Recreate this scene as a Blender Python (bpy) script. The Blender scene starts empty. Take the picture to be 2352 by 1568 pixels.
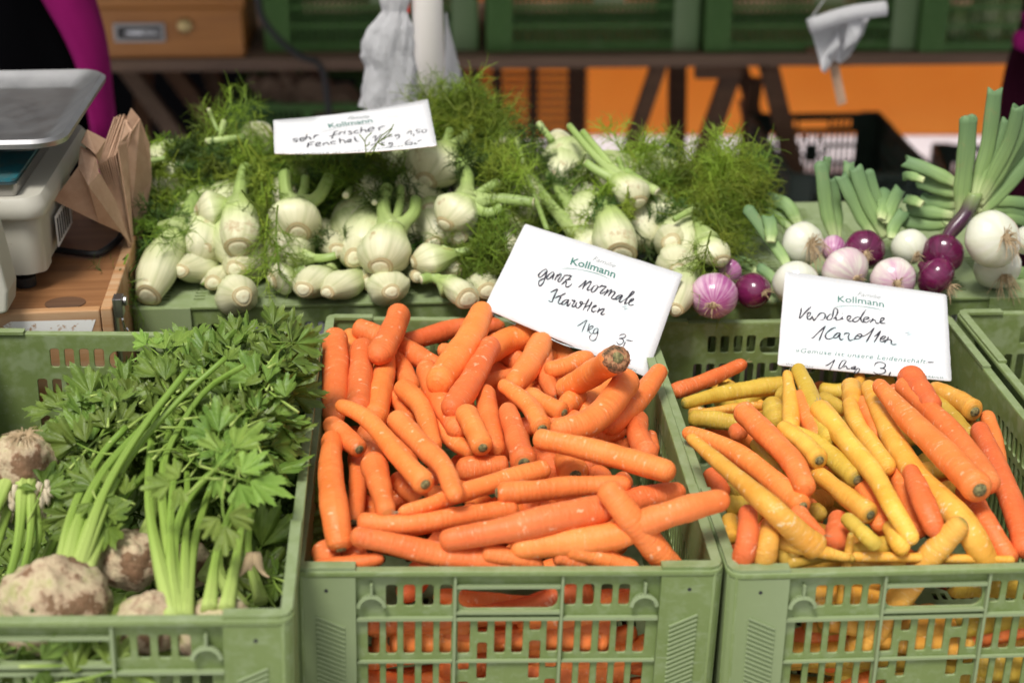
import bpy, math, random
from mathutils import Vector, Matrix, noise
R = math.radians
random.seed(11)
scene = bpy.context.scene
COL = scene.collection

# ------------------------------------------------------------------ camera, light, exposure
CAM_H = 1.70
PITCH = R(23.88)
FPX = 3636.6                      # focal length in pixels of a 2352 px wide frame
cam_d = bpy.data.cameras.new('camera'); cam = bpy.data.objects.new('camera', cam_d); COL.objects.link(cam)
cam.location = (0, 0, CAM_H); cam.rotation_euler = (R(90) - PITCH, 0, 0)
cam_d.sensor_width = 36; cam_d.lens = 36 * FPX / 2352; cam_d.clip_start = .05; cam_d.clip_end = 200
cam_d.dof.use_dof = True; cam_d.dof.focus_distance = 1.74; cam_d.dof.aperture_fstop = 3.8
scene.camera = cam

SUN_EL, SUN_AZ = R(63), R(205)    # azimuth measured from +Y clockwise: behind the camera, a little to the left
world = bpy.data.worlds.new('World'); scene.world = world; world.use_nodes = True
wn = world.node_tree.nodes; wl = world.node_tree.links
bg = wn['Background']; bg.inputs[1].default_value = .105
sky = wn.new('ShaderNodeTexSky'); sky.sky_type = 'NISHITA'; sky.sun_disc = False
sky.sun_elevation = SUN_EL; sky.sun_rotation = SUN_AZ; sky.dust_density = 4; sky.air_density = 1.0
hs = wn.new('ShaderNodeHueSaturation'); hs.inputs['Saturation'].default_value = .12
wl.new(sky.outputs[0], hs.inputs['Color']); wl.new(hs.outputs[0], bg.inputs[0])
sun_d = bpy.data.lights.new('sun', 'SUN'); sun = bpy.data.objects.new('sun', sun_d); COL.objects.link(sun)
sun_d.energy = 2.9; sun_d.angle = R(16); sun_d.color = (1, .955, .89)
sdir = Vector((math.sin(SUN_AZ) * math.cos(SUN_EL), math.cos(SUN_AZ) * math.cos(SUN_EL), math.sin(SUN_EL)))
sun.rotation_euler = sdir.to_track_quat('Z', 'Y').to_euler(); sun.location = (0, -2, 6)
vs = scene.view_settings
vs.view_transform = 'Standard'; vs.look = 'None'; vs.exposure = .16; vs.gamma = 1; vs.use_curve_mapping = False
scene.cycles.max_bounces = 6; scene.cycles.transparent_max_bounces = 12
scene.cycles.use_denoising = True

# ------------------------------------------------------------------ measuring helpers
_c, _s = math.cos(PITCH), math.sin(PITCH)
FRAMES = {'d': (1, 0, 0)}
def frame(k, x0, y0, sc):         # a measuring frame: source offset and source pixels per unit
    FRAMES[k] = (sc / 1.74149, x0 / 1.74149, y0 / 1.74149)
for k, a in {'A': (1200, 900, .6803), 'B': (1100, 1781, .76531), 'C': (2650, 850, .63785), 'D': (2696, 1781, .6058),
             'F': (500, 750, .6803), 'G': (1350, 0, .6058), 'H': (0, 0, .6058), 'J': (1900, 880, .40816),
             'K': (2696, 0, .6058), 'L': (0, 250, .66955), 'M': (0, 900, .6058), 'N': (0, 1781, .6058),
             'S': (3050, 1050, .34014), 'T1': (2140, 1010, .18707), 'T2': (2280, 1240, .16579),
             'T3': (3170, 1160, .18707), 'T4': (3160, 1370, .27211), 'T5': (1150, 440, .24235)}.items():
    frame(k, *a)
def fp(fr, p):
    s, x, y = FRAMES[fr]
    return (x + s * p[0], y + s * p[1])
def ray(p):
    u, v = (p[0] - 1176) / FPX, (p[1] - 784) / FPX
    return Vector((u, _c - _s * v, -_s - _c * v))       # length unit: view depth
CP = Vector((0, 0, CAM_H))
def atz(p, z):
    d = ray(p); return CP + d * ((z - CAM_H) / d.z)
def aty(p, y):
    d = ray(p); return CP + d * (y / d.y)
def depth(P):
    q = Vector(P) - CP; return q.y * _c - q.z * _s
def mpp(P):                       # metres per measured pixel at P
    return depth(P) / FPX

# ------------------------------------------------------------------ object helpers
def link(o, parent=None):
    COL.objects.link(o)
    if parent is not None: o.parent = parent
    return o
def mesh(name, v, f, uv=None, smooth=True, mat=None):
    m = bpy.data.meshes.new(name)
    m.from_pydata([tuple(p) for p in v], [], f)
    if uv:
        l = m.uv_layers.new(name='UVMap')
        co = [c for lp in m.loops for c in uv[lp.vertex_index]]
        l.data.foreach_set('uv', co)
    if smooth: m.polygons.foreach_set('use_smooth', [True] * len(m.polygons))
    if mat: m.materials.append(mat)
    m.update()
    return m
def put(name, me, parent=None, loc=None):
    o = bpy.data.objects.new(name, me); link(o, parent)
    if loc is not None: o.location = loc
    return o
def tag(o, label, cat, group=None, kind=None):
    if label: o['label'] = label
    if cat: o['category'] = cat
    if group: o['group'] = group
    if kind: o['kind'] = kind
    return o
def thing(name, label, cat, loc=(0, 0, 0), group=None, rot=None):
    o = bpy.data.objects.new(name, None); link(o); o.location = loc; o.empty_display_size = .05
    if rot: o.rotation_euler = rot
    return tag(o, label, cat, group)
class MB:
    def __init__(s): s.v = []; s.f = []; s.uv = []
    def add(s, v, f, uv=None):
        n = len(s.v); s.v += [tuple(p) for p in v]; s.f += [tuple(i + n for i in q) for q in f]
        s.uv += uv if uv else [(0, 0)] * len(v)
    def box(s, a, b, M=None):
        x0, y0, z0 = a; x1, y1, z1 = b
        v = [Vector(p) for p in ((x0, y0, z0), (x1, y0, z0), (x1, y1, z0), (x0, y1, z0), (x0, y0, z1), (x1, y0, z1), (x1, y1, z1), (x0, y1, z1))]
        if M: v = [M @ p for p in v]
        s.add(v, [(0, 3, 2, 1), (4, 5, 6, 7), (0, 1, 5, 4), (1, 2, 6, 5), (2, 3, 7, 6), (3, 0, 4, 7)])
    def beam(s, a, b, w, t, up=(0, 0, 1)):            # a rectangular bar from a to b
        a = Vector(a); b = Vector(b); d = (b - a); L = d.length; d.normalize()
        sx = d.cross(Vector(up)); 
        if sx.length < 1e-4: sx = Vector((1, 0, 0))
        sx.normalize(); sz = sx.cross(d)
        M = Matrix((sx, d, sz)).transposed().to_4x4(); M.translation = a
        s.box((-w / 2, 0, -t / 2), (w / 2, L, t / 2), M)
    def tube(s, P, rr, n=10, cap=True, flat=1.0):
        v, f, uv = tube(P, rr, n, cap, flat); s.add(v, f, uv)
    def build(s, name, mat, parent=None, smooth=False, loc=None, bevel=0):
        m = mesh(name, s.v, s.f, s.uv, smooth, mat)
        o = put(name, m, parent, loc)
        if bevel:
            b = o.modifiers.new('bevel', 'BEVEL'); b.width = bevel; b.segments = 2; b.limit_method = 'ANGLE'
        return o
def catmull(P, n):
    P = [Vector(p) for p in P]
    if len(P) == 2: return [P[0].lerp(P[1], i / n) for i in range(n + 1)]
    Q = [P[0] * 2 - P[1]] + P + [P[-1] * 2 - P[-2]]
    L = [0]
    for i in range(len(P) - 1): L.append(L[-1] + max((P[i + 1] - P[i]).length, 1e-6))
    out = []
    for k in range(n + 1):
        t = L[-1] * k / n; i = 0
        while i < len(P) - 2 and t > L[i + 1]: i += 1
        u = (t - L[i]) / (L[i + 1] - L[i]); a, b, c, d = Q[i:i + 4]
        out.append(.5 * ((2 * b) + (c - a) * u + (2 * a - 5 * b + 4 * c - d) * u * u + (3 * b - a - 3 * c + d) * u ** 3))
    return out
def frames(P):
    T = [(P[min(i + 1, len(P) - 1)] - P[max(i - 1, 0)]).normalized() for i in range(len(P))]
    ref = Vector((0, 0, 1)) if abs(T[0].z) < .9 else Vector((0, 1, 0))
    nrm = (ref - T[0] * ref.dot(T[0])).normalized(); out = []
    for t in T:
        nrm = (nrm - t * nrm.dot(t)).normalized(); out.append((t, nrm, t.cross(nrm)))
    return out
def tube(P, rr, n=10, cap=True, flat=1.0, rad=None):
    P = [Vector(p) for p in P]; F = frames(P); v = []; f = []; uv = []; m = len(P)
    for i, (p, (t, a, b)) in enumerate(zip(P, F)):
        for k in range(n + 1):
            ph = 2 * math.pi * k / n
            r = rr[i] * (rad(i / (m - 1), ph) if rad else 1)
            v.append(p + (a * math.cos(ph) * flat + b * math.sin(ph)) * r); uv.append((k / n, i / (m - 1)))
    for i in range(m - 1):
        for k in range(n):
            q = i * (n + 1) + k; f.append((q, q + 1, q + n + 2, q + n + 1))
    if cap:
        for i in (0, m - 1):
            c = len(v); v.append(P[i]); uv.append((.5, i / (m - 1) if m > 1 else 0)); q = i * (n + 1)
            for k in range(n): f.append((c, q + k + 1, q + k) if i == 0 else (c, q + k, q + k + 1))
    return v, f, uv
def centred(v):
    c = sum((Vector(p) for p in v), Vector()) / len(v)
    return c, [Vector(p) - c for p in v]

# ------------------------------------------------------------------ materials
def mat(name, col=(.5, .5, .5), rough=.6, metal=0, spec=.5):
    m = bpy.data.materials.new(name); m.use_nodes = True
    b = m.node_tree.nodes['Principled BSDF']
    b.inputs['Base Color'].default_value = (*col, 1); b.inputs['Roughness'].default_value = rough
    b.inputs['Metallic'].default_value = metal; b.inputs['Specular IOR Level'].default_value = spec
    return m
class NT:
    def __init__(s, m): s.m = m; s.t = m.node_tree; s.b = s.t.nodes['Principled BSDF']
    def n(s, typ, **k):
        x = s.t.nodes.new('ShaderNode' + typ)
        for a, b in k.items():
            if a.startswith('i_'):
                key = a[2:]; key = int(key) if key.isdigit() else key.replace('_', ' ')
                x.inputs[key].default_value = b
            else: setattr(x, a, b)
        return x
    def l(s, a, b): s.t.links.new(a, b)
    def noise(s, scale, vec=None, detail=4, rough=.55):
        x = s.n('TexNoise', i_Scale=scale, i_Detail=detail, i_Roughness=rough)
        if vec is not None: s.l(vec, x.inputs['Vector'])
        return x.outputs['Fac']
    def ramp(s, fac, stops):
        x = s.n('ValToRGB'); e = x.color_ramp.elements
        while len(e) < len(stops): e.new(.5)
        for el, (p, c) in zip(e, stops):
            el.position = p; el.color = (*c, 1) if len(c) == 3 else c
        s.l(fac, x.inputs[0]); return x.outputs[0]
    def mix(s, fac, a, b, mode='MIX'):
        x = s.n('MixRGB', blend_type=mode)
        for i, w in ((0, fac), (1, a), (2, b)):
            if hasattr(w, 'links') or hasattr(w, 'is_linked'): s.l(w, x.inputs[i])
            else: x.inputs[i].default_value = w if i == 0 or len(w) == 4 else (*w, 1)
        return x.outputs[0]
    def math(s, op, a, b=0.0, clamp=False):
        x = s.n('Math', operation=op, use_clamp=clamp)
        for i, w in ((0, a), (1, b)):
            if isinstance(w, (int, float)): x.inputs[i].default_value = w
            else: s.l(w, x.inputs[i])
        return x.outputs[0]
    def bump(s, h, strength=.3, dist=.002):
        x = s.n('Bump', i_Strength=strength, i_Distance=dist); s.l(h, x.inputs['Height']); s.l(x.outputs[0], s.b.inputs['Normal'])
    def obj(s): return s.n('TexCoord').outputs['Object']
    def uv(s): return s.n('TexCoord').outputs['UV']
    def rnd(s): return s.n('ObjectInfo').outputs['Random']
    def scale(s, vec, sc, off=None):
        x = s.n('Mapping'); s.l(vec, x.inputs[0]); x.inputs['Scale'].default_value = sc
        if off is not None: s.l(off, x.inputs['Location'])
        return x.outputs[0]
    def color(s, c): s.l(c, s.b.inputs['Base Color'])
    def roughness(s, c): s.l(c, s.b.inputs['Roughness'])
BW = lambda v: (v, v, v)

def plastic(name, c1, c2, dust=(.36, .42, .28), rough=.55, dustamt=.35):
    m = mat(name, c1, rough, spec=.3); t = NT(m); o = t.obj()
    n1 = t.noise(7, o, 5); n2 = t.noise(60, o, 5, .7); n3 = t.noise(350, o, 2)
    base = t.mix(t.ramp(n1, [(.35, BW(0)), (.7, BW(1))]), c1, c2)
    sc = t.scale(o, (18, 18, 140)); scr = t.noise(1, sc, 3, .6)
    d = t.math('MULTIPLY', t.ramp(n2, [(.48, BW(0)), (.75, BW(1))]), dustamt)
    d2 = t.math('MULTIPLY', t.ramp(scr, [(.58, BW(0)), (.66, BW(1))]), dustamt * .9)
    pt = t.n('NewGeometry').outputs['Pointiness']
    d3 = t.math('MULTIPLY', t.ramp(pt, [(.54, BW(0)), (.68, BW(1))]), .4)
    nz = t.n('SeparateXYZ'); t.l(t.n('NewGeometry').outputs['Normal'], nz.inputs[0])
    d4 = t.math('MULTIPLY', t.math('MULTIPLY', t.ramp(nz.outputs[2], [(.6, BW(0)), (.9, BW(1))]), t.ramp(n2, [(.3, BW(.25)), (.65, BW(1))])), dustamt * 1.3)   # dust settled on upward faces
    st = t.noise(1, t.scale(o, (130, 130, 5)), 4, .7); d5 = t.math('MULTIPLY', t.math('MULTIPLY', t.ramp(st, [(.60, BW(0)), (.70, BW(1))]), t.ramp(n1, [(.48, BW(0)), (.56, BW(1))])), dustamt * 1.2)
    d = t.math('MAXIMUM', t.math('MAXIMUM', t.math('MAXIMUM', t.math('MAXIMUM', d, d2), d3), d4), d5)
    t.color(t.mix(d, base, dust)); t.roughness(t.ramp(n2, [(.3, BW(rough - .1)), (.7, BW(rough + .15))]))
    t.bump(t.math('ADD', n3, t.math('MULTIPLY', n2, .8)), .25, .0006)
    return m
M = {}
M['crate'] = plastic('green_plastic', (.145, .20, .062), (.18, .24, .08))
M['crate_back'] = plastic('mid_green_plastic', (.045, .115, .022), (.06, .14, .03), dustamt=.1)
M['crate_black'] = plastic('dark_green_plastic', (.012, .022, .015), (.02, .035, .022), (.08, .09, .08), dustamt=.2)

def carrot_mat(name, a, b, pale, green):
    m = mat(name, a, .5, spec=.32); t = NT(m); uv = t.uv(); r = t.rnd(); o = t.obj()
    off = t.n('CombineXYZ'); t.l(t.math('MULTIPLY', r, 37.0), off.inputs[0]); t.l(t.math('MULTIPLY', r, 91.0), off.inputs[1])
    big = t.noise(1, t.scale(o, (28, 28, 28), off.outputs[0]), 3)
    base = t.mix(t.ramp(big, [(.35, BW(0)), (.68, BW(1))]), a, b)
    h = t.n('HueSaturation'); t.l(base, h.inputs['Color'])
    t.l(t.math('ADD', .496, t.math('MULTIPLY', r, .011)), h.inputs['Hue']); t.l(t.math('ADD', .86, t.math('MULTIPLY', r, .22)), h.inputs['Value'])
    base = h.outputs[0]
    ring = t.noise(1, t.scale(uv, (4, 62, 1), off.outputs[0]), 5, .8)
    scr = t.ramp(ring, [(.57, BW(0)), (.64, BW(1))])
    gate = t.ramp(t.noise(1, t.scale(o, (40, 40, 40), off.outputs[0]), 2), [(.40, BW(0)), (.58, BW(1))])
    k = t.math('MULTIPLY', t.math('MULTIPLY', scr, gate), t.math('ADD', .15, t.math('MULTIPLY', t.math('FRACT', t.math('MULTIPLY', r, 7.3)), .75)))
    base = t.mix(k, base, pale)
    spot = t.ramp(t.noise(1, t.scale(o, (110, 110, 110), off.outputs[0]), 2), [(.66, BW(0)), (.72, BW(1))])
    base = t.mix(t.math('MULTIPLY', spot, .55), base, pale)
    dirt = t.ramp(t.noise(1, t.scale(uv, (3, 40, 1), off.outputs[0]), 4, .8), [(.25, BW(1)), (.36, BW(0))])
    base = t.mix(t.math('MULTIPLY', dirt, .55), base, (.25, .10, .03))
    sep = t.n('SeparateXYZ'); t.l(uv, sep.inputs[0])
    gr = t.math('MULTIPLY', t.ramp(sep.outputs[1], [(0, BW(1)), (.09, BW(0))]), green)
    base = t.mix(gr, base, (.25, .24, .06))
    t.color(base)
    t.roughness(t.ramp(big, [(.3, BW(.44)), (.7, BW(.6))]))
    groove = t.noise(1, t.scale(uv, (2.2, 48, 1), off.outputs[0]), 3, .6)
    fine = t.noise(1, t.scale(o, (400, 400, 400)), 2)
    t.bump(t.math('ADD', groove, t.math('MULTIPLY', fine, .25)), .9, .0016)
    t.b.inputs['Subsurface Weight'].default_value = .12; t.b.inputs['Subsurface Radius'].default_value = (1, .35, .1); t.b.inputs['Subsurface Scale'].default_value = .004
    return m
M['o'] = carrot_mat('orange_carrot_skin', (.82, .185, .042), (.86, .235, .062), (.92, .58, .36), .35)
M['r'] = carrot_mat('red_orange_carrot_skin', (.78, .165, .04), (.84, .21, .055), (.9, .5, .32), .25)
M['y'] = carrot_mat('yellow_carrot_skin', (.72, .325, .04), (.80, .43, .075), (.86, .72, .45), .8)
M['g'] = carrot_mat('olive_yellow_carrot_skin', (.50, .30, .035), (.60, .40, .06), (.74, .62, .34), .9)
m = mat('carrot_crown', (.1, .09, .04), .9); t = NT(m)
t.color(t.ramp(t.noise(300, t.obj(), 4), [(.35, (.05, .045, .02)), (.6, (.22, .2, .08)), (.75, (.4, .3, .16))])); t.bump(t.noise(500, t.obj()), .8, .001); M['crown'] = m

m = mat('rotten_crown', (.2, .12, .06), .9); t = NT(m)
t.color(t.ramp(t.noise(170, t.obj(), 5, .75), [(.36, (.035, .03, .015)), (.48, (.20, .10, .045)), (.56, (.45, .20, .10)), (.68, (.30, .28, .12))])); t.bump(t.noise(220, t.obj(), 4), 1, .002); M['rot'] = m

def stalk_mat(name, stops, ribs=26, blotch=.6, rough=.45):
    m = mat(name, stops[0][1], rough, spec=.4); t = NT(m); uv = t.uv(); sep = t.n('SeparateXYZ'); t.l(uv, sep.inputs[0]); r = t.rnd()
    n = t.noise(1, t.scale(uv, (3, 1.5, 1)), 3)
    f = t.math('ADD', sep.outputs[1], t.math('MULTIPLY', t.math('SUBTRACT', n, .5), .22))
    base = t.ramp(f, stops)
    st = t.noise(1, t.scale(uv, (ribs, 1.2, 1)), 2)
    base = t.mix(t.math('MULTIPLY', t.ramp(st, [(.42, BW(0)), (.72, BW(1))]), .42), base, tuple(c * .62 for c in stops[-1][1]))
    off = t.n('CombineXYZ'); t.l(t.math('MULTIPLY', r, 60.0), off.inputs[0])
    bl = t.ramp(t.noise(1, t.scale(t.obj(), (30, 30, 30), off.outputs[0]), 5, .7), [(.60, BW(0)), (.70, BW(1))])
    base = t.mix(t.math('MULTIPLY', bl, blotch), base, (.33, .19, .08))
    t.color(base); t.bump(t.math('ADD', st, t.math('MULTIPLY', n, .6)), .5, .0012)
    return m
M['bulb'] = stalk_mat('fennel_bulb_skin', [(0, (.52, .50, .30)), (.22, (.64, .63, .42)), (.48, (.56, .61, .32)), (.75, (.40, .50, .17)), (1, (.30, .40, .11))], 22, .7)
M['stalk'] = stalk_mat('fennel_stalk_skin', [(0, (.42, .51, .20)), (.5, (.32, .43, .13)), (1, (.24, .35, .09))], 9, .15)
M['celery'] = stalk_mat('celery_stalk_skin', [(0, (.40, .50, .14)), (.35, (.26, .38, .07)), (1, (.17, .29, .04))], 7, .08)
M['onionleaf'] = stalk_mat('onion_leaf_skin', [(0, (.55, .62, .30)), (.25, (.24, .36, .12)), (1, (.11, .20, .085))], 14, .25, .62)
M['purplestem'] = stalk_mat('purple_onion_stem', [(0, (.08, .01, .05)), (.7, (.06, .02, .05)), (1, (.25, .35, .12))], 8, .1, .25)
m = mat('fennel_cut', (.62, .56, .38), .75); t = NT(m)
g = t.n('TexGradient', gradient_type='SPHERICAL'); t.l(t.scale(t.obj(), (1, 1, 1)), g.inputs[0])
sep = t.n('SeparateXYZ'); t.l(t.uv(), sep.inputs[0])
t.color(t.mix(t.math('MULTIPLY', t.ramp(t.noise(160, t.obj()), [(.5, BW(0)), (.7, BW(1))]), .5), t.ramp(sep.outputs[1], [(0, (.62, .60, .40)), (.60, (.68, .66, .44)), (.70, (.42, .32, .16)), (.80, (.56, .52, .30)), (1, (.34, .24, .10))]), (.45, .30, .14)))
t.bump(t.noise(250, t.obj()), .5, .001); M['cut'] = m
def leafmat(name, c1, c2, rough=.5, tr=.3, vein=None):
    m = mat(name, c1, rough, spec=.35); t = NT(m); r = t.rnd()
    off = t.n('CombineXYZ'); t.l(t.math('MULTIPLY', r, 50.0), off.inputs[0])
    base = t.mix(t.ramp(t.noise(1, t.scale(t.obj(), (25, 25, 25), off.outputs[0])), [(.35, BW(0)), (.65, BW(1))]), c1, c2)
    h = t.n('HueSaturation'); t.l(base, h.inputs['Color']); t.l(t.math('ADD', .48, t.math('MULTIPLY', r, .03)), h.inputs['Hue']); t.l(t.math('ADD', .7, t.math('MULTIPLY', r, .6)), h.inputs['Value'])
    base = h.outputs[0]
    if vein:
        sep = t.n('SeparateXYZ'); t.l(t.uv(), sep.inputs[0])
        w = t.math('ABSOLUTE', t.math('SUBTRACT', t.math('FRACT', t.math('MULTIPLY', sep.outputs[0], vein)), .5))
        v = t.ramp(w, [(0, BW(1)), (.09, BW(0))])
        base = t.mix(t.math('MULTIPLY', v, .14), base, tuple(min(1, c * 2.2) for c in c2)); 
        nn = t.noise(1, t.scale(t.obj(), (140, 140, 140)), 3)
        t.bump(t.math('ADD', w, t.math('MULTIPLY', nn, .7)), .6, .002)
    t.color(base)
    tb = t.n('BsdfTranslucent'); t.l(base, tb.inputs[0]); mx = t.n('MixShader'); mx.inputs[0].default_value = tr
    out = t.t.nodes['Material Output']; t.l(t.b.outputs[0], mx.inputs[1]); t.l(tb.outputs[0], mx.inputs[2]); t.l(mx.outputs[0], out.inputs[0])
    return m
M['leaf'] = leafmat('celeriac_leaf', (.10, .175, .028), (.165, .25, .042), .42, .25, 5)
M['leaf_light'] = leafmat('young_celeriac_leaf', (.17, .28, .045), (.24, .36, .07), .45, .3, 5)
M['frond'] = leafmat('fennel_frond_green', (.13, .215, .022), (.21, .31, .035), .55, .35)
M['frond_light'] = leafmat('fennel_frond_bright', (.26, .38, .035), (.36, .48, .06), .55, .4)
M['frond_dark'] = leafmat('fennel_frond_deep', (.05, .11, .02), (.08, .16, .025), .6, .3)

def wood(name, c1, c2, c3, rough=.6, grain=(3, 60, 60)):
    m = mat(name, c1, rough); t = NT(m); o = t.obj()
    w = t.noise(1, t.scale(o, grain), 6, .65); w2 = t.noise(1, t.scale(o, (grain[0] * .5, grain[1] * .2, grain[2] * .2)), 3)
    base = t.mix(t.ramp(w, [(.35, BW(0)), (.65, BW(1))]), c1, c2)
    base = t.mix(t.math('MULTIPLY', t.ramp(w2, [(.5, BW(0)), (.75, BW(1))]), .7), base, c3)
    t.color(base); t.bump(w, .4, .001); return m
M['wood'] = wood('varnished_wood', (.20, .085, .03), (.30, .14, .055), (.08, .035, .016), .5)
M['woodedge'] = wood('worn_wood_edge', (.38, .17, .05), (.50, .33, .19), (.2, .09, .04), .7)
M['drawerwood'] = wood('orange_wood', (.34, .13, .025), (.42, .17, .035), (.22, .08, .02), .4)
M['darkwood'] = wood('dark_brown_wood', (.085, .038, .016), (.13, .062, .028), (.03, .016, .01), .7)
M['tablewood'] = wood('table_board_wood', (.13, .075, .045), (.18, .11, .07), (.08, .045, .03), .7)
M['plank'] = wood('trestle_wood', (.10, .06, .035), (.15, .09, .055), (.12, .08, .05), .7)
M['whitepaint'] = mat('chipped_white_paint', (.72, .72, .70), .6)
t = NT(M['whitepaint']); t.color(t.ramp(t.noise(70, t.obj(), 6, .7), [(.36, (.35, .18, .07)), (.44, (.72, .72, .70))]))
M['steel'] = mat('stainless_steel', (.62, .63, .65), .2, 1); t = NT(M['steel']); t.roughness(t.ramp(t.noise(30, t.obj(), 5), [(.3, BW(.36)), (.7, BW(.48))]))
t.color(t.ramp(t.noise(22, t.obj(), 5), [(.3, BW(.40)), (.72, (.32, .32, .33))])); 
M['chrome'] = mat('polished_metal', (.7, .7, .72), .1, 1)
M['metal'] = mat('dull_metal', (.35, .34, .33), .35, 1)
M['teal'] = mat('teal_enamel', (.012, .11, .14), .35); t = NT(M['teal']); t.color(t.ramp(t.noise(60, t.obj(), 5, .7), [(.45, (.012, .12, .15)), (.68, (.06, .10, .10)), (.8, (.2, .15, .1))]))
M['beige'] = mat('beige_plastic', (.56, .53, .44), .45); t = NT(M['beige']); t.color(t.mix(t.ramp(t.noise(160, t.obj(), 4, .7), [(.66, BW(0)), (.76, BW(.6))]), (.44, .425, .36), (.2, .15, .09)))
M['black'] = mat('black_rubber', (.012, .012, .013), .5)
M['ink'] = mat('black_marker_ink', (.018, .018, .03), .5)
M['greenink'] = mat('green_print', (.03, .155, .125), .6)
M['greyink'] = mat('grey_print', (.14, .18, .17), .6)
M['paleprint'] = mat('pale_blue_print', (.56, .64, .66), .6)
M['whitemark'] = mat('white_print', (.70, .71, .73), .6)
m = mat('laminated_card', (.80, .80, .80), .42); t = NT(m); o = t.obj()
st = t.ramp(t.noise(38, o, 6, .7), [(.57, BW(0)), (.72, BW(1))]); sp = t.ramp(t.noise(260, o, 3, .6), [(.70, BW(0)), (.75, BW(1))])
c = t.mix(t.math('MULTIPLY', st, .35), t.ramp(t.noise(300, o, 2), [(.3, (.66, .67, .69)), (.7, (.73, .73, .74))]), (.66, .52, .33)); c = t.mix(t.math('MULTIPLY', sp, .6), c, (.35, .22, .12))
t.color(c); t.bump(t.noise(25, o, 3), .2, .002); M['card'] = m
M['cardedge'] = mat('card_edge', (.50, .40, .28), .8)
m = mat('kraft_paper', (.42, .26, .16), .8); t = NT(m); t.color(t.ramp(t.noise(50, t.obj(), 5, .7), [(.3, (.40, .24, .15)), (.7, (.50, .33, .22))])); t.bump(t.noise(40, t.obj(), 4), .35, .003); M['kraft'] = m
def onion_mat(name, c1, c2, stripes, rough=.16):
    m = mat(name, c1, rough, spec=.6); t = NT(m); uv = t.uv(); r = t.rnd()
    off = t.n('CombineXYZ'); t.l(t.math('MULTIPLY', r, 30.0), off.inputs[0])
    s = t.noise(1, t.scale(uv, (stripes, 1.1, 1), off.outputs[0]), 4, .7); sep = t.n('SeparateXYZ'); t.l(uv, sep.inputs[0])
    b = t.noise(1, t.scale(t.obj(), (20, 20, 20), off.outputs[0]), 3)
    k = t.math('ADD', t.math('MULTIPLY', s, .6), t.math('MULTIPLY', b, .5))
    t.color(t.mix(t.ramp(k, [(.46, BW(0)), (.66, BW(1))]), c1, c2)); t.bump(s, .15, .0008)
    t.b.inputs['Coat Weight'].default_value = .3; t.b.inputs['Coat Roughness'].default_value = .08
    return m
M['white_onion'] = onion_mat('white_onion_skin', (.68, .68, .58), (.60, .62, .46), 12)
M['purple_onion'] = onion_mat('purple_onion_skin', (.07, .004, .03), (.15, .012, .07), 26)
M['pink_onion'] = onion_mat('pink_white_onion_skin', (.70, .66, .58), (.52, .30, .40), 16)
M['striped_onion'] = onion_mat('purple_striped_onion_skin', (.34, .08, .24), (.62, .42, .52), 34)
M['roothair'] = mat('dry_root_hair', (.42, .31, .18), .9)
m = mat('celeriac_skin', (.5, .4, .28), .8); t = NT(m); o = t.obj()
n1 = t.noise(21, o, 6, .68); n2 = t.noise(90, o, 5, .75)
c = t.ramp(n1, [(.36, (.36, .36, .13)), (.45, (.54, .45, .28)), (.54, (.46, .34, .22)), (.57, (.17, .095, .045)), (.68, (.29, .18, .10))])
c = t.mix(t.math('MULTIPLY', t.ramp(n2, [(.5, BW(0)), (.62, BW(1))]), .55), c, (.22, .11, .055)); t.color(c); t.bump(t.math('ADD', n1, n2), .9, .004); M['celeriac'] = m
M['celeriac_pale'] = mat('celeriac_root_nub', (.62, .53, .38), .8)
M['orange_wall'] = mat('orange_tarpaulin', (.78, .27, .02), .55); t = NT(M['orange_wall']); t.color(t.ramp(t.noise(4, t.obj(), 4), [(.3, (.76, .28, .03)), (.7, (.84, .34, .045))])); t.bump(t.noise(6, t.obj(), 3), .5, .02)
M['orange_wall'].node_tree  # cloth lets daylight through
t = NT(M['orange_wall']); tb = t.n('BsdfTranslucent', i_Color=(.9, .33, .03, 1)); mx = t.n('MixShader'); mx.inputs[0].default_value = .5
t.l(t.b.outputs[0], mx.inputs[1]); t.l(tb.outputs[0], mx.inputs[2]); t.l(mx.outputs[0], t.t.nodes['Material Output'].inputs[0])
m = mat('pale_paving', (.5, .5, .53), .8); t = NT(m); t.color(t.ramp(t.noise(5, t.obj(), 6, .7), [(.3, (.52, .52, .57)), (.7, (.66, .66, .71))])); t.bump(t.noise(60, t.obj(), 4), .3, .003); M['paving'] = m
m = mat('white_plastic_film', (.88, .88, .89), .35); t = NT(m); t.bump(t.noise(1, t.scale(t.obj(), (60, 60, 14)), 6, .7), 1, .014)
tb = t.n('BsdfTranslucent', i_Color=(.7, .7, .72, 1)); mx = t.n('MixShader'); mx.inputs[0].default_value = .45
t.l(t.b.outputs[0], mx.inputs[1]); t.l(tb.outputs[0], mx.inputs[2]); t.l(mx.outputs[0], t.t.nodes['Material Output'].inputs[0]); M['film'] = m
M['pole'] = mat('white_pole_paint', (.86, .82, .76), .4)
M['magenta'] = mat('magenta_cloth', (.20, .006, .09), .9, spec=.1); M['blackcloth'] = mat('black_cloth', (.0025, .0025, .003), 1, spec=0)
M['maroon'] = mat('dark_maroon_cloth', (.018, .002, .007), .95, spec=.05); M['skin'] = mat('skin', (.55, .32, .22), .5); M['hair'] = mat('dark_hair', (.04, .025, .015), .6)
M['jeans'] = mat('dark_trousers', (.012, .013, .02), .85)
M['red'] = mat('red_tape', (.5, .03, .02), .5); M['redprint'] = mat('faded_red_print', (.36, .12, .05), .6)
M['canopy'] = mat('canopy_cloth', (.30, .32, .28), .8)
M['brass'] = mat('brass', (.5, .38, .18), .3, 1)
M['sack'] = mat('brown_sacking', (.24, .16, .11), .9)

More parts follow.
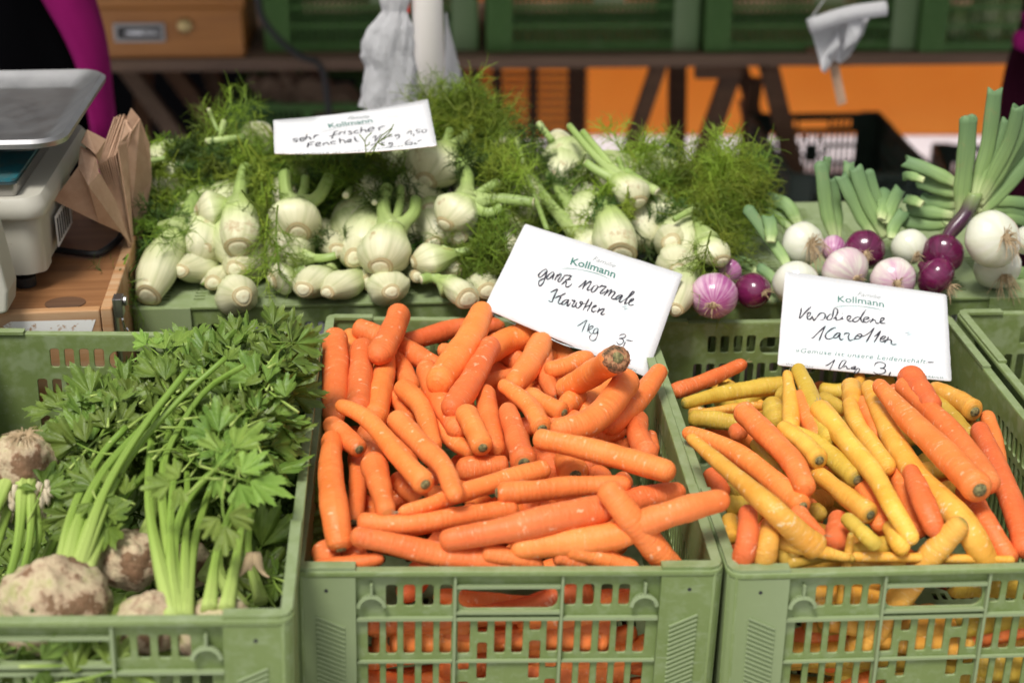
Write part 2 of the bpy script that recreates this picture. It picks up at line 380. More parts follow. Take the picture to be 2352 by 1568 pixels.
# ------------------------------------------------------------------ pierced plastic panels
def rrect(x0, y0, x1, y1, r, n=3):
    r = min(r, (x1 - x0) / 2.01, (y1 - y0) / 2.01); out = []
    for cx, cy, a in ((x1 - r, y1 - r, 0), (x0 + r, y1 - r, 90), (x0 + r, y0 + r, 180), (x1 - r, y0 + r, 270)):
        for k in range(n + 1):
            t = R(a + 90 * k / n); out.append((cx + r * math.cos(t), cy + r * math.sin(t)))
    return out
def plate(name, outline, holes, thick, m, bevel=.0006):
    cu = bpy.data.curves.new(name, 'CURVE'); cu.dimensions = '2D'; cu.fill_mode = 'BOTH'
    for pts in [outline] + holes:
        s = cu.splines.new('POLY'); s.points.add(len(pts) - 1); s.use_cyclic_u = True
        for q, p in zip(s.points, pts): q.co = (p[0], p[1], 0, 1)
    cu.extrude = thick / 2 - bevel; cu.bevel_depth = bevel; cu.bevel_resolution = 1; cu.offset = -bevel
    o = bpy.data.objects.new(name, cu); COL.objects.link(o)
    dg = bpy.context.evaluated_depsgraph_get(); me = bpy.data.meshes.new_from_object(o.evaluated_get(dg))
    COL.objects.unlink(o); bpy.data.objects.remove(o); bpy.data.curves.remove(cu)
    me.name = name; me.materials.clear(); me.materials.append(m); return me
CW, CD, CHT = .4, .6, .24
def end_holes():
    H = []; sym = lambda a, b: [(a, b), (CW - b, CW - a)]
    for a, b in ((.0858, .0962), (.1022, .1130), (.1195, .1302), (.1362, .1476)):
        for x0, x1 in sym(a, b): H.append(rrect(x0, -.042, x1, -.0185, .003))
    H.append(rrect(.1535, -.0452, .2465, -.0215, .009))                       # hand hole
    for a, b in ((.0688, .0798), (.0858, .0962), (.1022, .1130), (.1195, .1302), (.1362, .1472)):
        for x0, x1 in sym(a, b): H.append(rrect(x0, -.0955, x1, -.0575, .003)); H.append(rrect(x0, -.150, x1, -.1055, .003)); H.append(rrect(x0, -.205, x1, -.160, .003))
    for x0, x1, a, b in ((.1532, .1648, .0575, .0955), (.1720, .1812, .0575, .0725), (.1720, .1812, .083, .125), (.1880, .1985, .0575, .0955), (.2045, .2150, .0575, .0955),
                         (.2210, .2318, .0575, .0700), (.2215, .2320, .081, .125), (.2375, .2480, .0575, .0940), (.1540, .1645, .1055, .1150), (.2375, .2480, .1040, .1125),
                         (.1540, .1645, .128, .150), (.1720, .1812, .135, .20), (.1880, .1985, .150, .20), (.2045, .2150, .150, .20), (.2210, .2320, .135, .20), (.2375, .2480, .125, .20)):
        H.append(rrect(x0, -b, x1, -a, .0025))
    return H
def side_holes():
    H = []
    for rz in ((-.060, -.105), (-.112, -.157), (-.165, -.212)):
        x = .075
        while x < CD - .08:
            H.append(rrect(x, rz[1], x + .0085, rz[0], .003, 2)); x += .0145
    x = .21
    while x < .38: H.append(rrect(x, -.052, x + .0085, -.030, .003, 2)); x += .0145
    return H
def long_holes():                          # the 60 cm face of the crates of the back rows
    H = [rrect(.245, -.052, .355, -.026, .01)]
    for x0 in (.07, .38):
        x = x0
        while x < x0 + .15: H.append(rrect(x, -.050, x + .011, -.022, .003, 2)); x += .0172
    for rz in ((-.062, -.112), (-.122, -.165), (-.175, -.215)):
        x = .06
        while x < CD - .068:
            H.append(rrect(x, rz[1], x + .011, rz[0], .003, 2)); x += .0172
    return H
def base_holes():
    H = []
    for r_ in range(12):
        y = .03 + r_ * .046
        for g in range(5):
            for k in range(5):
                x = .03 + g * .072 + k * .0105
                H.append(rrect(x, y, x + .0052, y + .014, .001, 1))
    return H
RX = Matrix.Rotation(R(90), 4, 'X'); PM = {}
def pm(key, fn):
    if key not in PM: PM[key] = fn()
    return PM[key]
def hatch(b, x0, z1, z0, flip):
    w = .026; k = 0
    z = z1
    while z > z0:
        a = Vector((x0, -.0004, z)); c = Vector((x0 + w, -.0004, z - .013)) if not flip else Vector((x0 + w, -.0004, z + .0))
        if flip: a = Vector((x0, -.0004, z - .013))
        b.beam(a, c, .0018, .0026, up=(0, 1, 0)); z -= .0052
def make_crate(name, label, loc, rot, mk='crate', group=None, long_front=False, cheap=False):
    m = M[mk]; t = thing(name, label, 'crate', loc, group, rot)
    def P(nm, me, l, r=(0, 0, 0), lab=None):
        o = put(nm, me, t, l); o.rotation_euler = r
        if lab: o['label'] = lab
        return o
    eh = (lambda: plate('end_panel', rrect(0, -CHT, CW, -.002, .002), end_holes(), .0032, m))
    sh = (lambda: plate('side_panel', rrect(0, -CHT, CD, -.002, .002), long_holes() if long_front else side_holes(), .0032, m))
    e = pm(('end', mk), eh); s_ = pm(('side', mk, long_front), sh)
    P('front_panel', e, (0, .008, 0), (R(90), 0, 0)); P('back_panel', e, (CW, CD - .008, 0), (R(90), 0, R(180)))
    P('side_panel', s_, (.008, CD, 0), (R(90), 0, R(-90))); P('side_panel', s_, (CW - .008, 0, 0), (R(90), 0, R(90)))
    rim = pm(('rim', mk), lambda: plate('rim', rrect(-.001, -.001, CW + .001, CD + .001, .014, 5), [rrect(.0095, .0095, CW - .0095, CD - .0095, .008, 4)], .006, m, .0012))
    P('rim', rim, (0, 0, -.003))
    base = pm(('base', mk), lambda: plate('base_panel', rrect(.004, .004, CW - .004, CD - .004, .012), base_holes(), .004, m))
    P('base_panel', base, (0, 0, -CHT + .002))
    def corner(sx, sy):
        b = MB()
        X = lambda x: x if not sx else CW - x
        Y = lambda y: y if not sy else CD - y
        def bx(xa, xb, ya, yb, za, zb):
            b.box((min(X(xa), X(xb)), min(Y(ya), Y(yb)), za), (max(X(xa), X(xb)), max(Y(ya), Y(yb)), zb))
        n = 6; ro = .0105; pr = []
        # one continuous L-shaped profile with a rounded outer corner
        pr += [(.058, 0), (ro, 0)] + [(ro + ro * math.cos(R(270 - 90 * k / n)), ro + ro * math.sin(R(270 - 90 * k / n))) for k in range(1, n)] + [(0, ro), (0, .075), (.0062, .075), (.0062, ro + .001), (ro + .001, .0062), (.058, .0062)]
        v = [(X(x), Y(y), z) for z in (-CHT, -.0062) for x, y in pr]; m_ = len(pr)
        f = [tuple(range(m_)), tuple(range(2 * m_ - 1, m_ - 1, -1))] + [(i, i + m_, (i + 1) % m_ + m_, (i + 1) % m_) for i in range(m_)]
        b.add(v, f)
        return mesh('corner_post', b.v, b.f, None, False, m)
    def pad(sx, sy):
        X = lambda x: x if not sx else CW - x
        Y = lambda y: y if not sy else CD - y
        pr = [(.058, .0005), (.012, .0005), (.004, .004), (.0005, .012), (.0005, .16), (.0105, .16), (.0105, .0125), (.058, .0125)]
        v = [(X(x), Y(y), z) for z in (-.0002, .0034) for x, y in pr]; m_ = len(pr)
        f = [tuple(range(m_)), tuple(range(2 * m_ - 1, m_ - 1, -1))] + [(i, i + m_, (i + 1) % m_ + m_, (i + 1) % m_) for i in range(m_)]
        return mesh('rim_pad', v, f, None, False, m)
    for sx in (0, 1):
        for sy in (0, 1):
            P('corner_post', pm(('corner', mk, sx, sy), lambda: corner(sx, sy)), (0, 0, 0)); P('rim_pad', pm(('pad', mk, sx, sy), lambda: pad(sx, sy)), (0, 0, 0))
    def ribm(w, d, h):
        b = MB(); b.box((-w / 2, 0, -h / 2), (w / 2, d, h / 2)); return mesh('rib', b.v, b.f, None, False, m)
    RB = [(x, .0010, -(CHT - .004) / 2 - .0005, .0026, .0056, CHT - .0165) for x in (.150, .250)]
    for x0, x1 in ((.0585, .1484), (.1516, .2484), (.2516, .3415)):
        RB.append(((x0 + x1) / 2, .0016, -.0541, x1 - x0, .005, .003)); RB.append(((x0 + x1) / 2, .003, -.1024, x1 - x0, .0036, .0023))
    RB.append((.2, .0016, -.019, .0968, .005, .003)); RB.append((.2, .0016, -.0473, .0968, .005, .0025))
    for x, y, z, w, d, h in RB:
        me = pm(('rib', mk, round(w, 4), d, h), lambda: ribm(w, d, h)); P('rib', me, (x, y, z))
        if not cheap: P('rib', me, (x, CD - y, z), (0, 0, R(180)))
    if not cheap:
        def hook():
            b = MB(); pts = [Vector((.0108 * math.cos(R(a)), .0035, .0108 * math.sin(R(a)))) for a in range(0, 181, 15)]
            for p, q in zip(pts, pts[1:]): b.beam(p, q + (q - p) * .12, .0085, .0036, up=(p + q).normalized())
            b.box((-.0012, -.0005, .0112), (.0012, .0075, .025))
            return mesh('hook', b.v, b.f, None, False, m)
        hk = pm(('hook', mk), hook)
        for x in (.0725, .3275): P('hook', hk, (x, 0, -.0395))
        def ht():
            b = MB(); hatch(b, 0, 0, -.17, False); return mesh('grip_hatching', b.v, b.f, None, False, m)
        def ht2():
            b = MB(); hatch(b, 0, 0, -.17, True); return mesh('grip_hatching', b.v, b.f, None, False, m)
        P('grip_hatching', pm(('ht', mk), ht), (.0215, 0, -.048))['kind'] = 'stuff'; P('grip_hatching', pm(('ht2', mk), ht2), (CW - .0475, 0, -.048))['kind'] = 'stuff'
        def screw():
            b = MB(); b.tube([(0, -.0003, 0), (0, .0005, 0)], [.0019, .0019], 12); return mesh('screw_hole', b.v, b.f, None, False, M['black'])
        for x in (.031, CW - .031): P('screw_hole', pm(('screw',), screw), (x, 0, -.0205))
    return t

# ------------------------------------------------------------------ flat writing
def text_mesh(body, shear=0, offset=0.0, spacing=1.0):
    cu = bpy.data.curves.new('t', 'FONT'); cu.body = body; cu.size = 1; cu.shear = shear; cu.offset = offset; cu.space_character = spacing; cu.resolution_u = 3
    o = bpy.data.objects.new('t', cu); COL.objects.link(o)
    dg = bpy.context.evaluated_depsgraph_get(); me = bpy.data.meshes.new_from_object(o.evaluated_get(dg))
    COL.objects.unlink(o); bpy.data.objects.remove(o); bpy.data.curves.remove(cu)
    v = [Vector(x.co) for x in me.vertices]; f = [tuple(p.vertices) for p in me.polygons]; bpy.data.meshes.remove(me)
    x0 = min(p.x for p in v); x1 = max(p.x for p in v); return v, f, x0, x1

# ------------------------------------------------------------------ the setting
b = MB(); n = 24
b.add([(-60, -40, 0), (60, -40, 0), (60, 90, 0), (-60, 90, 0)], [(0, 1, 2, 3)])
g = b.build('ground', M['paving']); g['kind'] = 'structure'

YAW = R(3.5)
def stall(x, y, z):                                   # stall frame: origin under the camera, turned by YAW
    return Vector((x * math.cos(YAW) - y * math.sin(YAW), x * math.sin(YAW) + y * math.cos(YAW), z))
H = CAM_H
# front crates
MIDL = Vector((-.2017, 1.2403, H - .7795)); RGTL = Vector((.2018, 1.2575, H - .7934)); CELL = Vector((-.5821, 1.0875, H - .7324))
MIDR = (0, R(1.71), R(3.08)); RGTR = (0, R(.58), R(3.53)); CELR = (0, R(2.21), R(4.0))
CRATE_G = 'green slotted vegetable crates on the front of the stall'
mid = make_crate('vegetable_crate', 'green slotted crate heaped with plain orange carrots, in the middle of the front row', MIDL, MIDR)
rgt = make_crate('vegetable_crate', 'green slotted crate of mixed yellow and orange carrots, right of the plain carrots', RGTL, RGTR)
cel = make_crate('vegetable_crate', 'green slotted crate packed with leafy celeriac at the front left', CELL, CELR)
R4L = RGTL + Matrix.Rotation(R(3.53), 3, 'Z') @ Vector((.4065, -.003, .004))
far = make_crate('vegetable_crate', 'green crate at the right edge beyond the mixed carrots, raised letters on its side', R4L, (0, R(.6), R(3.53)))
v, f, x0, x1 = text_mesh('OSTERR.POOLKISTE', 0, .02); s = .30 / (x1 - x0)
me = mesh('raised_lettering', [(0, -(p.x - x0) * s, p.y * .022) for p in v], f, None, False, M['crate'])
o = put('raised_lettering', me, far, (-.0014, .50, -.034)); so = o.modifiers.new('depth', 'SOLIDIFY'); so.thickness = .0009; so.offset = 0
# back row: upside-down crates as a shelf
DECK = H - .783
def inv_crate(xc, lab):                               # lies bottom up; local 0.6 side faces the customer
    base = Vector((xc, 1.868 + (xc + .49) * math.tan(YAW) * .0, DECK - CHT + .002))
    t = make_crate('vegetable_crate', lab, base, (R(180), 0, YAW + R(90)), 'crate', None, True)
    return t
A0 = aty((301, 716), 1.868); B0 = aty((1352, 716), 1.875)
invA = inv_crate(A0.x + .0, 'upturned green crate serving as a shelf under the heap of fennel')
invA.rotation_euler = (R(180), 0, YAW + R(90)); 
invB = inv_crate(B0.x + .0, 'upturned green crate serving as a shelf under the onions')
for q in (invA, invB):
    # after the turn the local y axis runs to the right and local x runs away from the customer
    q.rotation_euler = (R(180), 0, R(90) + YAW)
for q, p0 in ((invA, A0), (invB, B0)):
    rm = q.rotation_euler.to_matrix(); want = Vector((p0.x, p0.y, DECK - CHT))
    # local corner that must sit at the front left
    cands = [Vector((0, 0, 0)), Vector((CW, 0, 0)), Vector((0, CD, 0)), Vector((CW, CD, 0))]
    best = min(cands, key=lambda c: (rm @ c).x + (rm @ c).y)
    q.location = want - rm @ best
# raised foot frame along the deck edge
def deck_rail(x_a, x_b, y, nm_parent):
    pass
# stall table under the crates and beam under the celeriac crate
t = thing('stall_table', 'long brown wooden stall table carrying the front crates', 'table', (0, 1.75, 0))
b = MB(); TT = H - 1.066
for k in range(5):
    o = MB(); y = -.66 + k * .26; o.box((-1.5, y, TT - .03), (1.75, y + .252, TT)); o.build('board', M['plank'], t, bevel=.002)
for x in (-1.3, -.1, 1.5):
    for y in (-.55, .55):
        o = MB(); o.beam((x, y, 0), (x * .97, y * .8, TT - .032), .05, .05); o.build('leg', M['plank'], t)
o = MB(); o.box((-.66, 1.02, TT + .001), (-.17, 1.66, H - .7324 - CHT - .022)); sp = o.build('riser_board', M['plank'])
tag(sp, 'wooden riser board hidden under the celeriac crate', 'board')

# ------------------------------------------------------------------ wooden box, scale, paper bags
ZB = H - .7257
fr = atz((257, 712), ZB); bk = atz((313, 545), ZB)
ax = (bk - fr).normalized(); lx = Vector((-ax.y, ax.x, 0))
t = thing('wooden_box', 'worn varnished wooden box with chipped white paint carrying the scale', 'box', fr, None, (0, 0, math.atan2(ax.y, ax.x) - R(90)))
o = MB(); o.box((-.62, .014, -.012), (-.014, .40, -.0005)); o.build('lid', M['wood'], t)
o = MB(); o.box((-.62, 0, -.20), (-.0145, .0135, .001)); o.build('front_board', M['woodedge'], t, bevel=.002)
o = MB(); o.box((-.0135, 0, -.20), (0, .40, .003)); o.build('side_board', M['woodedge'], t, bevel=.002)
o = MB()
o.add([(-.128, -.0006, -.015), (-.118, -.0006, -.0095), (-.02, -.0006, -.011), (-.026, -.0006, -.026), (-.017, -.0006, -.042), (-.06, -.0006, -.041), (-.118, -.0006, -.043), (-.112, -.0006, -.030)], [(0, 7, 6, 5, 4, 3, 2, 1)])
o.build('paint_patch', M['whitepaint'], t)
k = put('latch', None, t, (0, 0, 0)); 
o = MB(); o.box((.0005, .004, -.075), (.0035, .022, .012)); o.box((.0035, .003, -.012), (.012, .023, .012)); o.tube([(.0125, .013, .006), (.0165, .013, .006)], [.006, .006], 12); o.build('latch_plate', M['metal'], k, bevel=.0008)
o = MB(); o.tube(catmull([(.010, .006, -.012), (.013, .004, -.032), (.022, .004, -.052), (.024, .010, -.056), (.019, .016, -.048), (.012, .016, -.030)], 20), [.0016] * 21, 8); o.build('latch_wire', M['chrome'], k, True)
kn = fp('N', (0, 0)); p = atz((150, 696), ZB) ;
o = MB(); o.tube([(0, 0, -.0002), (0, 0, .0006)], [.024, .024], 28); e = o.build('knot_hole', M['darkwood'], t)
e.location = t.rotation_euler.to_matrix().inverted() @ (p - t.location); e.scale = (1, .8, 1)

def rloop(cx, cy, w, d, r, z, n=6): return [(x, y, z) for x, y in rrect(cx - w / 2, cy - d / 2, cx + w / 2, cy + d / 2, r, n)]
def loft(loops, close=True, capa=True, capb=True):
    v = [p for l in loops for p in l]; n = len(loops[0]); f = []
    for i in range(len(loops) - 1):
        for k in range(n): f.append((i * n + k, i * n + (k + 1) % n, (i + 1) * n + (k + 1) % n, (i + 1) * n + k))
    if capa: f.append(tuple(range(n))[::-1])
    if capb: f.append(tuple((len(loops) - 1) * n + k for k in range(n)))
    return v, f
foot = atz((90, 668), ZB); SC = thing('market_scale', 'beige market scale with a stainless steel weighing tray on the wooden box', 'scale', (-.565, 1.80, ZB), None, (0, 0, R(4)))
def lo(loops, nm, m, parent=SC, smooth=True, **k):
    v, f = loft(loops, **k); o = put(nm, mesh(nm, v, f, None, smooth, M[m]), parent)
    e = o.modifiers.new('edges', 'EDGE_SPLIT'); e.split_angle = R(40); return o
W_ = .34; D_ = .32; cx = -W_ / 2 + .003; cy = D_ / 2 - .02
lo([rloop(cx - .004, cy - .045, W_ - .008, D_ - .10, .02, .024), rloop(cx - .002, cy - .045, W_ - .004, D_ - .10, .02, .096), ], 'housing', 'beige')
lo([rloop(cx, cy, W_ + .006, D_ + .006, .022, .0965), rloop(cx, cy, W_ + .010, D_ + .010, .024, .100), rloop(cx, cy, W_ + .010, D_ + .010, .024, .112), rloop(cx, cy, W_ - .002, D_ - .002, .022, .122)], 'upper_housing', 'beige')
lo([rloop(cx - .012, cy, W_ - .03, D_ - .02, .006, .1225), rloop(cx - .012, cy, W_ - .026, D_ - .012, .006, .138)], 'rail', 'metal')
lo([rloop(cx - .01, cy, W_ - .034, D_ - .03, .008, .1385), rloop(cx - .01, cy, W_ - .034, D_ - .03, .008, .142)], 'platform', 'teal')
lo([rloop(cx + .012, cy - .0, .18, .20, .03, .1425), rloop(cx + .0, cy, .20, .22, .035, .160)], 'pedestal', 'teal')
# tray
p1 = aty((170, 332), 1.80); tz = .183
tw, td = .40, .345; tx = -tw / 2 + .034; ty = td / 2 + .0
L_ = [rloop(tx, ty, tw - .016, td - .016, .03, tz - .004), rloop(tx, ty, tw, td, .038, tz - .006), rloop(tx, ty, tw + .002, td + .002, .039, tz), rloop(tx, ty, tw - .008, td - .008, .036, tz + .004), rloop(tx, ty, tw - .022, td - .022, .03, tz), rloop(tx, ty, tw - .060, td - .060, .022, tz - .013), rloop(tx, ty, tw - .075, td - .075, .02, tz - .015)]
lo(L_, 'weighing_tray', 'steel', capa=False)
lo([rloop(tx, ty, tw - .066, td - .066, .022, tz - .0185), rloop(tx, ty, tw - .02, td - .02, .03, tz - .005)], 'tray_underside', 'steel', capb=False)
o = MB()
for x in (-.285, -.032):
    for y in (.012, .19):
        q = MB(); q.tube([(x, y, .0), (x, y, .013)], [.0125, .0125], 20); q.tube([(x, y, .0125), (x, y, .026)], [.004, .004], 10); q.build('foot', M['black'], SC, bevel=.0015)
lo([rloop(-.03, .02, .055, .05, .014, .022), rloop(-.03, .02, .055, .05, .014, .095)], 'corner_column', 'beige')
o = MB(); o.box((.0035, .05, .035), (.0045, .14, .075)); o.build('sticker', M['card'], SC)
o = MB(); 
for k_ in range(6): o.box((.0046, .055 + k_ * .013, .040), (.005, .062 + k_ * .013, .070))
o.build('sticker_print', M['ink'], SC)
dl = atz((30, 700), ZB)
o = MB(); P_ = [(-.02, 0, .0), (.0, 0, .004), (.004, 0, .03), (-.003, 0, .09), (-.008, 0, .125), (-.03, 0, .13), (-.20, 0, .13), (-.20, 0, 0)]
v = [(x, y, z) for y in (0, .05) for x, _, z in P_]; nP = len(P_)
f = [tuple(range(nP)), tuple(range(2 * nP - 1, nP - 1, -1))] + [(i, i + nP, (i + 1) % nP + nP, (i + 1) % nP) for i in range(nP)]
o = put('display_panel', mesh('display_panel', v, f, None, False, M['beige']), SC); dq = atz((34, 702), ZB) - Vector(SC.location); o.location = (dq.x, dq.y - .05, .008); bv = o.modifiers.new('b', 'BEVEL'); bv.width = .004; bv.segments = 3
pts = [atz((205, 583), ZB + .006), atz((235, 578), ZB + .006), atz((270, 552), ZB + .006), atz((282, 535), ZB + .02)]
o = MB(); o.tube(catmull([pts[0] - Vector((.06, -.02, 0))] + pts, 20), [.0045] * 21, 8); tag(o.build('power_cable', M['black'], None, True), 'black power cable curving over the wooden box behind the scale', 'cable')

# paper bags standing in a fan
def sheet(pxs, ys, fr='L', th=.0012):
    P = [aty(fp(fr, p), y) for p, y in zip(pxs, ys)]
    return P
BAGG = 'stack of folded kraft paper bags'
def bag_obj(polys, label, group=BAGG, n='paper_bag', th=.0014):
    allp = [p for P in polys for p in P]; c = sum(allp, Vector()) / len(allp)
    v = []; f = []
    for P in polys:
        n0 = len(v); v += [p - c for p in P]; f.append(tuple(range(n0, n0 + len(P))))
    o = put(n, mesh(n, v, f, None, False, M['kraft']), None, c)
    s = o.modifiers.new('paper', 'SOLIDIFY'); s.thickness = th; s.offset = 0
    return tag(o, label, 'paper bag', group)
for i in range(9):
    k = i / 8
    A = (770 + 34 * k + random.uniform(-2, 2), 1100 + 55 * k); Bq = (584 + 104 * k, 612 - 60 * k + random.uniform(-6, 6)); C1 = (680 + 95 * k + random.uniform(-5, 5), 330 - 12 * k + random.uniform(-14, 10)); 
    m1 = (C1[0] + 20, C1[1] + 30); E_ = (A[0] + 18, A[1] - 70)
    y0 = 1.93 + .004 * i
    P1 = sheet([A, Bq, C1, m1, E_], [y0, y0 + .012, y0 + .10, y0 + .11, y0 + .06])
    bag_obj([P1], 'brown kraft paper bag, ' + ('second', 'third', 'fourth', 'fifth', 'sixth', 'seventh', 'eighth')[i - 1] + ' from the left in the folded stack' if 0 < i < 8 else ('brown kraft paper bag at the left side of the folded stack' if i == 0 else 'brown kraft paper bag at the right side of the folded stack'))
Y9 = 2.0
P1 = sheet([(700, 500), (745, 340), (785, 405), (755, 480), (780, 830), (800, 1140)], [Y9 - .03, Y9 + .03, Y9 + .02, Y9, Y9 - .03, Y9 - .05])
bag_obj([P1], 'brown kraft paper bag with its face turned out, in front of the tallest one')
P1 = sheet([(755, 335), (783, 272), (835, 335), (785, 412)], [Y9 + .05] * 4); P2 = sheet([(785, 412), (835, 335), (893, 490), (905, 700), (830, 1165), (790, 850), (755, 520)], [Y9 + .03, Y9 + .05, Y9 + .06, Y9 + .06, Y9 - .02, Y9, Y9 + .02])
bag_obj([P1, P2], 'tallest brown kraft paper bag at the back right of the stack, with a pointed corner')
y = 1.9
P1 = sheet([(320, 822), (468, 620), (530, 735), (725, 1015), (590, 955)], [y - .02, y - .01, y - .03, y + .02, y]); P2 = sheet([(468, 620), (480, 500), (575, 552), (590, 660), (528, 737)], [y, y + .03, y + .03, y + .01, y - .03])
P3 = sheet([(527, 737), (590, 655), (690, 830), (780, 1090), (725, 1015)], [y - .03, y + .01, y + .03, y + .03, y + .02]); P4 = sheet([(485, 478), (520, 402), (632, 460), (590, 600), (572, 550)], [y + .02, y + .03, y + .05, y + .03, y + .02])
bag_obj([P1, P2, P3, P4], 'opened kraft paper bag with a gaping mouth, spreading left of the stack', None)

# ------------------------------------------------------------------ background of the stall
# back table with crates
TY = 4.36; TZ = H - 1.055
t = thing('back_table', 'long dark board table behind the stall on brown trestles', 'table', (0, TY, 0), None, (0, 0, R(2)))
o = MB(); o.box((-2.4, -.03, TZ - .034), (2.6, .06, TZ - .001)); o.build('front_board', M['tablewood'], t, bevel=.003)
o = MB(); o.box((-2.4, .065, TZ - .04), (2.6, .40, TZ - .001)); o.build('board', M['tablewood'], t)
o = MB(); o.box((-2.4, .405, TZ - .04), (2.6, .72, TZ - .001)); o.build('board', M['tablewood'], t)
def leg(p, q, y, w=.055, nm='trestle_leg', par=t, m='darkwood'):
    a = aty(p, y); c = aty(q, y)
    if c.z < 0: c = a + (c - a) * (a.z / (a.z - c.z))
    o = MB(); o.beam(a, c, w, .04, up=(0, 1, 0)); ob = o.build(nm, M[m])
    ob.parent = par; ob.matrix_parent_inverse = Matrix.Rotation(R(2), 4, 'Z').inverted() @ Matrix.Translation((0, -TY, 0)); 
    ob.matrix_parent_inverse = (Matrix.Translation((0, TY, 0)) @ Matrix.Rotation(R(2), 4, 'Z')).inverted(); return ob
TRS = [((1516, 140), (1438, 370), TY + .05, .06), ((1556, 145), (1553, 400), TY + .55, .08), ((1682, 160), (1592, 420), TY + .08, .075), ((1700, 150), (1745, 300), TY + .5, .06),
       ((1735, 180), (1695, 470), TY + .45, .06), ((1765, 150), (1845, 480), TY + .1, .075), ((1712, 230), (1760, 480), TY + .6, .06)]
for a, c, y_, w in TRS: leg(a, c, y_, w * .72)
leg((1596, 158), (1700, 158), TY + .05, .05, 'trestle_head'); leg((1440, 330), (1560, 365), TY + .3, .03, 'trestle_brace'); leg((1700, 437), (1835, 437), TY + .3, .04, 'trestle_brace')
leg((1850, 128), (1955, 128), TY + .03, .05, 'trestle_head')
CAB = 'green crates standing on the back table'
labs = ['green crate on the back table, leftmost, partly behind the white pole', 'green crate on the back table, right of the white pole', 'green crate on the back table, behind the hanging roll of bags', 'green crate on the back table at the right edge of the view']
for i, (px, lb) in enumerate(zip((606, 1116, 1618, 2112), labs)):
    p0 = aty((px, 122), TY)
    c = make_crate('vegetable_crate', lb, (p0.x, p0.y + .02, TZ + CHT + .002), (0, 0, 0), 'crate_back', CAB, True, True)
    c.rotation_euler = (0, 0, R(90) + R(2)); rm = c.rotation_euler.to_matrix()
    best = min([Vector((0, 0, 0)), Vector((CW, 0, 0)), Vector((0, CD, 0)), Vector((CW, CD, 0))], key=lambda q: (rm @ q).x + (rm @ q).y)
    c.location = Vector((p0.x, p0.y + .015, TZ + CHT + .002)) - rm @ best
    face = rm.inverted() @ (rm @ best)
    # label plate with faded red print
    lp = MB(); lp.box((0, 0, 0), (.085, .004, .05)); q = lp.build('label_plate', M['crate_back'], c)
    q.rotation_euler = (0, 0, R(-90)) ; q.location = (.002 if best.x < .1 else CW - .002, 0, 0)
    sgn = 1
    q.location = Vector((0, CD * .5, -.105)); q.rotation_euler = (0, 0, R(-90))
    q.location.x = -.003 if best.x < .1 else CW + .003
    tv, tf, x0, x1 = text_mesh('GEMÜSE', 0, .02); s = .06 / (x1 - x0)
    # generic red print patch, unreadable in the photograph
    pr = MB(); 
    for k in range(6): pr.box((.012 + k * .010, -.0012, .022), (.019 + k * .010, -.0004, .036))
    pq = pr.build('faded_print', M['redprint'], c); pq.location = q.location; pq.rotation_euler = q.rotation_euler
# unseen second layer of crates, added to keep the crates below dark inside
for px, lb in ((606, 'green crate added to shade the leftmost back crate, above the view'), (1116, 'green crate added to shade the second back crate, above the view'), (1618, 'green crate added to shade the third back crate, above the view'), (2112, 'green crate added to shade the rightmost back crate, above the view')):
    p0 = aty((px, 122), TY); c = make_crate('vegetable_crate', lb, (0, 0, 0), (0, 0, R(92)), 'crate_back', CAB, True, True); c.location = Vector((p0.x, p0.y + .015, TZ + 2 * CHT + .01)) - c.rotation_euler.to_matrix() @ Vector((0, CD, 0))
    c = None
# produce inside the rightmost back crate
p0 = aty((2112, 100), TY)
rnd = random.Random(5)
for i in range(14):
    P = aty((rnd.uniform(2160, 2345), rnd.uniform(5, 60)), TY + .08 + rnd.random() * .1)
    v, f, uv = tube([P + Vector((0, 0, -.05)), P + Vector((0, 0, -.03)), P + Vector((.004, 0, .0)), P + Vector((.006, 0, .03)), P + Vector((.006, 0, .045))], [.01, .028, .03, .018, .004], 10)
    c_, v = centred(v); o = put('turnip', mesh('turnip', v, f, uv, True, M['bulb']), None, c_)
    tag(o, 'pale root vegetable inside the back crate at the right edge', 'root vegetable', 'pale roots in the rightmost back crate')

# wooden drawer box with sunken handle and lock
p0 = aty((205, 135), TY - .05); p1 = aty((560, 135), TY - .05); w = (p1 - p0).length
hgt = aty((205, 22), TY - .05).z - p0.z
t = thing('wooden_chest', 'orange-brown wooden chest with sunken metal handle and round lock on the back table', 'chest', p0, None, (0, 0, R(2)))
q = MB(); q.box((0, 0, 0), (w, .35, hgt)); q.build('body', M['drawerwood'], t, bevel=.004)
q = MB(); q.box((-.02, .006, hgt + .0005), (w + .008, .37, hgt + .028)); q.build('lid', M['drawerwood'], t, bevel=.004)
def onbox(px, dy=0): a = aty(px, TY - .05); return t.rotation_euler.to_matrix().inverted() @ (a - p0) + Vector((0, dy, 0))
a, c = onbox((264, 97)), onbox((377, 54)); a.y = c.y = 0
q = MB(); fw = .010
for bx in ((a.x, a.z, c.x, a.z + fw), (a.x, c.z - fw, c.x, c.z), (a.x, a.z + fw, a.x + fw, c.z - fw), (c.x - fw, a.z + fw, c.x, c.z - fw)): q.box((bx[0], -.008, bx[1]), (bx[2], -.0005, bx[3]))
hd = q.build('handle_frame', M['metal'], t, bevel=.002)
q = MB(); q.box((a.x + fw, -.002, a.z + fw), (c.x - fw, -.0006, c.z - fw)); q.build('handle_recess', M['black'], t)
q = MB(); q.tube([(a.x + .03, -.006, (a.z + c.z) / 2), (c.x - .015, -.006, (a.z + c.z) / 2)], [.008, .008], 10); q.build('handle_grip', M['chrome'], t, True)
a = onbox((424, 62)); q = MB(); q.tube([(a.x, -.010, a.z), (a.x, -.0005, a.z)], [.019, .022], 24); q.build('lock', M['brass'], t, True)
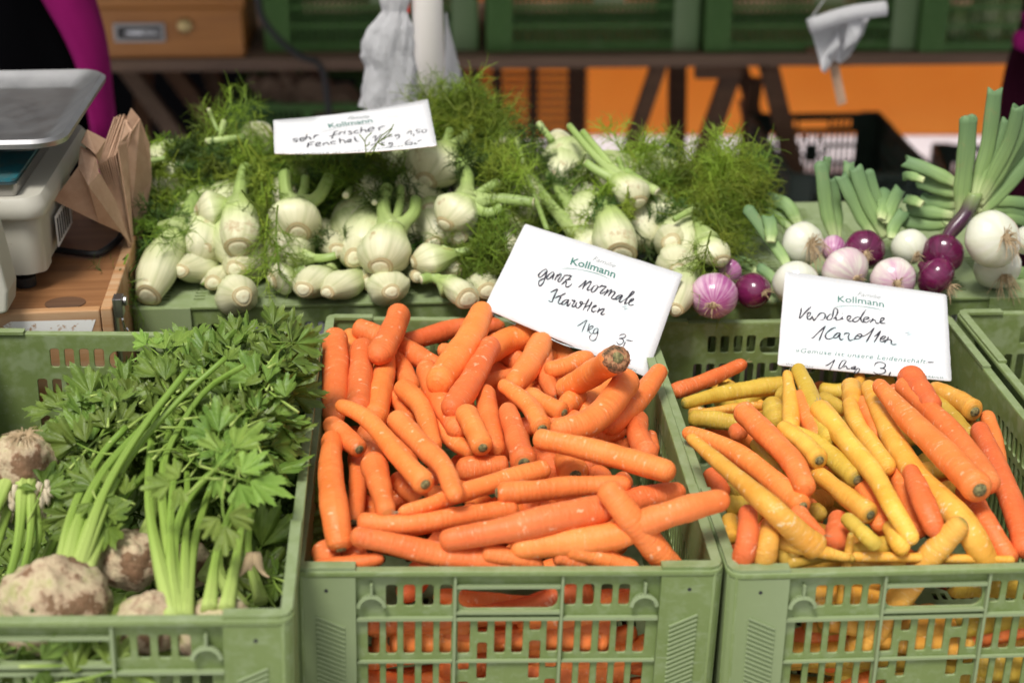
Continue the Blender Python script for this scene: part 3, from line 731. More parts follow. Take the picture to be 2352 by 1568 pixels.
# dark cable over the table edge
pts = [aty(p_, TY - .12) for p_ in ((592, -60), (598, 30), (640, 90), (690, 130), (740, 160), (760, 300))]
q = MB(); q.tube(catmull(pts, 30), [.009] * 31, 8); tag(q.build('cable', M['black'], None, True), 'black cable hanging over the back table edge left of the green crates', 'cable')

# slatted brown crate under the table
a, c = aty((1040, 350), 4.95), aty((1352, 146), 4.95)
t = thing('slatted_crate', 'tall brown slatted wooden crate under the back table', 'wooden crate', (a.x, 4.95, 0))
ww = c.x - a.x; hh = c.z
for x in (0, .06, .13, .245, .37, ww - .03):
    q = MB(); q.box((x, -.012, .12), (x + (.03 if x < .3 else .022), .004, hh)); q.build('post', M['darkwood'], t)
for k in range(13):
    z = .14 + k * (hh - .16) / 12; q = MB(); q.box((0, .005, z), (ww, .012, z + .014)); q.build('slat', M['plank'], t)
for x in (0, ww - .04):
    q = MB(); q.box((x, .25, 0), (x + .04, .29, hh)); q.build('post', M['darkwood'], t)
    q = MB(); q.box((x, .0125, .15), (x + .02, .2495, .20)); q.build('rail', M['darkwood'], t)
# crates and sacks on the floor at the left
p0 = aty((522, 236), TY + .15)
for k in range(3):
    z = p0.z - k * (CHT + .004)
    if z - CHT < .01: z = max(z, CHT + .004)
    if k == 2: break
    c = make_crate('vegetable_crate', ['green crate under the back table holding brown sacks, upper of the stack', 'green crate under the back table, lower of the stack below the sacks'][k], (p0.x + .6, p0.y, z), (0, 0, R(92)), 'crate_back', None, True, True)
for i, (pa, pb, r_) in enumerate((((575, 195), (700, 210), .05), ((640, 185), (830, 235), .06), ((660, 215), (800, 250), .05))):
    a = aty(pa, TY + .3); c = aty(pb, TY + .28); n_ = 14
    P = [a.lerp(c, k / n_) + Vector((0, 0, .015 * math.sin(k * 1.3))) for k in range(n_ + 1)]
    rr = [r_ * math.sin(math.pi * min(1, (k + .7) / (n_ + 1.2))) ** .5 for k in range(n_ + 1)]
    v, f, uv = tube(P, rr, 16, True, .7, lambda s_, ph: 1 + .16 * math.sin(5 * ph + 9 * s_) + .1 * math.sin(23 * s_))
    c_, v = centred(v); o = put('sack', mesh('sack', v, f, uv, True, M['sack']), None, c_)
    tag(o, ['small brown sack at the left on the floor crates', 'long brown sack sloping down across the floor crates', 'brown sack at the front of the floor crates'][i], 'sack')
# leaning boards behind the left, barely lit
for i, (pa, pb) in enumerate((((285, 150), (420, 330)), ((385, 150), (500, 300)), ((480, 150), (520, 290)), ((330, 140), (330, 330)))):
    a = aty(pa, TY + .35 + .05 * i); c = aty(pb, TY + .2); c = a + (c - a) * (a.z / max(.05, a.z - c.z))
    q = MB(); q.beam(a, c, .05, .03, up=(0, 1, 0)); o = q.build('board', M['plank' if i in (0, 2) else 'darkwood'])
    tag(o, ['pale board leaning under the chest', 'second board from the left leaning under the chest', 'third board from the left leaning under the chest', 'upright dark board under the chest'][i], 'board')
# black screen added in place of the deep shade at the back left
q = MB(); q.box((-2.6, 5.55, 0), (aty((1045, 200), 5.55).x, 5.58, 1.4)); tag(q.build('shade_screen', M['blackcloth']), 'black screen added for the shade behind the left half of the back table', 'screen')
# orange wall and its light paving
q = MB(); x0 = aty((1000, 200), 5.74).x
q.box((x0 - .2, 5.74, .005), (4.2, 5.80, 1.25)); o = q.build('tarpaulin_panel', M['orange_wall']); tag(o, 'orange tarpaulin wall behind the back table', 'tarpaulin')
# black crate on the floor
fc = aty((2066, 262), 4.65)
c = make_crate('vegetable_crate', 'black crate on the floor in front of the orange wall', (fc.x - .425, 4.05, fc.z), (0, 0, R(3)), 'crate_black', None, False, True)
zp = fc.z - CHT
t = thing('pallet', 'dark wooden pallet under the black crate', 'pallet', (fc.x - .47, 4.0, 0), None, (0, 0, R(3)))
for k in range(5):
    q = MB(); q.box((.0, .0 + k * .145, zp - .022), (.52, .10 + k * .145, zp - .002)); q.build('slat', M['darkwood'], t)
for x in (.0, .23, .46):
    q = MB(); q.box((x, 0, 0), (x + .06, .66, zp - .0225)); q.build('bearer', M['darkwood'], t)
c2 = make_crate('vegetable_crate', 'dark crate at the right below the orange wall, half hidden by the onion leaves', (fc.x + .07, 4.15, .27), (0, 0, R(-6)), 'crate_black', None, False, True)

# white pole
t0 = aty((981, 0), 2.62); t1 = aty((988, 200), 2.62); d = (t0 - t1).normalized(); base = t1 - d * (t1.z / d.z); topp = base + d * (2.55 / d.z)
PT = thing('tent_pole', 'white round tent pole rising behind the fennel', 'pole', base)
q = MB(); q.tube([(0, 0, 0), topp - base], [.0255, .0255], 32); q.build('tube', M['pole'], PT, True)
q = MB(); q.tube([(0, 0, .001), (0, 0, .02)], [.09, .085], 32); q.build('foot_plate', M['metal'], PT)
q = MB(); a = aty((935, -40), 2.6); q.box((-.003, 0, 0), (.003, .004, .14)); q.build('red_strap', M['red'], PT, False, a - base + Vector((0, 0, -.05)))
# hanging plastic bags on the pole
def bagloft(prof, y, name, label, seed, depthf=.5):
    rn = random.Random(seed); v = []; f = []; n_ = 40; rows = []
    prof2 = []
    for i in range(len(prof) - 1):
        for k in range(5): prof2.append([prof[i][j] + (prof[i + 1][j] - prof[i][j]) * k / 5 for j in range(3)])
    prof2.append(prof[-1])
    for (py, xa, xb) in prof2:
        A = aty((xa, py), y); B = aty((xb, py), y); c = (A + B) / 2; rx = (B - A).length / 2
        for k in range(n_):
            ph = 2 * math.pi * k / n_
            w_ = 1 + .10 * math.sin(5 * ph + seed + py * .02) + .08 * math.sin(11 * ph + py * .05) + .12 * noise.noise(Vector((math.cos(ph) * 2, math.sin(ph) * 2, py * .03 + seed)))
            v.append(c + Vector((rx * math.cos(ph) * w_, rx * depthf * math.sin(ph) * w_, 0)))
    m_ = len(prof2)
    for i in range(m_ - 1):
        for k in range(n_): f.append((i * n_ + k, i * n_ + (k + 1) % n_, (i + 1) * n_ + (k + 1) % n_, (i + 1) * n_ + k))
    c_, v = centred(v); o = put(name, mesh(name, v, f, None, True, M['film']), None, c_); tag(o, label, 'plastic bag'); return o
bagloft([(-40, 870, 930), (0, 872, 938), (25, 880, 930), (60, 852, 945), (95, 838, 950), (130, 835, 950), (150, 846, 955), (200, 834, 955), (246, 830, 958)], 2.5, 'plastic_bag', 'crumpled white plastic bag hanging left of the tent pole', 2)
bagloft([(30, 1022, 1026), (60, 1022, 1030), (120, 1022, 1046), (180, 1020, 1062), (212, 1018, 1072)], 2.72, 'plastic_bag', 'small white plastic bag hanging right of the tent pole', 7, .3)
# hanging roll of thin bags
a = aty(fp('K', (890, 175)), 2.9); c = aty(fp('K', (1400, 55)), 2.9)
HR = thing('bag_roll', 'hanging roll of thin plastic bags with a brown strip, in front of the back crates', 'bag roll', a)
q = MB(); q.tube(catmull([Vector((0, 0, 0)), (c - a) * .5 + Vector((0, 0, .006)), c - a], 10), [.014] * 11, 16); q.build('roll', M['film'], HR, True)
def strip(pts, y, nm, m, curl=.01):
    P = [aty(fp('K', p), y + curl * math.sin(i * 2.1)) - a for i, p in enumerate(pts)]
    o = put(nm, mesh(nm, P, [tuple(range(len(P)))], None, False, M[m]), HR); s = o.modifiers.new('t', 'SOLIDIFY'); s.thickness = .001; return o
strip([(900, 190), (1080, 150), (1090, 300), (1040, 420), (1000, 485), (975, 470), (960, 400)], 2.91, 'bag_film', 'film', .02)
strip([(1080, 150), (1290, 110), (1250, 220), (1160, 370), (1100, 420), (1060, 400), (1090, 300)], 2.92, 'bag_film', 'film', .02)
strip([(1150, 120), (1270, 100), (1210, 260), (1120, 330)], 2.90, 'bag_film', 'film', .01)
strip([(1025, 440), (1085, 420), (1140, 680), (1080, 700)], 2.93, 'paper_strip', 'kraft', .004)
q = MB(); top = Vector((a.x + .12, a.y, 2.5)); q.tube([Vector((0, 0, .01)), aty(fp('K', (990, 0)), 2.9) - a, top - a], [.0012] * 3, 6); q.build('string', M['film'], HR)
# unseen canopy on the pole, its extent shaped to shade the stall's back
CN = thing('shade_canopy', 'cloth canopy sized to shade the back of the stall, out of sight overhead', 'canopy', (0, 3.2, 2.5))
q = MB(); nx, ny = 12, 8; v = []; f = []
for j in range(ny + 1):
    for i in range(nx + 1):
        x = -3.4 + 6.8 * i / nx; y_ = -.6 + 1.6 * j / ny; v.append((x, y_, -.3 + .16 * (1 - abs(2 * j / ny - 1)) - .03 * math.sin(math.pi * (i * 4 % nx) / nx)))
for j in range(ny):
    for i in range(nx): k = j * (nx + 1) + i; f.append((k, k + 1, k + nx + 2, k + nx + 1))
q.add(v, f); cn = q.build('cloth', M['canopy'], CN, True)
q = MB(); q.beam((-2.6, -.6, -.24), (2.8, -.6, -.24), .04, .04); q.build('cross_bar', M['metal'], CN)

# ------------------------------------------------------------------ people at the edges
def skin_body(name, nodes, edges, mats, parent, root):
    me = bpy.data.meshes.new(name); me.from_pydata([n[0] for n in nodes], edges, []); me.materials.append(mats)
    o = put(name, me, parent)
    sk = o.modifiers.new('skin', 'SKIN')
    for i, n_ in enumerate(nodes):
        d_ = me.skin_vertices[0].data[i] if me.skin_vertices else None
        if d_: d_.radius = n_[1]; d_.use_root = (i == root)
    ss = o.modifiers.new('sub', 'SUBSURF'); ss.levels = 2; ss.render_levels = 2
    return o
def person(label, loc, rz, top, legs_m, seed):
    t = thing('person', label, 'person', loc, None, (0, 0, rz))
    N = [((0, 0, .95), (.16, .12)), ((0, 0, 1.12), (.135, .11)), ((0, .0, 1.30), (.16, .115)), ((0, 0, 1.42), (.13, .09)), ((0, -.01, 1.50), (.055, .055)), ((0, -.02, 1.60), (.075, .09)), ((0, -.02, 1.72), (.075, .09)),
         ((-.10, 0, .88), (.09, .10)), ((-.11, -.01, .50), (.06, .065)), ((-.11, .02, .09), (.04, .045)), ((-.12, -.13, .045), (.04, .03)),
         ((.10, 0, .88), (.09, .10)), ((.11, -.01, .50), (.06, .065)), ((.11, .02, .09), (.04, .045)), ((.12, -.13, .045), (.04, .03)),
         ((-.20, 0, 1.40), (.055, .055)), ((-.24, .04, 1.26), (.042, .045)), ((-.14, -.14, 1.33), (.03, .03)), ((-.06, -.19, 1.36), (.03, .02)),
         ((.20, 0, 1.40), (.055, .055)), ((.24, .04, 1.26), (.042, .045)), ((.14, -.14, 1.33), (.03, .03)), ((.06, -.19, 1.36), (.03, .02))]
    E = [(0, 1), (1, 2), (2, 3), (3, 4), (4, 5), (5, 6), (0, 7), (7, 8), (8, 9), (9, 10), (0, 11), (11, 12), (12, 13), (13, 14), (3, 15), (15, 16), (16, 17), (17, 18), (3, 19), (19, 20), (20, 21), (21, 22)]
    bm_me = bpy.data.meshes.new('body'); bm_me.from_pydata([n_[0] for n_ in N], E, [])
    o = put('body', bm_me, t); bm_me.materials.append(M[top])
    bpy.context.view_layer.objects.active = o
    sk = o.modifiers.new('skin', 'SKIN')
    if len(bm_me.skin_vertices) == 0:
        bpy.context.view_layer.objects.active = o; o.select_set(True); bpy.ops.mesh.customdata_skin_add()
    for i, n_ in enumerate(N):
        d_ = bm_me.skin_vertices[0].data[i]; d_.radius = n_[1]; d_.use_root = i == 0
    ss = o.modifiers.new('sub', 'SUBSURF'); ss.levels = 2; ss.render_levels = 2
    v, f, uv = tube([(0, -.02, 1.52), (0, -.03, 1.56), (0, -.03, 1.66), (0, -.02, 1.74), (0, -.01, 1.78)], [.04, .078, .092, .07, .01], 20)
    put('head', mesh('head', v, f, uv, True, M['skin']), t)
    v, f, uv = tube([(0, .01, 1.58), (0, .015, 1.66), (0, .0, 1.75), (0, 0, 1.80)], [.085, .10, .085, .01], 20); put('hair', mesh('hair', v, f, uv, True, M['hair']), t)
    return t
PX = aty((60, 60), 2.95)
pl = person('person in black with a magenta jacket edge standing behind the scale', (PX.x - .04, 3.0, 0), 0, 'blackcloth', 'jeans', 1)
# magenta jacket front: a thick curved strip traced at the person's distance
def rib(left, right, y, nm, m, par, th=.02):
    L1 = catmull([aty(p, y) for p in left], 16); R1 = catmull([aty(p, y + .03) for p in right], 16); v = []; f = []
    o0 = Vector(par.location)
    for i, (a_, b_) in enumerate(zip(L1, R1)):
        for k in range(7):
            s_ = k / 6; p = a_.lerp(b_, s_) - o0; p.y -= .03 * math.sin(math.pi * s_) + .006 * math.sin(9 * s_ + i * .4); v.append(p)
    for i in range(16):
        for k in range(6): q_ = i * 7 + k; f.append((q_, q_ + 1, q_ + 8, q_ + 7))
    o = put(nm, mesh(nm, v, f, None, True, M[m]), par); s = o.modifiers.new('t', 'SOLIDIFY'); s.thickness = th; return o
rib([(60, -160), (95, -60), (118, 0), (150, 60), (195, 140), (222, 230), (240, 330), (243, 400)], [(150, -200), (185, -60), (197, 0), (215, 60), (229, 130), (238, 210), (247, 300), (250, 400)], 2.86, 'jacket', 'magenta', pl)
rib([(-160, -220), (-120, -100), (-100, 0), (-90, 90), (-80, 200), (-60, 400)], [(60, -160), (95, -60), (118, 0), (150, 60), (200, 150), (225, 250)], 2.9, 'black_apron', 'blackcloth', pl)
PX = aty((2400, 200), 3.3)
pr_ = person('person in dark maroon clothes cut off by the right edge behind the onions', (PX.x + .18, 3.35, 0), 0, 'maroon', 'maroon', 2)
rib([(2362, -100), (2345, 20), (2335, 70), (2315, 130), (2300, 200), (2296, 300), (2300, 480)], [(2520, -100), (2500, 20), (2490, 70), (2480, 130), (2470, 200), (2460, 300), (2460, 480)], 3.28, 'coat', 'maroon', pr_)
rib([(2362, 30), (2354, 60), (2344, 90), (2346, 100)], [(2400, 20), (2390, 60), (2380, 100), (2370, 115)], 3.22, 'sleeve_cuff', 'magenta', pr_)

# ------------------------------------------------------------------ carrots
def carrot(fr, pts, r0, r1, L, mk, surf, name_label, group, flags='', seed=0, step=.016, cat='carrot', parent_crate=None):
    L0, L1 = L if isinstance(L, tuple) else (L, L); RK = 1.19 if surf is msurf else 1.15
    rn = random.Random(seed); n = len(pts); P = []; sc_ = FRAMES[fr][0]
    for i, p in enumerate(pts):
        k = i / (n - 1); px = fp(fr, p); z = surf(px) + (L0 + (L1 - L0) * k) * step
        q = atz(px, z); l = MIDL if surf is msurf else RGTL; rw = (r0 + (r1 - r0) * k) * sc_ * mpp(q) * RK
        yin = l.y + (q.x - l.x) * math.tan(R(3.3)) + .0125 + rw
        if q.y < yin: q = aty(px, yin)
        P.append(q)
    m_ = mpp(P[0]) * sc_ * RK
    seg = 30; C = catmull(P, seg)
    return carrot_mesh(C, r0 * m_, r1 * m_, mk, name_label, group, flags, seed, cat)
def carrot_mesh(C, ra, rb, mk, label, group, flags, seed, cat='carrot'):
    seg = len(C) - 1; Ltot = sum((C[i + 1] - C[i]).length for i in range(seg)); rr = []; d = 0
    # re-space rings towards both ends
    m = 34; T = []
    for k in range(m + 1):
        x = k / m; T.append(.5 - .5 * math.cos(math.pi * x) if flags.find('c') < 0 else x)
    def at(t):
        q = min(t * seg, seg - 1e-6); i = int(q); return C[i].lerp(C[i + 1], q - i)
    P = [at(t) for t in T]
    ph0 = seed * 1.7; lump = .03 + .025 * ((seed * 7) % 5) / 5
    def prof(t):
        s = t * Ltot; r = ra + (rb - ra) * t; r *= 1 - (.16 if seed % 3 == 1 else .07) * max(0, t - .55) / .45
        e0 = ra * (.55 if 'h' in flags else .8); e1 = rb * (1.7 if 'p' in flags else (.8, 1.2, .95)[seed % 3])
        k0 = min(1, (s + ra * .03) / e0); k1 = min(1, (Ltot - s + rb * .02) / e1)
        r *= math.sqrt(max(.0, 1 - (1 - k0) ** 2)) ** .9 * math.sqrt(max(.0, 1 - (1 - k1) ** 2)) ** .9
        if 'h' in flags and s < ra * .12: r = max(r, ra * .3)
        return max(r, .0003)
    rr = [prof(t) for t in T]
    def rad(t, ph):
        tt = T[int(round(t * m))]
        return 1 + lump * math.sin(ph * 2 + ph0 + tt * 5) + .03 * math.sin(tt * 17 + ph0) + .014 * math.sin(tt * 53 + ph0 * 2 + 2 * math.sin(ph + ph0)) + .03 * noise.noise(Vector((math.cos(ph) * 1.4, math.sin(ph) * 1.4, tt * 7 + seed)))
    v, f, uv = tube(P, rr, 20, True, 1, rad)
    c, v = centred(v)
    o = put('carrot', mesh('carrot', v, f, uv, True, M[mk]), None, c); tag(o, label, cat, group)
    if 'h' in flags:
        t = (P[0] - P[3]).normalized(); a = P[0] - c - t * ra * .10
        v2, f2, uv2 = tube([a, a + t * ra * .13, a + t * ra * .22, a + t * ra * .25], [ra * .46, ra * .42, ra * .33, ra * .05], 12)
        put('crown', mesh('crown', v2, f2, uv2, True, M['crown']), o)
    if 'B' in flags:
        t = (P[0] - P[4]).normalized(); b = MB(); b.tube([P[0] - c - t * ra * .42, P[0] - c - t * ra * .12, P[0] - c + t * ra * .06, P[0] - c + t * ra * .02], [ra * .97, ra * .86, ra * .5, .0005], 22, False, 1)
        bv = [Vector(q) + Vector((noise.noise(Vector(q) * 300), noise.noise(Vector(q) * 310 + Vector((5, 0, 0))), noise.noise(Vector(q) * 290 + Vector((0, 7, 0))))) * .0016 for q in b.v]
        put('rotten_crown', mesh('rotten_crown', bv, b.f, None, True, M['rot']), o)
    if 'S' in flags:
        t = (P[0] - P[3]).normalized(); b = MB(); rs = random.Random(seed)
        for k in range(9):
            q = Vector((rs.uniform(-1, 1), rs.uniform(-.6, .3), rs.uniform(-.2, 1))); e = P[0] - c
            b.tube(catmull([e - t * .003 + q * .002, e + t * .006 + q * .004, e + t * rs.uniform(.008, .016) + q * .009], 5), [.0022, .002, .0016, .0012, .0007, .0003], 6, True, .4)
        b.build('dry_leaf_bases', M['roothair'], o, True)
    if 'V' in flags:
        vw = Vector((0, -_c, _s)); pts = [P[int(m * q)] - c + vw * ra * 1.12 for q in (.45, .55, .65, .75, .85)]; b = MB(); b.tube(catmull(pts, 12), [.0002, .0008, .0016, .0022, .0024, .003, .0026, .0028, .0024, .002, .0014, .0008, .0002], 8, True, .45)
        b.build('split', M['crown'], o, True)
    if 't' in flags or 'p' in flags and seed % 2:
        b = MB(); rn = random.Random(seed); e = P[-1] - c if 'x' not in flags else P[0] - c; t = (P[-1] - P[-4]).normalized()
        if 'x' in flags: t = (P[0] - P[3]).normalized()
        for k in range(5):
            q = Vector((rn.uniform(-1, 1), rn.uniform(-1, 1), rn.uniform(-.3, 1)))
            b.tube(catmull([e - t * .002, e + t * .004 + q * .0025, e + t * .007 + q * .006], 4), [.0005, .0004, .0003, .0002, .0001], 4)
        b.build('root_hair', M['roothair'], o)
    return o
def msurf(px): return MIDL.z - .016 - .0115 * max(0, min(1, (px[0] - 671) / 990)) + .004 * math.sin(px[1] / 90)
def rsurf(px):
    t = max(0, min(1, (1290 - px[1]) / 550)); return RGTL.z - .016 - .028 * t
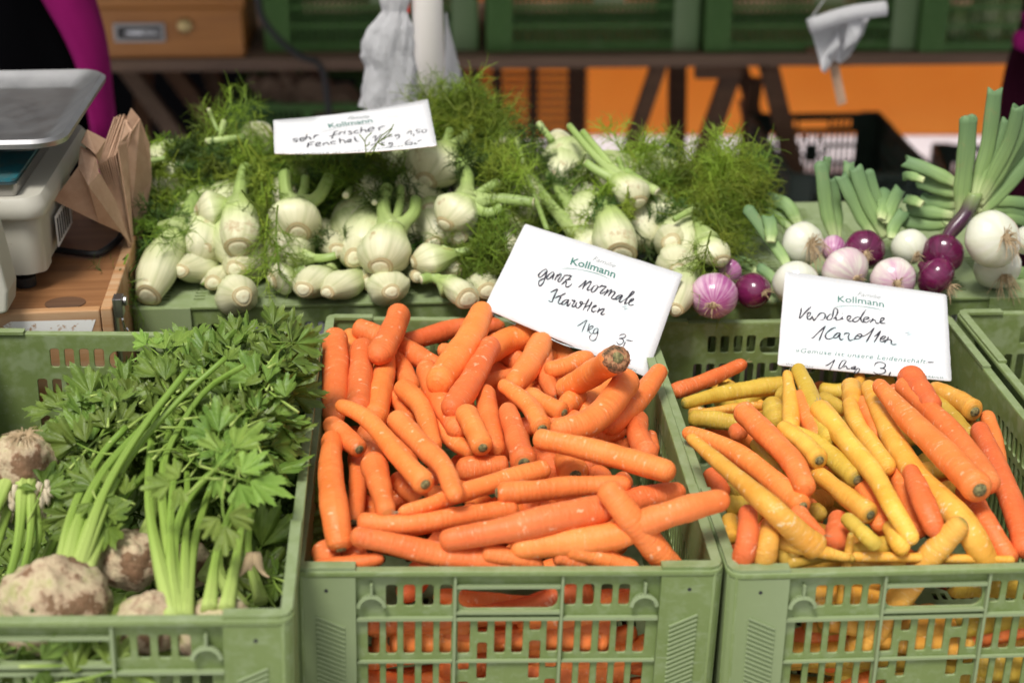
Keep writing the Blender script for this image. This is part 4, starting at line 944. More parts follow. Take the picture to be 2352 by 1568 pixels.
# frame, points, r start, r end, layer, flags, what it looks like, where
ORANGE = [
 ('A', [(205, 655), (210, 900), (195, 1160)], 66, 60, 1.2, 't x', 'straight carrot with a hairy tip pointing up', 'upright along the left crate wall'),
 ('A', [(292, 640), (302, 780), (300, 930)], 46, 46, 0, '', 'shaded narrow carrot', 'behind the hairy upright one by the left wall'),
 ('A', [(372, 700), (355, 900), (338, 1100)], 56, 62, 1.4, 't x', 'pale scratched carrot', 'second upright one from the left wall'),
 ('A', [(590, 510), (535, 640), (450, 790)], 58, 70, 2.4, '', 'short stout carrot with a smooth blunt top', 'highest at the back left, leaning right'),
 ('A', [(318, 600), (430, 640), (600, 720), (830, 850)], 52, 55, (1.1, .6), '', 'long thin-skinned carrot', 'sloping down right behind the stout leaning one'),
 ('A', [(505, 760), (490, 900), (440, 1150)], 46, 66, 1.0, 'V', 'carrot with a long dark split in its skin', 'near the back left'),
 ('A', [(545, 735), (600, 840), (660, 980)], 40, 58, .3, '', 'ringed dull carrot', 'just right of the split one'),
 ('A', [(600, 700), (760, 650), (950, 600), (1205, 590)], 46, 50, 0.2, 'p', 'long curved carrot with a scarred right end', 'lying crosswise along the back wall'),
 ('A', [(1075, 500), (985, 690), (800, 950)], 62, 74, 3.1, '', 'long scarred carrot', 'leaning against the lower left corner of the card'),
 ('A', [(808, 735), (880, 740), (1010, 760)], 34, 48, 1, 'p', 'short pale tip pointing left', 'poking out beside the long leaning carrots at the back'),
 ('A', [(1370, 640), (1200, 690), (1060, 780), (930, 910)], 64, 66, (1.2, 2), '', 'broad smooth carrot', 'coming out from under the bottom edge of the card on the left'),
 ('A', [(1130, 700), (1060, 820), (980, 960), (880, 1100)], 56, 62, 3, '', 'glossy curved carrot', 'left of centre, parallel to the one leaning on the card'),
 ('A', [(1425, 670), (1370, 790), (1245, 960)], 60, 62, (1.5, 2.2), '', 'straight smooth carrot', 'hanging from the middle of the bottom edge of the card'),
 ('A', [(1165, 740), (1270, 800), (1360, 860)], 55, 52, (.2, 0), '', 'shaded carrot', 'filling the gap left of the one under the middle of the card'),
 ('A', [(1060, 820), (1150, 860), (1260, 920)], 46, 46, -.6, '', 'dark shaded carrot', 'deep between the curved one and the one under the card'),
 ('A', [(1262, 878), (1150, 905), (1030, 950)], 36, 42, 1, 'h', 'short carrot with a black crown facing right', 'low in the gap below the card'),
 ('A', [(1420, 740), (1440, 880), (1500, 1005)], 55, 42, 1.2, 'p', 'bent carrot with a greenish tip pointing down', 'below the middle of the card'),
 ('A', [(1300, 660), (1400, 740), (1480, 800)], 50, 50, (0, .2), '', 'carrot seen only in a narrow strip', 'pressed under the card'),
 ('A', [(1460, 720), (1540, 770), (1640, 830)], 60, 50, (0, 0), '', 'dark carrot in the shadow', 'under the right half of the card'),
 ('A', [(1438, 850), (1540, 838), (1720, 770)], 42, 56, 2.0, 'p', 'short tapered carrot with a pale tip pointing left', 'touching the bottom edge of the card'),
 ('A', [(1868, 780), (1740, 860), (1540, 980)], 74, 66, (7.5, 1.5), 'hB', 'thick carrot with a big rotten brown crown', 'overlapping the lower right of the card'),
 ('A', [(1880, 900), (1740, 1000), (1660, 1130)], 58, 55, 1.0, '', 'reddish carrot', 'behind the widest one at the right'),
 ('A', [(1935, 900), (1800, 1080), (1670, 1175), (1480, 1215)], 72, 66, 4.2, '', 'widest carrot, bent and very bright', 'right of centre, pointing up to the card corner'),
 ('A', [(2120, 850), (2000, 1010), (1900, 1110), (1800, 1200)], 46, 60, 2.6, 'p', 'long straight carrot with a scabby top', 'leaning over the right crate wall at the back'),
 ('A', [(1645, 985), (1590, 1040), (1520, 1100)], 55, 50, 1.8, '', 'stubby carrot', 'under the rotten-crowned one'),
 ('A', [(1555, 1105), (1460, 1060), (1340, 980)], 50, 42, 2.0, 'h', 'short carrot with a round crown facing right', 'in the middle, tucked under the stubby one'),
 ('A', [(1425, 1200), (1370, 1090), (1290, 1010), (1180, 930)], 58, 38, 3.2, 'h', 'S-shaped carrot with its crown at the bottom', 'in the middle of the heap'),
 ('A', [(1155, 1330), (1110, 1150), (1090, 965)], 52, 66, 2.0, '', 'plump ringed carrot', 'upright, left of the S-shaped one'),
 ('A', [(1075, 1310), (1030, 1210), (970, 1090)], 54, 66, 3.0, 'h', 'short fat carrot with a scabbed end pointing down', 'in the centre of the heap'),
 ('A', [(1318, 1400), (1270, 1240), (1215, 1070)], 68, 50, 3.0, 'h', 'club-shaped carrot with a white callus by its crown', 'below the S-shaped one'),
 ('A', [(735, 830), (800, 980), (890, 1140), (935, 1230)], 54, 62, 2.0, '', 'long white-scarred carrot', 'left of centre, leaning to the lower right'),
 ('A', [(590, 940), (700, 1050), (755, 1180), (785, 1320)], 52, 46, 2.0, '', 'arched carrot', 'left of the white-scarred one'),
 ('A', [(560, 1130), (720, 1300), (840, 1420), (920, 1600)], 60, 44, 4.2, '', 'long knobbly pale carrot', 'on top at left centre beside the smooth bowed one'),
 ('A', [(738, 1525), (620, 1400), (480, 1230), (370, 1120), (215, 1050)], 60, 48, 4.2, 'h', 'long smooth bowed carrot, dark crown down', 'lying on top at the left'),
 ('A', [(350, 1320), (260, 1240), (165, 1160)], 52, 56, 3.0, 'h', 'short carrot with a grey crown facing the customer', 'at the left wall, halfway down'),
 ('A', [(545, 1000), (600, 1060), (640, 1160)], 44, 44, .6, '', 'small curled carrot', 'behind the arched one at the left'),
 ('A', [(540, 1060), (535, 1170)], 48, 48, -.6, '', 'dim carrot', 'deep at the left between the bowed and the arched ones'),
 ('A', [(1020, 1345), (920, 1280), (790, 1150)], 40, 56, 1.2, 'p', 'mid-sized carrot with a blunt end', 'below the short fat one, sloping right'),
 ('B', [(345, 545), (310, 330), (290, 120), (300, -40)], 62, 58, 3.0, 'h', 'big upright carrot, crown down', 'at the left wall in the front half'),
 ('B', [(410, 405), (432, 230), (420, 40)], 40, 44, 1, 'h', 'narrow shaded carrot', 'just right of the big upright one at the front left'),
 ('B', [(585, 355), (545, 200), (505, 60)], 42, 70, 3.0, 'p', 'cone-shaped carrot pointing down', 'at the front left, right of the shaded narrow one'),
 ('A', [(1225, 1415), (1090, 1420), (920, 1440)], 55, 62, 1.2, 'h', 'short crosswise carrot with a scabby right crown', 'under the knobbly one'),
 ('B', [(1430, 120), (1250, 165), (1000, 240), (800, 310), (645, 350)], 48, 32, 3.0, 'p', 'long tapering carrot with a scarred thick end', 'crosswise, its point to the left'),
 ('B', [(1160, 250), (1350, 240), (1550, 215), (1860, 200)], 54, 40, 3.2, 'h', 'carrot with a green-rimmed crown facing left', 'crosswise at centre right'),
 ('A', [(1375, 1250), (1620, 1300), (1900, 1370), (2200, 1460)], 50, 64, 4.4, '', 'long straight carrot with a squared right end', 'reaching to the right wall on top'),
 ('A', [(1700, 1230), (1800, 1225), (1925, 1210)], 60, 36, 1.8, 'p', 'short pointed carrot', 'above the long straight one at the right'),
 ('A', [(1985, 1120), (1985, 1230), (2050, 1370)], 52, 62, 1.8, '', 'waisted upright carrot', 'by the right wall'),
 ('A', [(2060, 1230), (2075, 1330)], 34, 36, .4, '', 'small carrot end', 'squeezed between the waisted one and the right wall'),
 ('A', [(1820, 1290), (1950, 1300)], 48, 48, .8, '', 'speckled carrot', 'directly behind the long straight one at the right'),
 ('A', [(1400, 1330), (1460, 1400), (1500, 1470)], 60, 66, .2, '', 'reddish carrot', 'hidden under the left end of the long straight one'),
 ('B', [(1570, 160), (1545, 110), (1520, 60)], 64, 70, 1.4, 'h', 'carrot stub with its crown facing forward', 'under the long straight one'),
 ('B', [(1640, 150), (1760, 165)], 44, 44, 1.1, '', 'carrot hump', 'next to the crown-forward stub'),
 ('B', [(1790, 170), (1860, 215)], 46, 34, 1.3, 'p', 'carrot tip', 'pointing right below the long straight one'),
 ('B', [(430, 400), (700, 410), (1000, 370), (1270, 330)], 46, 50, 2.2, '', 'long pinkish ringed carrot', 'crosswise in the front left'),
 ('B', [(860, 500), (1200, 440), (1500, 370), (1780, 320)], 50, 76, 3.2, '', 'longest carrot, smooth and glossy', 'crosswise across the front half'),
 ('B', [(1760, 320), (1950, 270), (2140, 235)], 56, 50, 2.2, '', 'carrot with pale scratches', 'at the right wall behind the crossing ones'),
 ('B', [(1715, 200), (1850, 370), (1970, 520), (2100, 680)], 54, 70, 5.4, '', 'large straight carrot lying over the others', 'slanting down into the front right corner'),
 ('B', [(1850, 430), (2120, 340), (2370, 275)], 64, 56, 4.0, '', 'long carrot sticking out over the right rim', 'of the crate, pointing at the mixed ones'),
 ('B', [(1230, 540), (1500, 510), (1720, 480), (1900, 440)], 56, 64, 2.4, '', 'broad carrot with a pink side', 'crosswise low in the front right'),
 ('B', [(395, 468), (600, 510), (900, 580), (1150, 610), (1400, 640)], 42, 72, 4.3, 'p', 'long fat carrot with a nubbed tip pointing left', 'along the front rim'),
 ('B', [(1080, 560), (1250, 590), (1400, 640)], 40, 50, 3.2, '', 'carrot seen as a low hump', 'behind the middle of the front rim'),
 ('B', [(1520, 530), (1680, 580), (1900, 660)], 52, 44, 4.4, 'h', 'carrot with a clean crown facing left', 'at the front rim, right of centre'),
 ('B', [(1455, 580), (1560, 600), (1640, 640)], 38, 42, 2.6, 'p', 'small pale carrot tip', 'under the clean-crowned one at the front'),
 ('B', [(200, 640), (400, 615), (570, 590)], 34, 40, 2.6, '', 'thin pinkish carrot', 'lying along the front rim at the left corner'),
 ('B', [(255, 520), (290, 640)], 62, 60, .4, '', 'shaded carrot', 'in the front left corner'),
 ('B', [(400, 530), (430, 640)], 60, 60, .2, '', 'shaded reddish carrot', 'second from the front left corner'),
 ('B', [(770, 285), (690, 230), (630, 160)], 44, 52, 1.2, 'h', 'short carrot with a green crown', 'between the cone-shaped and the knobbly ones'),
 ('B', [(860, 215), (800, 140)], 36, 42, .6, 'h', 'dark crown end of a carrot', 'peeping out beside the bowed one'),
 ('B', [(780, 240), (900, 265)], 40, 40, .2, '', 'dim carrot', 'below the knobbly one at left centre'),
 ('B', [(480, 300), (500, 400)], 52, 52, -.6, '', 'dim carrot', 'deep at the front left'),
 ('A', [(950, 1000), (980, 1080)], 45, 45, -.4, '', 'dim carrot', 'deep between the curved glossy one and the plump ringed one'),
 ('A', [(1380, 960), (1430, 1000)], 46, 46, .3, '', 'dim carrot', 'deep under the rotten-crowned one'),
 ('A', [(660, 940), (700, 1020)], 50, 50, -.2, '', 'dim carrot', 'deep behind the arched one'),
 ('A', [(1640, 1130), (1560, 1180), (1450, 1180)], 50, 50, 1.2, '', 'carrot hump in shade', 'under the widest one'),
 ('A', [(400, 1200), (420, 1320), (400, 1420)], 60, 60, .4, '', 'dim reddish carrot', 'under the bowed smooth one'),
 ('A', [(1900, 1050), (1850, 1100)], 50, 50, .4, '', 'dim carrot', 'under the one that leans over the right wall'),
]
OG = 'plain orange carrots heaped in the middle crate'
sd = 1
for fr_, pts, r0, r1, L, fl, what, where in ORANGE:
    carrot(fr_, pts, r0, r1, L, 'o' if sd % 4 else 'r', msurf, what + ', ' + where, OG, fl, sd); sd += 1
MIXED = [
 ('C', [(60, 1125), (280, 1050), (520, 940)], 50, 36, 1.3, 'p', 'r', 'red-orange carrot with its tip raised', 'in the back left corner, crosswise'),
 ('C', [(125, 1200), (400, 1130), (780, 1075)], 32, 58, 1.2, '', 'g', 'long speckled olive-yellow carrot', 'crosswise along the back left'),
 ('C', [(350, 1095), (450, 1080)], 24, 28, 0, '', 'g', 'thin yellow carrot end', 'behind the long speckled one at the back left'),
 ('C', [(170, 1275), (450, 1225), (640, 1210)], 26, 26, .2, '', 'y', 'thin yellow carrot', 'below the long speckled one at the left'),
 ('C', [(160, 1290), (330, 1300), (520, 1330)], 50, 46, 0, '', 'g', 'olive-yellow carrot', 'at the left wall under the bent orange one'),
 ('C', [(782, 1010), (800, 1160), (810, 1370)], 28, 52, 3.4, 'pxt', 'y', 'slender yellow carrot with a thready tip', 'standing up just left of the tall olive one'),
 ('C', [(845, 975), (920, 1130), (990, 1290), (1050, 1430)], 40, 54, 3.6, '', 'g', 'tall olive-yellow carrot leaning on the card', 'behind the short orange one'),
 ('C', [(850, 1150), (915, 1280), (975, 1430)], 56, 56, 3.1, '', 'r', 'short red-orange carrot', 'left of the middle, in front of the tall olive one'),
 ('C', [(690, 1200), (715, 1330)], 60, 66, 1.2, '', 'g', 'stout olive-yellow carrot', 'left of the slender yellow one'),
 ('C', [(735, 1130), (790, 1160)], 52, 56, 1, 'h', 'g', 'green-shouldered carrot crown', 'beside the slender yellow one'),
 ('C', [(990, 1150), (1140, 1240)], 40, 42, 1, '', 'g', 'olive carrot', 'crosswise right of the tall olive one'),
 ('C', [(1182, 1075), (1195, 1220)], 52, 58, 2.2, '', 'y', 'yellow carrot with a scabby top', 'in the back row under the card'),
 ('C', [(1240, 1030), (1215, 1130)], 32, 40, 1, '', 'y', 'small lemon-yellow carrot', 'touching the bottom edge of the card'),
 ('C', [(980, 1110), (1120, 1120), (1300, 1080), (1450, 1060)], 42, 46, 0, '', 'g', 'brownish yellow carrot', 'crosswise in the shade below the card'),
 ('C', [(1170, 1185), (1220, 1330), (1310, 1460), (1420, 1620)], 40, 62, 3.0, '', 'y', 'wavy yellow carrot', 'right of the one with sprouts'),
 ('D', [(1050 - 90, -250), (1170, 10), (1320, 190), (1440, 400), (1590, 650)], 66, 46, 4.2, 'hS', 'y', 'long bent yellow carrot with dry sprouts on its crown', 'in the middle'),
 ('C', [(1290, 1085), (1370, 1280), (1470, 1470), (1620, 1680), (1900, 1960), (2060, 2300 - 40)], 46, 70, 3.0, '', 'y', 'longest yellow carrot, bent in the middle', 'running from under the card to the front right'),
 ('C', [(1345, 1070), (1540, 1290), (1760, 1500), (1990, 1740)], 58, 94, 5.2, 'Z', 'o', 'biggest orange carrot with a dark crown facing the customer', 'at centre right on top'),
 ('C', [(1540, 1010), (1610, 1110), (1700, 1230)], 74, 60, 4.6, '', 'r', 'red-orange carrot with a round top', 'overlapping the bottom right of the card'),
 ('C', [(1500, 1075), (1690, 1260), (1860, 1440), (2060, 1720)], 56, 66, 4.2, '', 'o', 'long pale-spotted orange carrot with a torn tip', 'right of the biggest one'),
 ('C', [(1960, 1250), (1850, 1170), (1680, 1085)], 66, 44, 2.0, 'h', 'y', 'yellow carrot with a broad green crown', 'in the back right corner'),
 ('C', [(1650, 1120), (1790, 1260), (1930, 1420)], 46, 52, 1.2, '', 'g', 'olive carrot', 'under the pale-spotted orange one'),
 ('C', [(1860, 1310), (1960, 1350)], 38, 46, .2, '', 'g', 'olive carrot end', 'below the broad green crown at the back right'),
 ('C', [(2035, 1270), (2075, 1400), (2110, 1600)], 40, 52, 1, '', 'r', 'narrow red-orange carrot', 'against the right wall'),
 ('C', [(1980, 1350), (2080, 1560), (2200, 1840), (2280, 2140)], 52, 62, 2.1, '', 'r', 'long red-orange carrot', 'along the right wall, reaching the front'),
 ('D', [(1920, 280), (2050, 500), (2230, 790)], 66, 66, 2.0, '', 'r', 'thick straight red-orange carrot', 'second from the right wall at the front'),
 ('C', [(1440, 1100), (1520, 1180), (1580, 1280)], 36, 40, 2.6, '', 'o', 'pinkish carrot strip', 'wedged between the biggest and the pale-spotted orange ones'),
 ('C', [(1245, 1180), (1290, 1280), (1360, 1420)], 42, 46, 2.2, '', 'r', 'orange carrot', 'between the wavy and the longest yellow ones'),
 ('C', [(490, 1235), (660, 1400), (820, 1570), (900, 1740)], 62, 62, 4.2, '', 'o', 'long straight orange carrot with a cut top', 'left of the middle, sloping to the right'),
 ('D', [(850, 405), (650, 230), (430, 60), (250, -30), (60, -90)], 68, 60, 3.1, 'h', 'o', 'bent orange carrot, crown down', 'at the left, parallel to the cut one'),
 ('C', [(440, 1360), (510, 1400)], 52, 52, 1, '', 'r', 'small red-orange carrot', 'between the bent and the cut orange ones'),
 ('C', [(985, 1555), (880, 1440), (740, 1335)], 60, 46, 4.4, 'h', 'y', 'short yellow carrot with a green ring round its crown', 'in the centre'),
 ('D', [(1215, 230), (1060, 90), (900, -30), (700, -130)], 68, 52, 3.0, 'h', 'g', 'yellow-green carrot with a pale crown', 'below the green-ringed one'),
 ('D', [(1000, -40), (1150, 130), (1290, 370), (1370, 540)], 40, 52, 2.2, '', 'r', 'dark orange carrot with a small point', 'between two yellow ones at the centre front'),
 ('D', [(1300, 460), (1130, 330), (930, 170)], 64, 54, 3.1, 'h', 'y', 'yellow carrot with green-tinged crown', 'left of the bent sprouting one'),
 ('D', [(960, 690), (830, 590), (640, 410), (400, 200), (180, 10), (100, -60)], 80, 42, 5.2, 'hS', 'y', 'very long yellow carrot with dried leaf bases', 'on top, from the left wall'),
 ('D', [(310, 50), (400, 130)], 38, 38, 1, '', 'r', 'orange carrot sliver', 'behind the bent orange one at the left wall'),
 ('D', [(540, -20), (640, 100), (760, 220)], 44, 50, 2, '', 'g', 'dull yellow carrot', 'seen between the two sloping orange ones'),
 ('D', [(240, 190), (330, 330)], 60, 56, 1, '', 'r', 'red-orange carrot', 'at the left wall under the very long yellow one'),
 ('D', [(340, 400), (500, 390)], 60, 60, .8, '', 'g', 'dull yellow carrot', 'under the very long yellow one at the left'),
 ('D', [(370, 470), (380, 620)], 46, 46, 0, '', 'y', 'yellow carrot in shade', 'at the left wall near the front'),
 ('D', [(488, 430), (485, 600), (440, 820)], 52, 72, 3.0, '', 'r', 'upright red-orange carrot', 'in the front left corner'),
 ('D', [(630, 510), (620, 640), (580, 820)], 48, 74, 3.0, '', 'y', 'upright mottled yellow carrot', 'right of the upright orange one at the front left'),
 ('D', [(690, 620), (900, 680), (1165, 745)], 62, 26, 2.1, 'p', 'y', 'pointed yellow carrot', 'along the front rim, tip to the right'),
 ('D', [(800, 430), (900, 520), (995, 595)], 60, 24, 2.6, 'p', 'r', 'red-orange carrot tip', 'next to the crown of the very long yellow one'),
 ('D', [(1100, 480), (1060, 660)], 72, 70, 1, '', 'r', 'scratched red-orange carrot', 'in the middle near the front rim'),
 ('D', [(1350, 670), (1260, 590), (1130, 470)], 46, 46, 3.0, '', 'g', 'olive-green carrot', 'near the front, right of the scratched orange one'),
 ('D', [(1440, 650), (1300, 690), (1170, 700)], 60, 66, 1, 'h', 'g', 'brownish yellow carrot with a green crown', 'low by the front rim'),
 ('D', [(1168, 580), (1155, 680), (1120, 900), (1110, 1080)], 16, 46, (3.2, -1.5), 'p', 'y', 'thin pale yellow carrot', 'hanging down inside the front wall'),
 ('D', [(1460, 160), (1540, 380), (1620, 580)], 48, 52, 2, '', 'r', 'orange carrot in shade', 'between the bent yellow and the upright orange ones'),
 ('D', [(1555, 160), (1650, 380), (1740, 600)], 48, 78, 4.2, '', 'r', 'carrot with a rounded top standing upright, red-orange', 'right of centre in the front half'),
 ('D', [(1915, 490), (1740, 680), (1560, 900), (1280, 1270), (1150, 1400)], 66, 104, (5, -3.5), 'p', 'y', 'large dull yellow carrot', 'leaning tip up on the front rim'),
 ('D', [(1430, 530), (1480, 640), (1540, 700)], 54, 50, 2.2, '', 'y', 'short yellow carrot', 'left of the large one on the front rim'),
 ('D', [(740, 790), (1000, 735), (1200, 750)], 34, 32, 1, '', 'g', 'thin olive carrot', 'just showing over the front rim'),
 ('D', [(1170, 735), (1600, 740), (2250, 760)], 30, 30, 1, '', 'y', 'long yellow carrot', 'flat behind the right half of the front rim'),
 ('D', [(850, 360), (930, 420)], 44, 44, 1, '', 'r', 'carrot crumb of orange skin', 'between the crowns of the two sloping orange ones'),
 ('D', [(880, 430), (1010, 460)], 56, 56, .8, '', 'g', 'dull yellow carrot', 'below the tip of the long straight orange one'),
 ('D', [(1320, 560), (1400, 580)], 50, 50, 0, '', 'r', 'dim orange carrot', 'deep in the middle near the front'),
 ('D', [(1500, 700), (1560, 740)], 44, 44, 1, '', 'r', 'orange carrot bit', 'behind the large dull yellow one'),
 ('D', [(680, 690), (760, 790)], 42, 44, 1.4, '', 'g', 'olive carrot end', 'pointing at the front rim at the left'),
]
MG = 'mixed yellow and orange carrots in the right crate'
for fr_, pts, r0, r1, L, fl, mk, what, where in MIXED:
    if 'Z' in fl: pts = pts[::-1]; r0, r1 = r1, r0; fl += 'h'
    carrot(fr_, pts, r0, r1, L, mk, rsurf, what + ', ' + where, MG, fl, sd, .0145); sd += 1
# deeper layers inside the crates, glimpsed between the others and through the slots
ORD = 'first second third fourth fifth sixth seventh eighth ninth tenth eleventh twelfth thirteenth fourteenth fifteenth sixteenth seventeenth eighteenth nineteenth twentieth'.split()
def filler(crate, n, kinds, label, group, seed, zr, front=True):
    rn = random.Random(seed); Mx = Matrix.Translation(crate.location) @ crate.rotation_euler.to_matrix().to_4x4()
    for i in range(n):
        Ln = rn.uniform(.11, .17); r = rn.uniform(.012, .017)
        if front: y = rn.uniform(.026, .05); x = rn.uniform(.09, CW - .09); z = zr[0] + (zr[1] - zr[0]) * ((i + rn.random()) / n); a = rn.uniform(-.35, .35); e = rn.uniform(-.25, .25)
        else: y = rn.uniform(.09, CD - .09); x = rn.uniform(.09, CW - .09); z = rn.uniform(*zr); a = rn.uniform(-1.5, 1.5); e = rn.uniform(-.1, .1)
        d = Vector((math.cos(a) * (1 if rn.random() < .5 else -1), math.sin(a) * (.15 if front else 1), e)).normalized()
        c = Vector((x, y, z)); q = Vector((0, rn.uniform(-.01, .01) if not front else 0, rn.uniform(-.012, .012)))
        P = [Mx @ (c - d * Ln / 2), Mx @ (c + q), Mx @ (c + d * Ln / 2)]
        for k in range(3):
            l = Mx.inverted() @ P[k]; l.x = min(max(l.x, .024), CW - .024); l.y = min(max(l.y, .027), CD - .025); P[k] = Mx @ l
        lb = label if not front or n - 1 - i > 19 else label.split(' against')[0].split(' buried')[0] + ' behind the slots of the ' + ('middle' if crate is mid else 'right') + ' crate, ' + ORD[n - 1 - i] + ' from the top'
        carrot_mesh(catmull(P, 16), r, r * rn.uniform(.6, .95), rn.choice(kinds), lb, group, rn.choice(['h', 'p', '', 'h']), seed * 100 + i)
filler(mid, 40, ['o', 'o', 'r'], 'orange carrot buried against the front wall of the middle crate, seen through its slots', 'orange carrots behind the slots of the middle crate', 3, (-.055, -.215))
filler(mid, 46, ['o', 'r'], 'orange carrot in the lower layer of the middle crate, glimpsed between those above', 'orange carrots of the lower layer', 4, (-.062, -.04), False)
filler(rgt, 36, ['y', 'g', 'y', 'r', 'g'], 'carrot buried against the front wall of the right crate, seen through its slots', 'mixed carrots behind the slots of the right crate', 5, (-.055, -.215))
filler(rgt, 44, ['y', 'g', 'r', 'y'], 'carrot in the lower layer of the right crate, glimpsed between those above', 'mixed carrots of the lower layer', 6, (-.085, -.060), False)

# ------------------------------------------------------------------ price cards
def card_plane(cs):
    c = sum(cs, Vector()) / 4; ux = ((cs[1] - cs[0]) + (cs[2] - cs[3])).normalized(); uy = ((cs[0] - cs[3]) + (cs[1] - cs[2])); uy = (uy - ux * uy.dot(ux)).normalized()
    return c, ux, uy, ux.cross(uy)
class Card:
    def __init__(s, name, label, cs, pxc, sag=0.0, group='white handwritten price cards'):
        cs = [Vector((p[0], p[1], p[2] + H)) for p in cs]; s.c, s.ux, s.uy, s.n = card_plane(cs); s.sag = sag
        s.t = thing('price_card', label, 'sign', s.c, group)
        s.R = Matrix((s.ux, s.uy, s.n)).transposed(); s.t.rotation_euler = s.R.to_euler()
        q = [s.loc(p) for p in pxc]; s.q = q
        # rounded corners, slightly uneven edge
        pts = []
        rn = random.Random(len(label))
        for i in range(4):
            a, b, c_ = q[i - 1], q[i], q[(i + 1) % 4]; d0 = (a - b).normalized(); d1 = (c_ - b).normalized(); r = .0035
            for k in range(4):
                u = k / 3; pts.append((b + d0 * r) * (1 - u) ** 2 + b * 2 * u * (1 - u) + (b + d1 * r) * u * u)
            L_ = (c_ - b)
            for k in range(1, 12):
                e = b + d1 * r + (L_ - d1 * 2 * r) * (k / 12); e = e + Vector((-d1.y, d1.x)) * rn.uniform(-.00025, .00025); pts.append(e)
        # grid the card so that it can bow
        me = plate_grid(pts); v = [Vector((p[0], p[1], s.bow(p[0], p[1]))) for p in me[0]]
        o = put('card', mesh('card', v, me[1], None, True, M['card']), s.t)
        so = o.modifiers.new('t', 'SOLIDIFY'); so.thickness = .0011; so.offset = -1; o.data.materials.append(M['cardedge']); so.material_offset_rim = 1
    def bow(s, x, y): return s.sag * (1 - (x / .105) ** 2)
    def loc(s, p):
        d = ray(p); t = (s.c - CP).dot(s.n) / d.dot(s.n); P = CP + d * t - s.c
        if s.sag:                                     # meet the bowed surface instead of the plane
            for _ in range(6):
                x, y = P.dot(s.ux), P.dot(s.uy); h = s.bow(x, y); t = ((s.c - CP).dot(s.n) + h) / d.dot(s.n); P = CP + d * t - s.c
        return Vector((P.dot(s.ux), P.dot(s.uy)))
    def L(s, fr, p): return s.loc(fp(fr, p))
    def ink(s, fr, strokes, w, name='handwriting', m='ink', lift=.0005, taper=.5):
        v = []; f = []; ww = w * FRAMES[fr][0] * mpp(s.c); k_ = 0
        for st in strokes:
            P = [s.L(fr, p) for p in st]
            if len(P) == 1: P.append(P[0] + Vector((ww * .3, ww * .2)))
            C = catmull([Vector((p.x, p.y, 0)) for p in P], max(3, 6 * (len(P) - 1))) if len(P) > 2 else [Vector((P[0].lerp(P[1], k / 4).x, P[0].lerp(P[1], k / 4).y, 0)) for k in range(5)]
            nC = len(C); b0 = len(v); k_ += 1
            for i, p in enumerate(C):
                t = (C[min(i + 1, nC - 1)] - C[max(i - 1, 0)]); 
                if t.length < 1e-9: t = Vector((1, 0, 0))
                t.normalize(); nn = Vector((-t.y, t.x, 0)); e = min(i, nC - 1 - i) / max(1, nC * .12); wd = ww / 2 * (taper + (1 - taper) * min(1, e)) * (.88 + .2 * math.sin(i * .35 + k_))
                for sg in (-1, 1):
                    q = p + nn * wd * sg; v.append((q.x, q.y, s.bow(q.x, q.y) + lift + k_ * 2e-6))
            for i in range(nC - 1): a = b0 + 2 * i; f.append((a, a + 1, a + 3, a + 2))
        return put(name, mesh(name, v, f, None, False, M[m]), s.t)
    def text(s, fr, body, p0, p1, hpx, name, m, shear=0, off=0.0, sag=0, spacing=1, lift=.0003, capf=.72):
        tv, tf, x0, x1 = text_mesh(body, 0, off, spacing)
        a, b = s.L(fr, p0), s.L(fr, p1); d = b - a; Ln = d.length; d.normalize(); n_ = Vector((-d.y, d.x)); 
        e = s.L(fr, (p0[0] + (p1[1] - p0[1]) / math.hypot(p1[0] - p0[0], p1[1] - p0[1]) * hpx, p0[1] - (p1[0] - p0[0]) / math.hypot(p1[0] - p0[0], p1[1] - p0[1]) * hpx)); hh = (e - a).length / capf
        sg = sag * FRAMES[fr][0] * mpp(s.c); out = []
        for p in tv:
            u = (p.x - x0) / (x1 - x0); y = p.y * hh; x = u * Ln + shear * y
            y2 = y + sg * 4 * u * (1 - u); q = a + d * x + n_ * y2; out.append((q.x, q.y, s.bow(q.x, q.y) + lift))
        return put(name, mesh(name, out, tf, None, False, M[m]), s.t)
def plate_grid(pts):
    from mathutils.geometry import delaunay_2d_cdt
    xs = [p[0] for p in pts]; ys = [p[1] for p in pts]; extra = []
    n0 = len(pts); allp = [Vector((p[0], p[1])) for p in pts]
    for i in range(1, 16):
        for j in range(1, 8):
            x = min(xs) + (max(xs) - min(xs)) * i / 16; y = min(ys) + (max(ys) - min(ys)) * j / 8
            ins = False; k2 = n0 - 1
            for k in range(n0):
                if (allp[k].y > y) != (allp[k2].y > y) and x < (allp[k2].x - allp[k].x) * (y - allp[k].y) / (allp[k2].y - allp[k].y) + allp[k].x: ins = not ins
                k2 = k
            if ins and min((Vector((x, y)) - allp[k]).length for k in range(n0)) > .004: extra.append(Vector((x, y)))
    v, e, f, *_ = delaunay_2d_cdt(allp + extra, [], [list(range(n0))], 1, 1e-6)
    f2 = []
    for q in f:
        a, b, c = (v[i] for i in q[:3]); f2.append(tuple(q) if (b - a).cross(c - a) > 0 else tuple(reversed(q)))
    return [(p.x, p.y) for p in v], f2

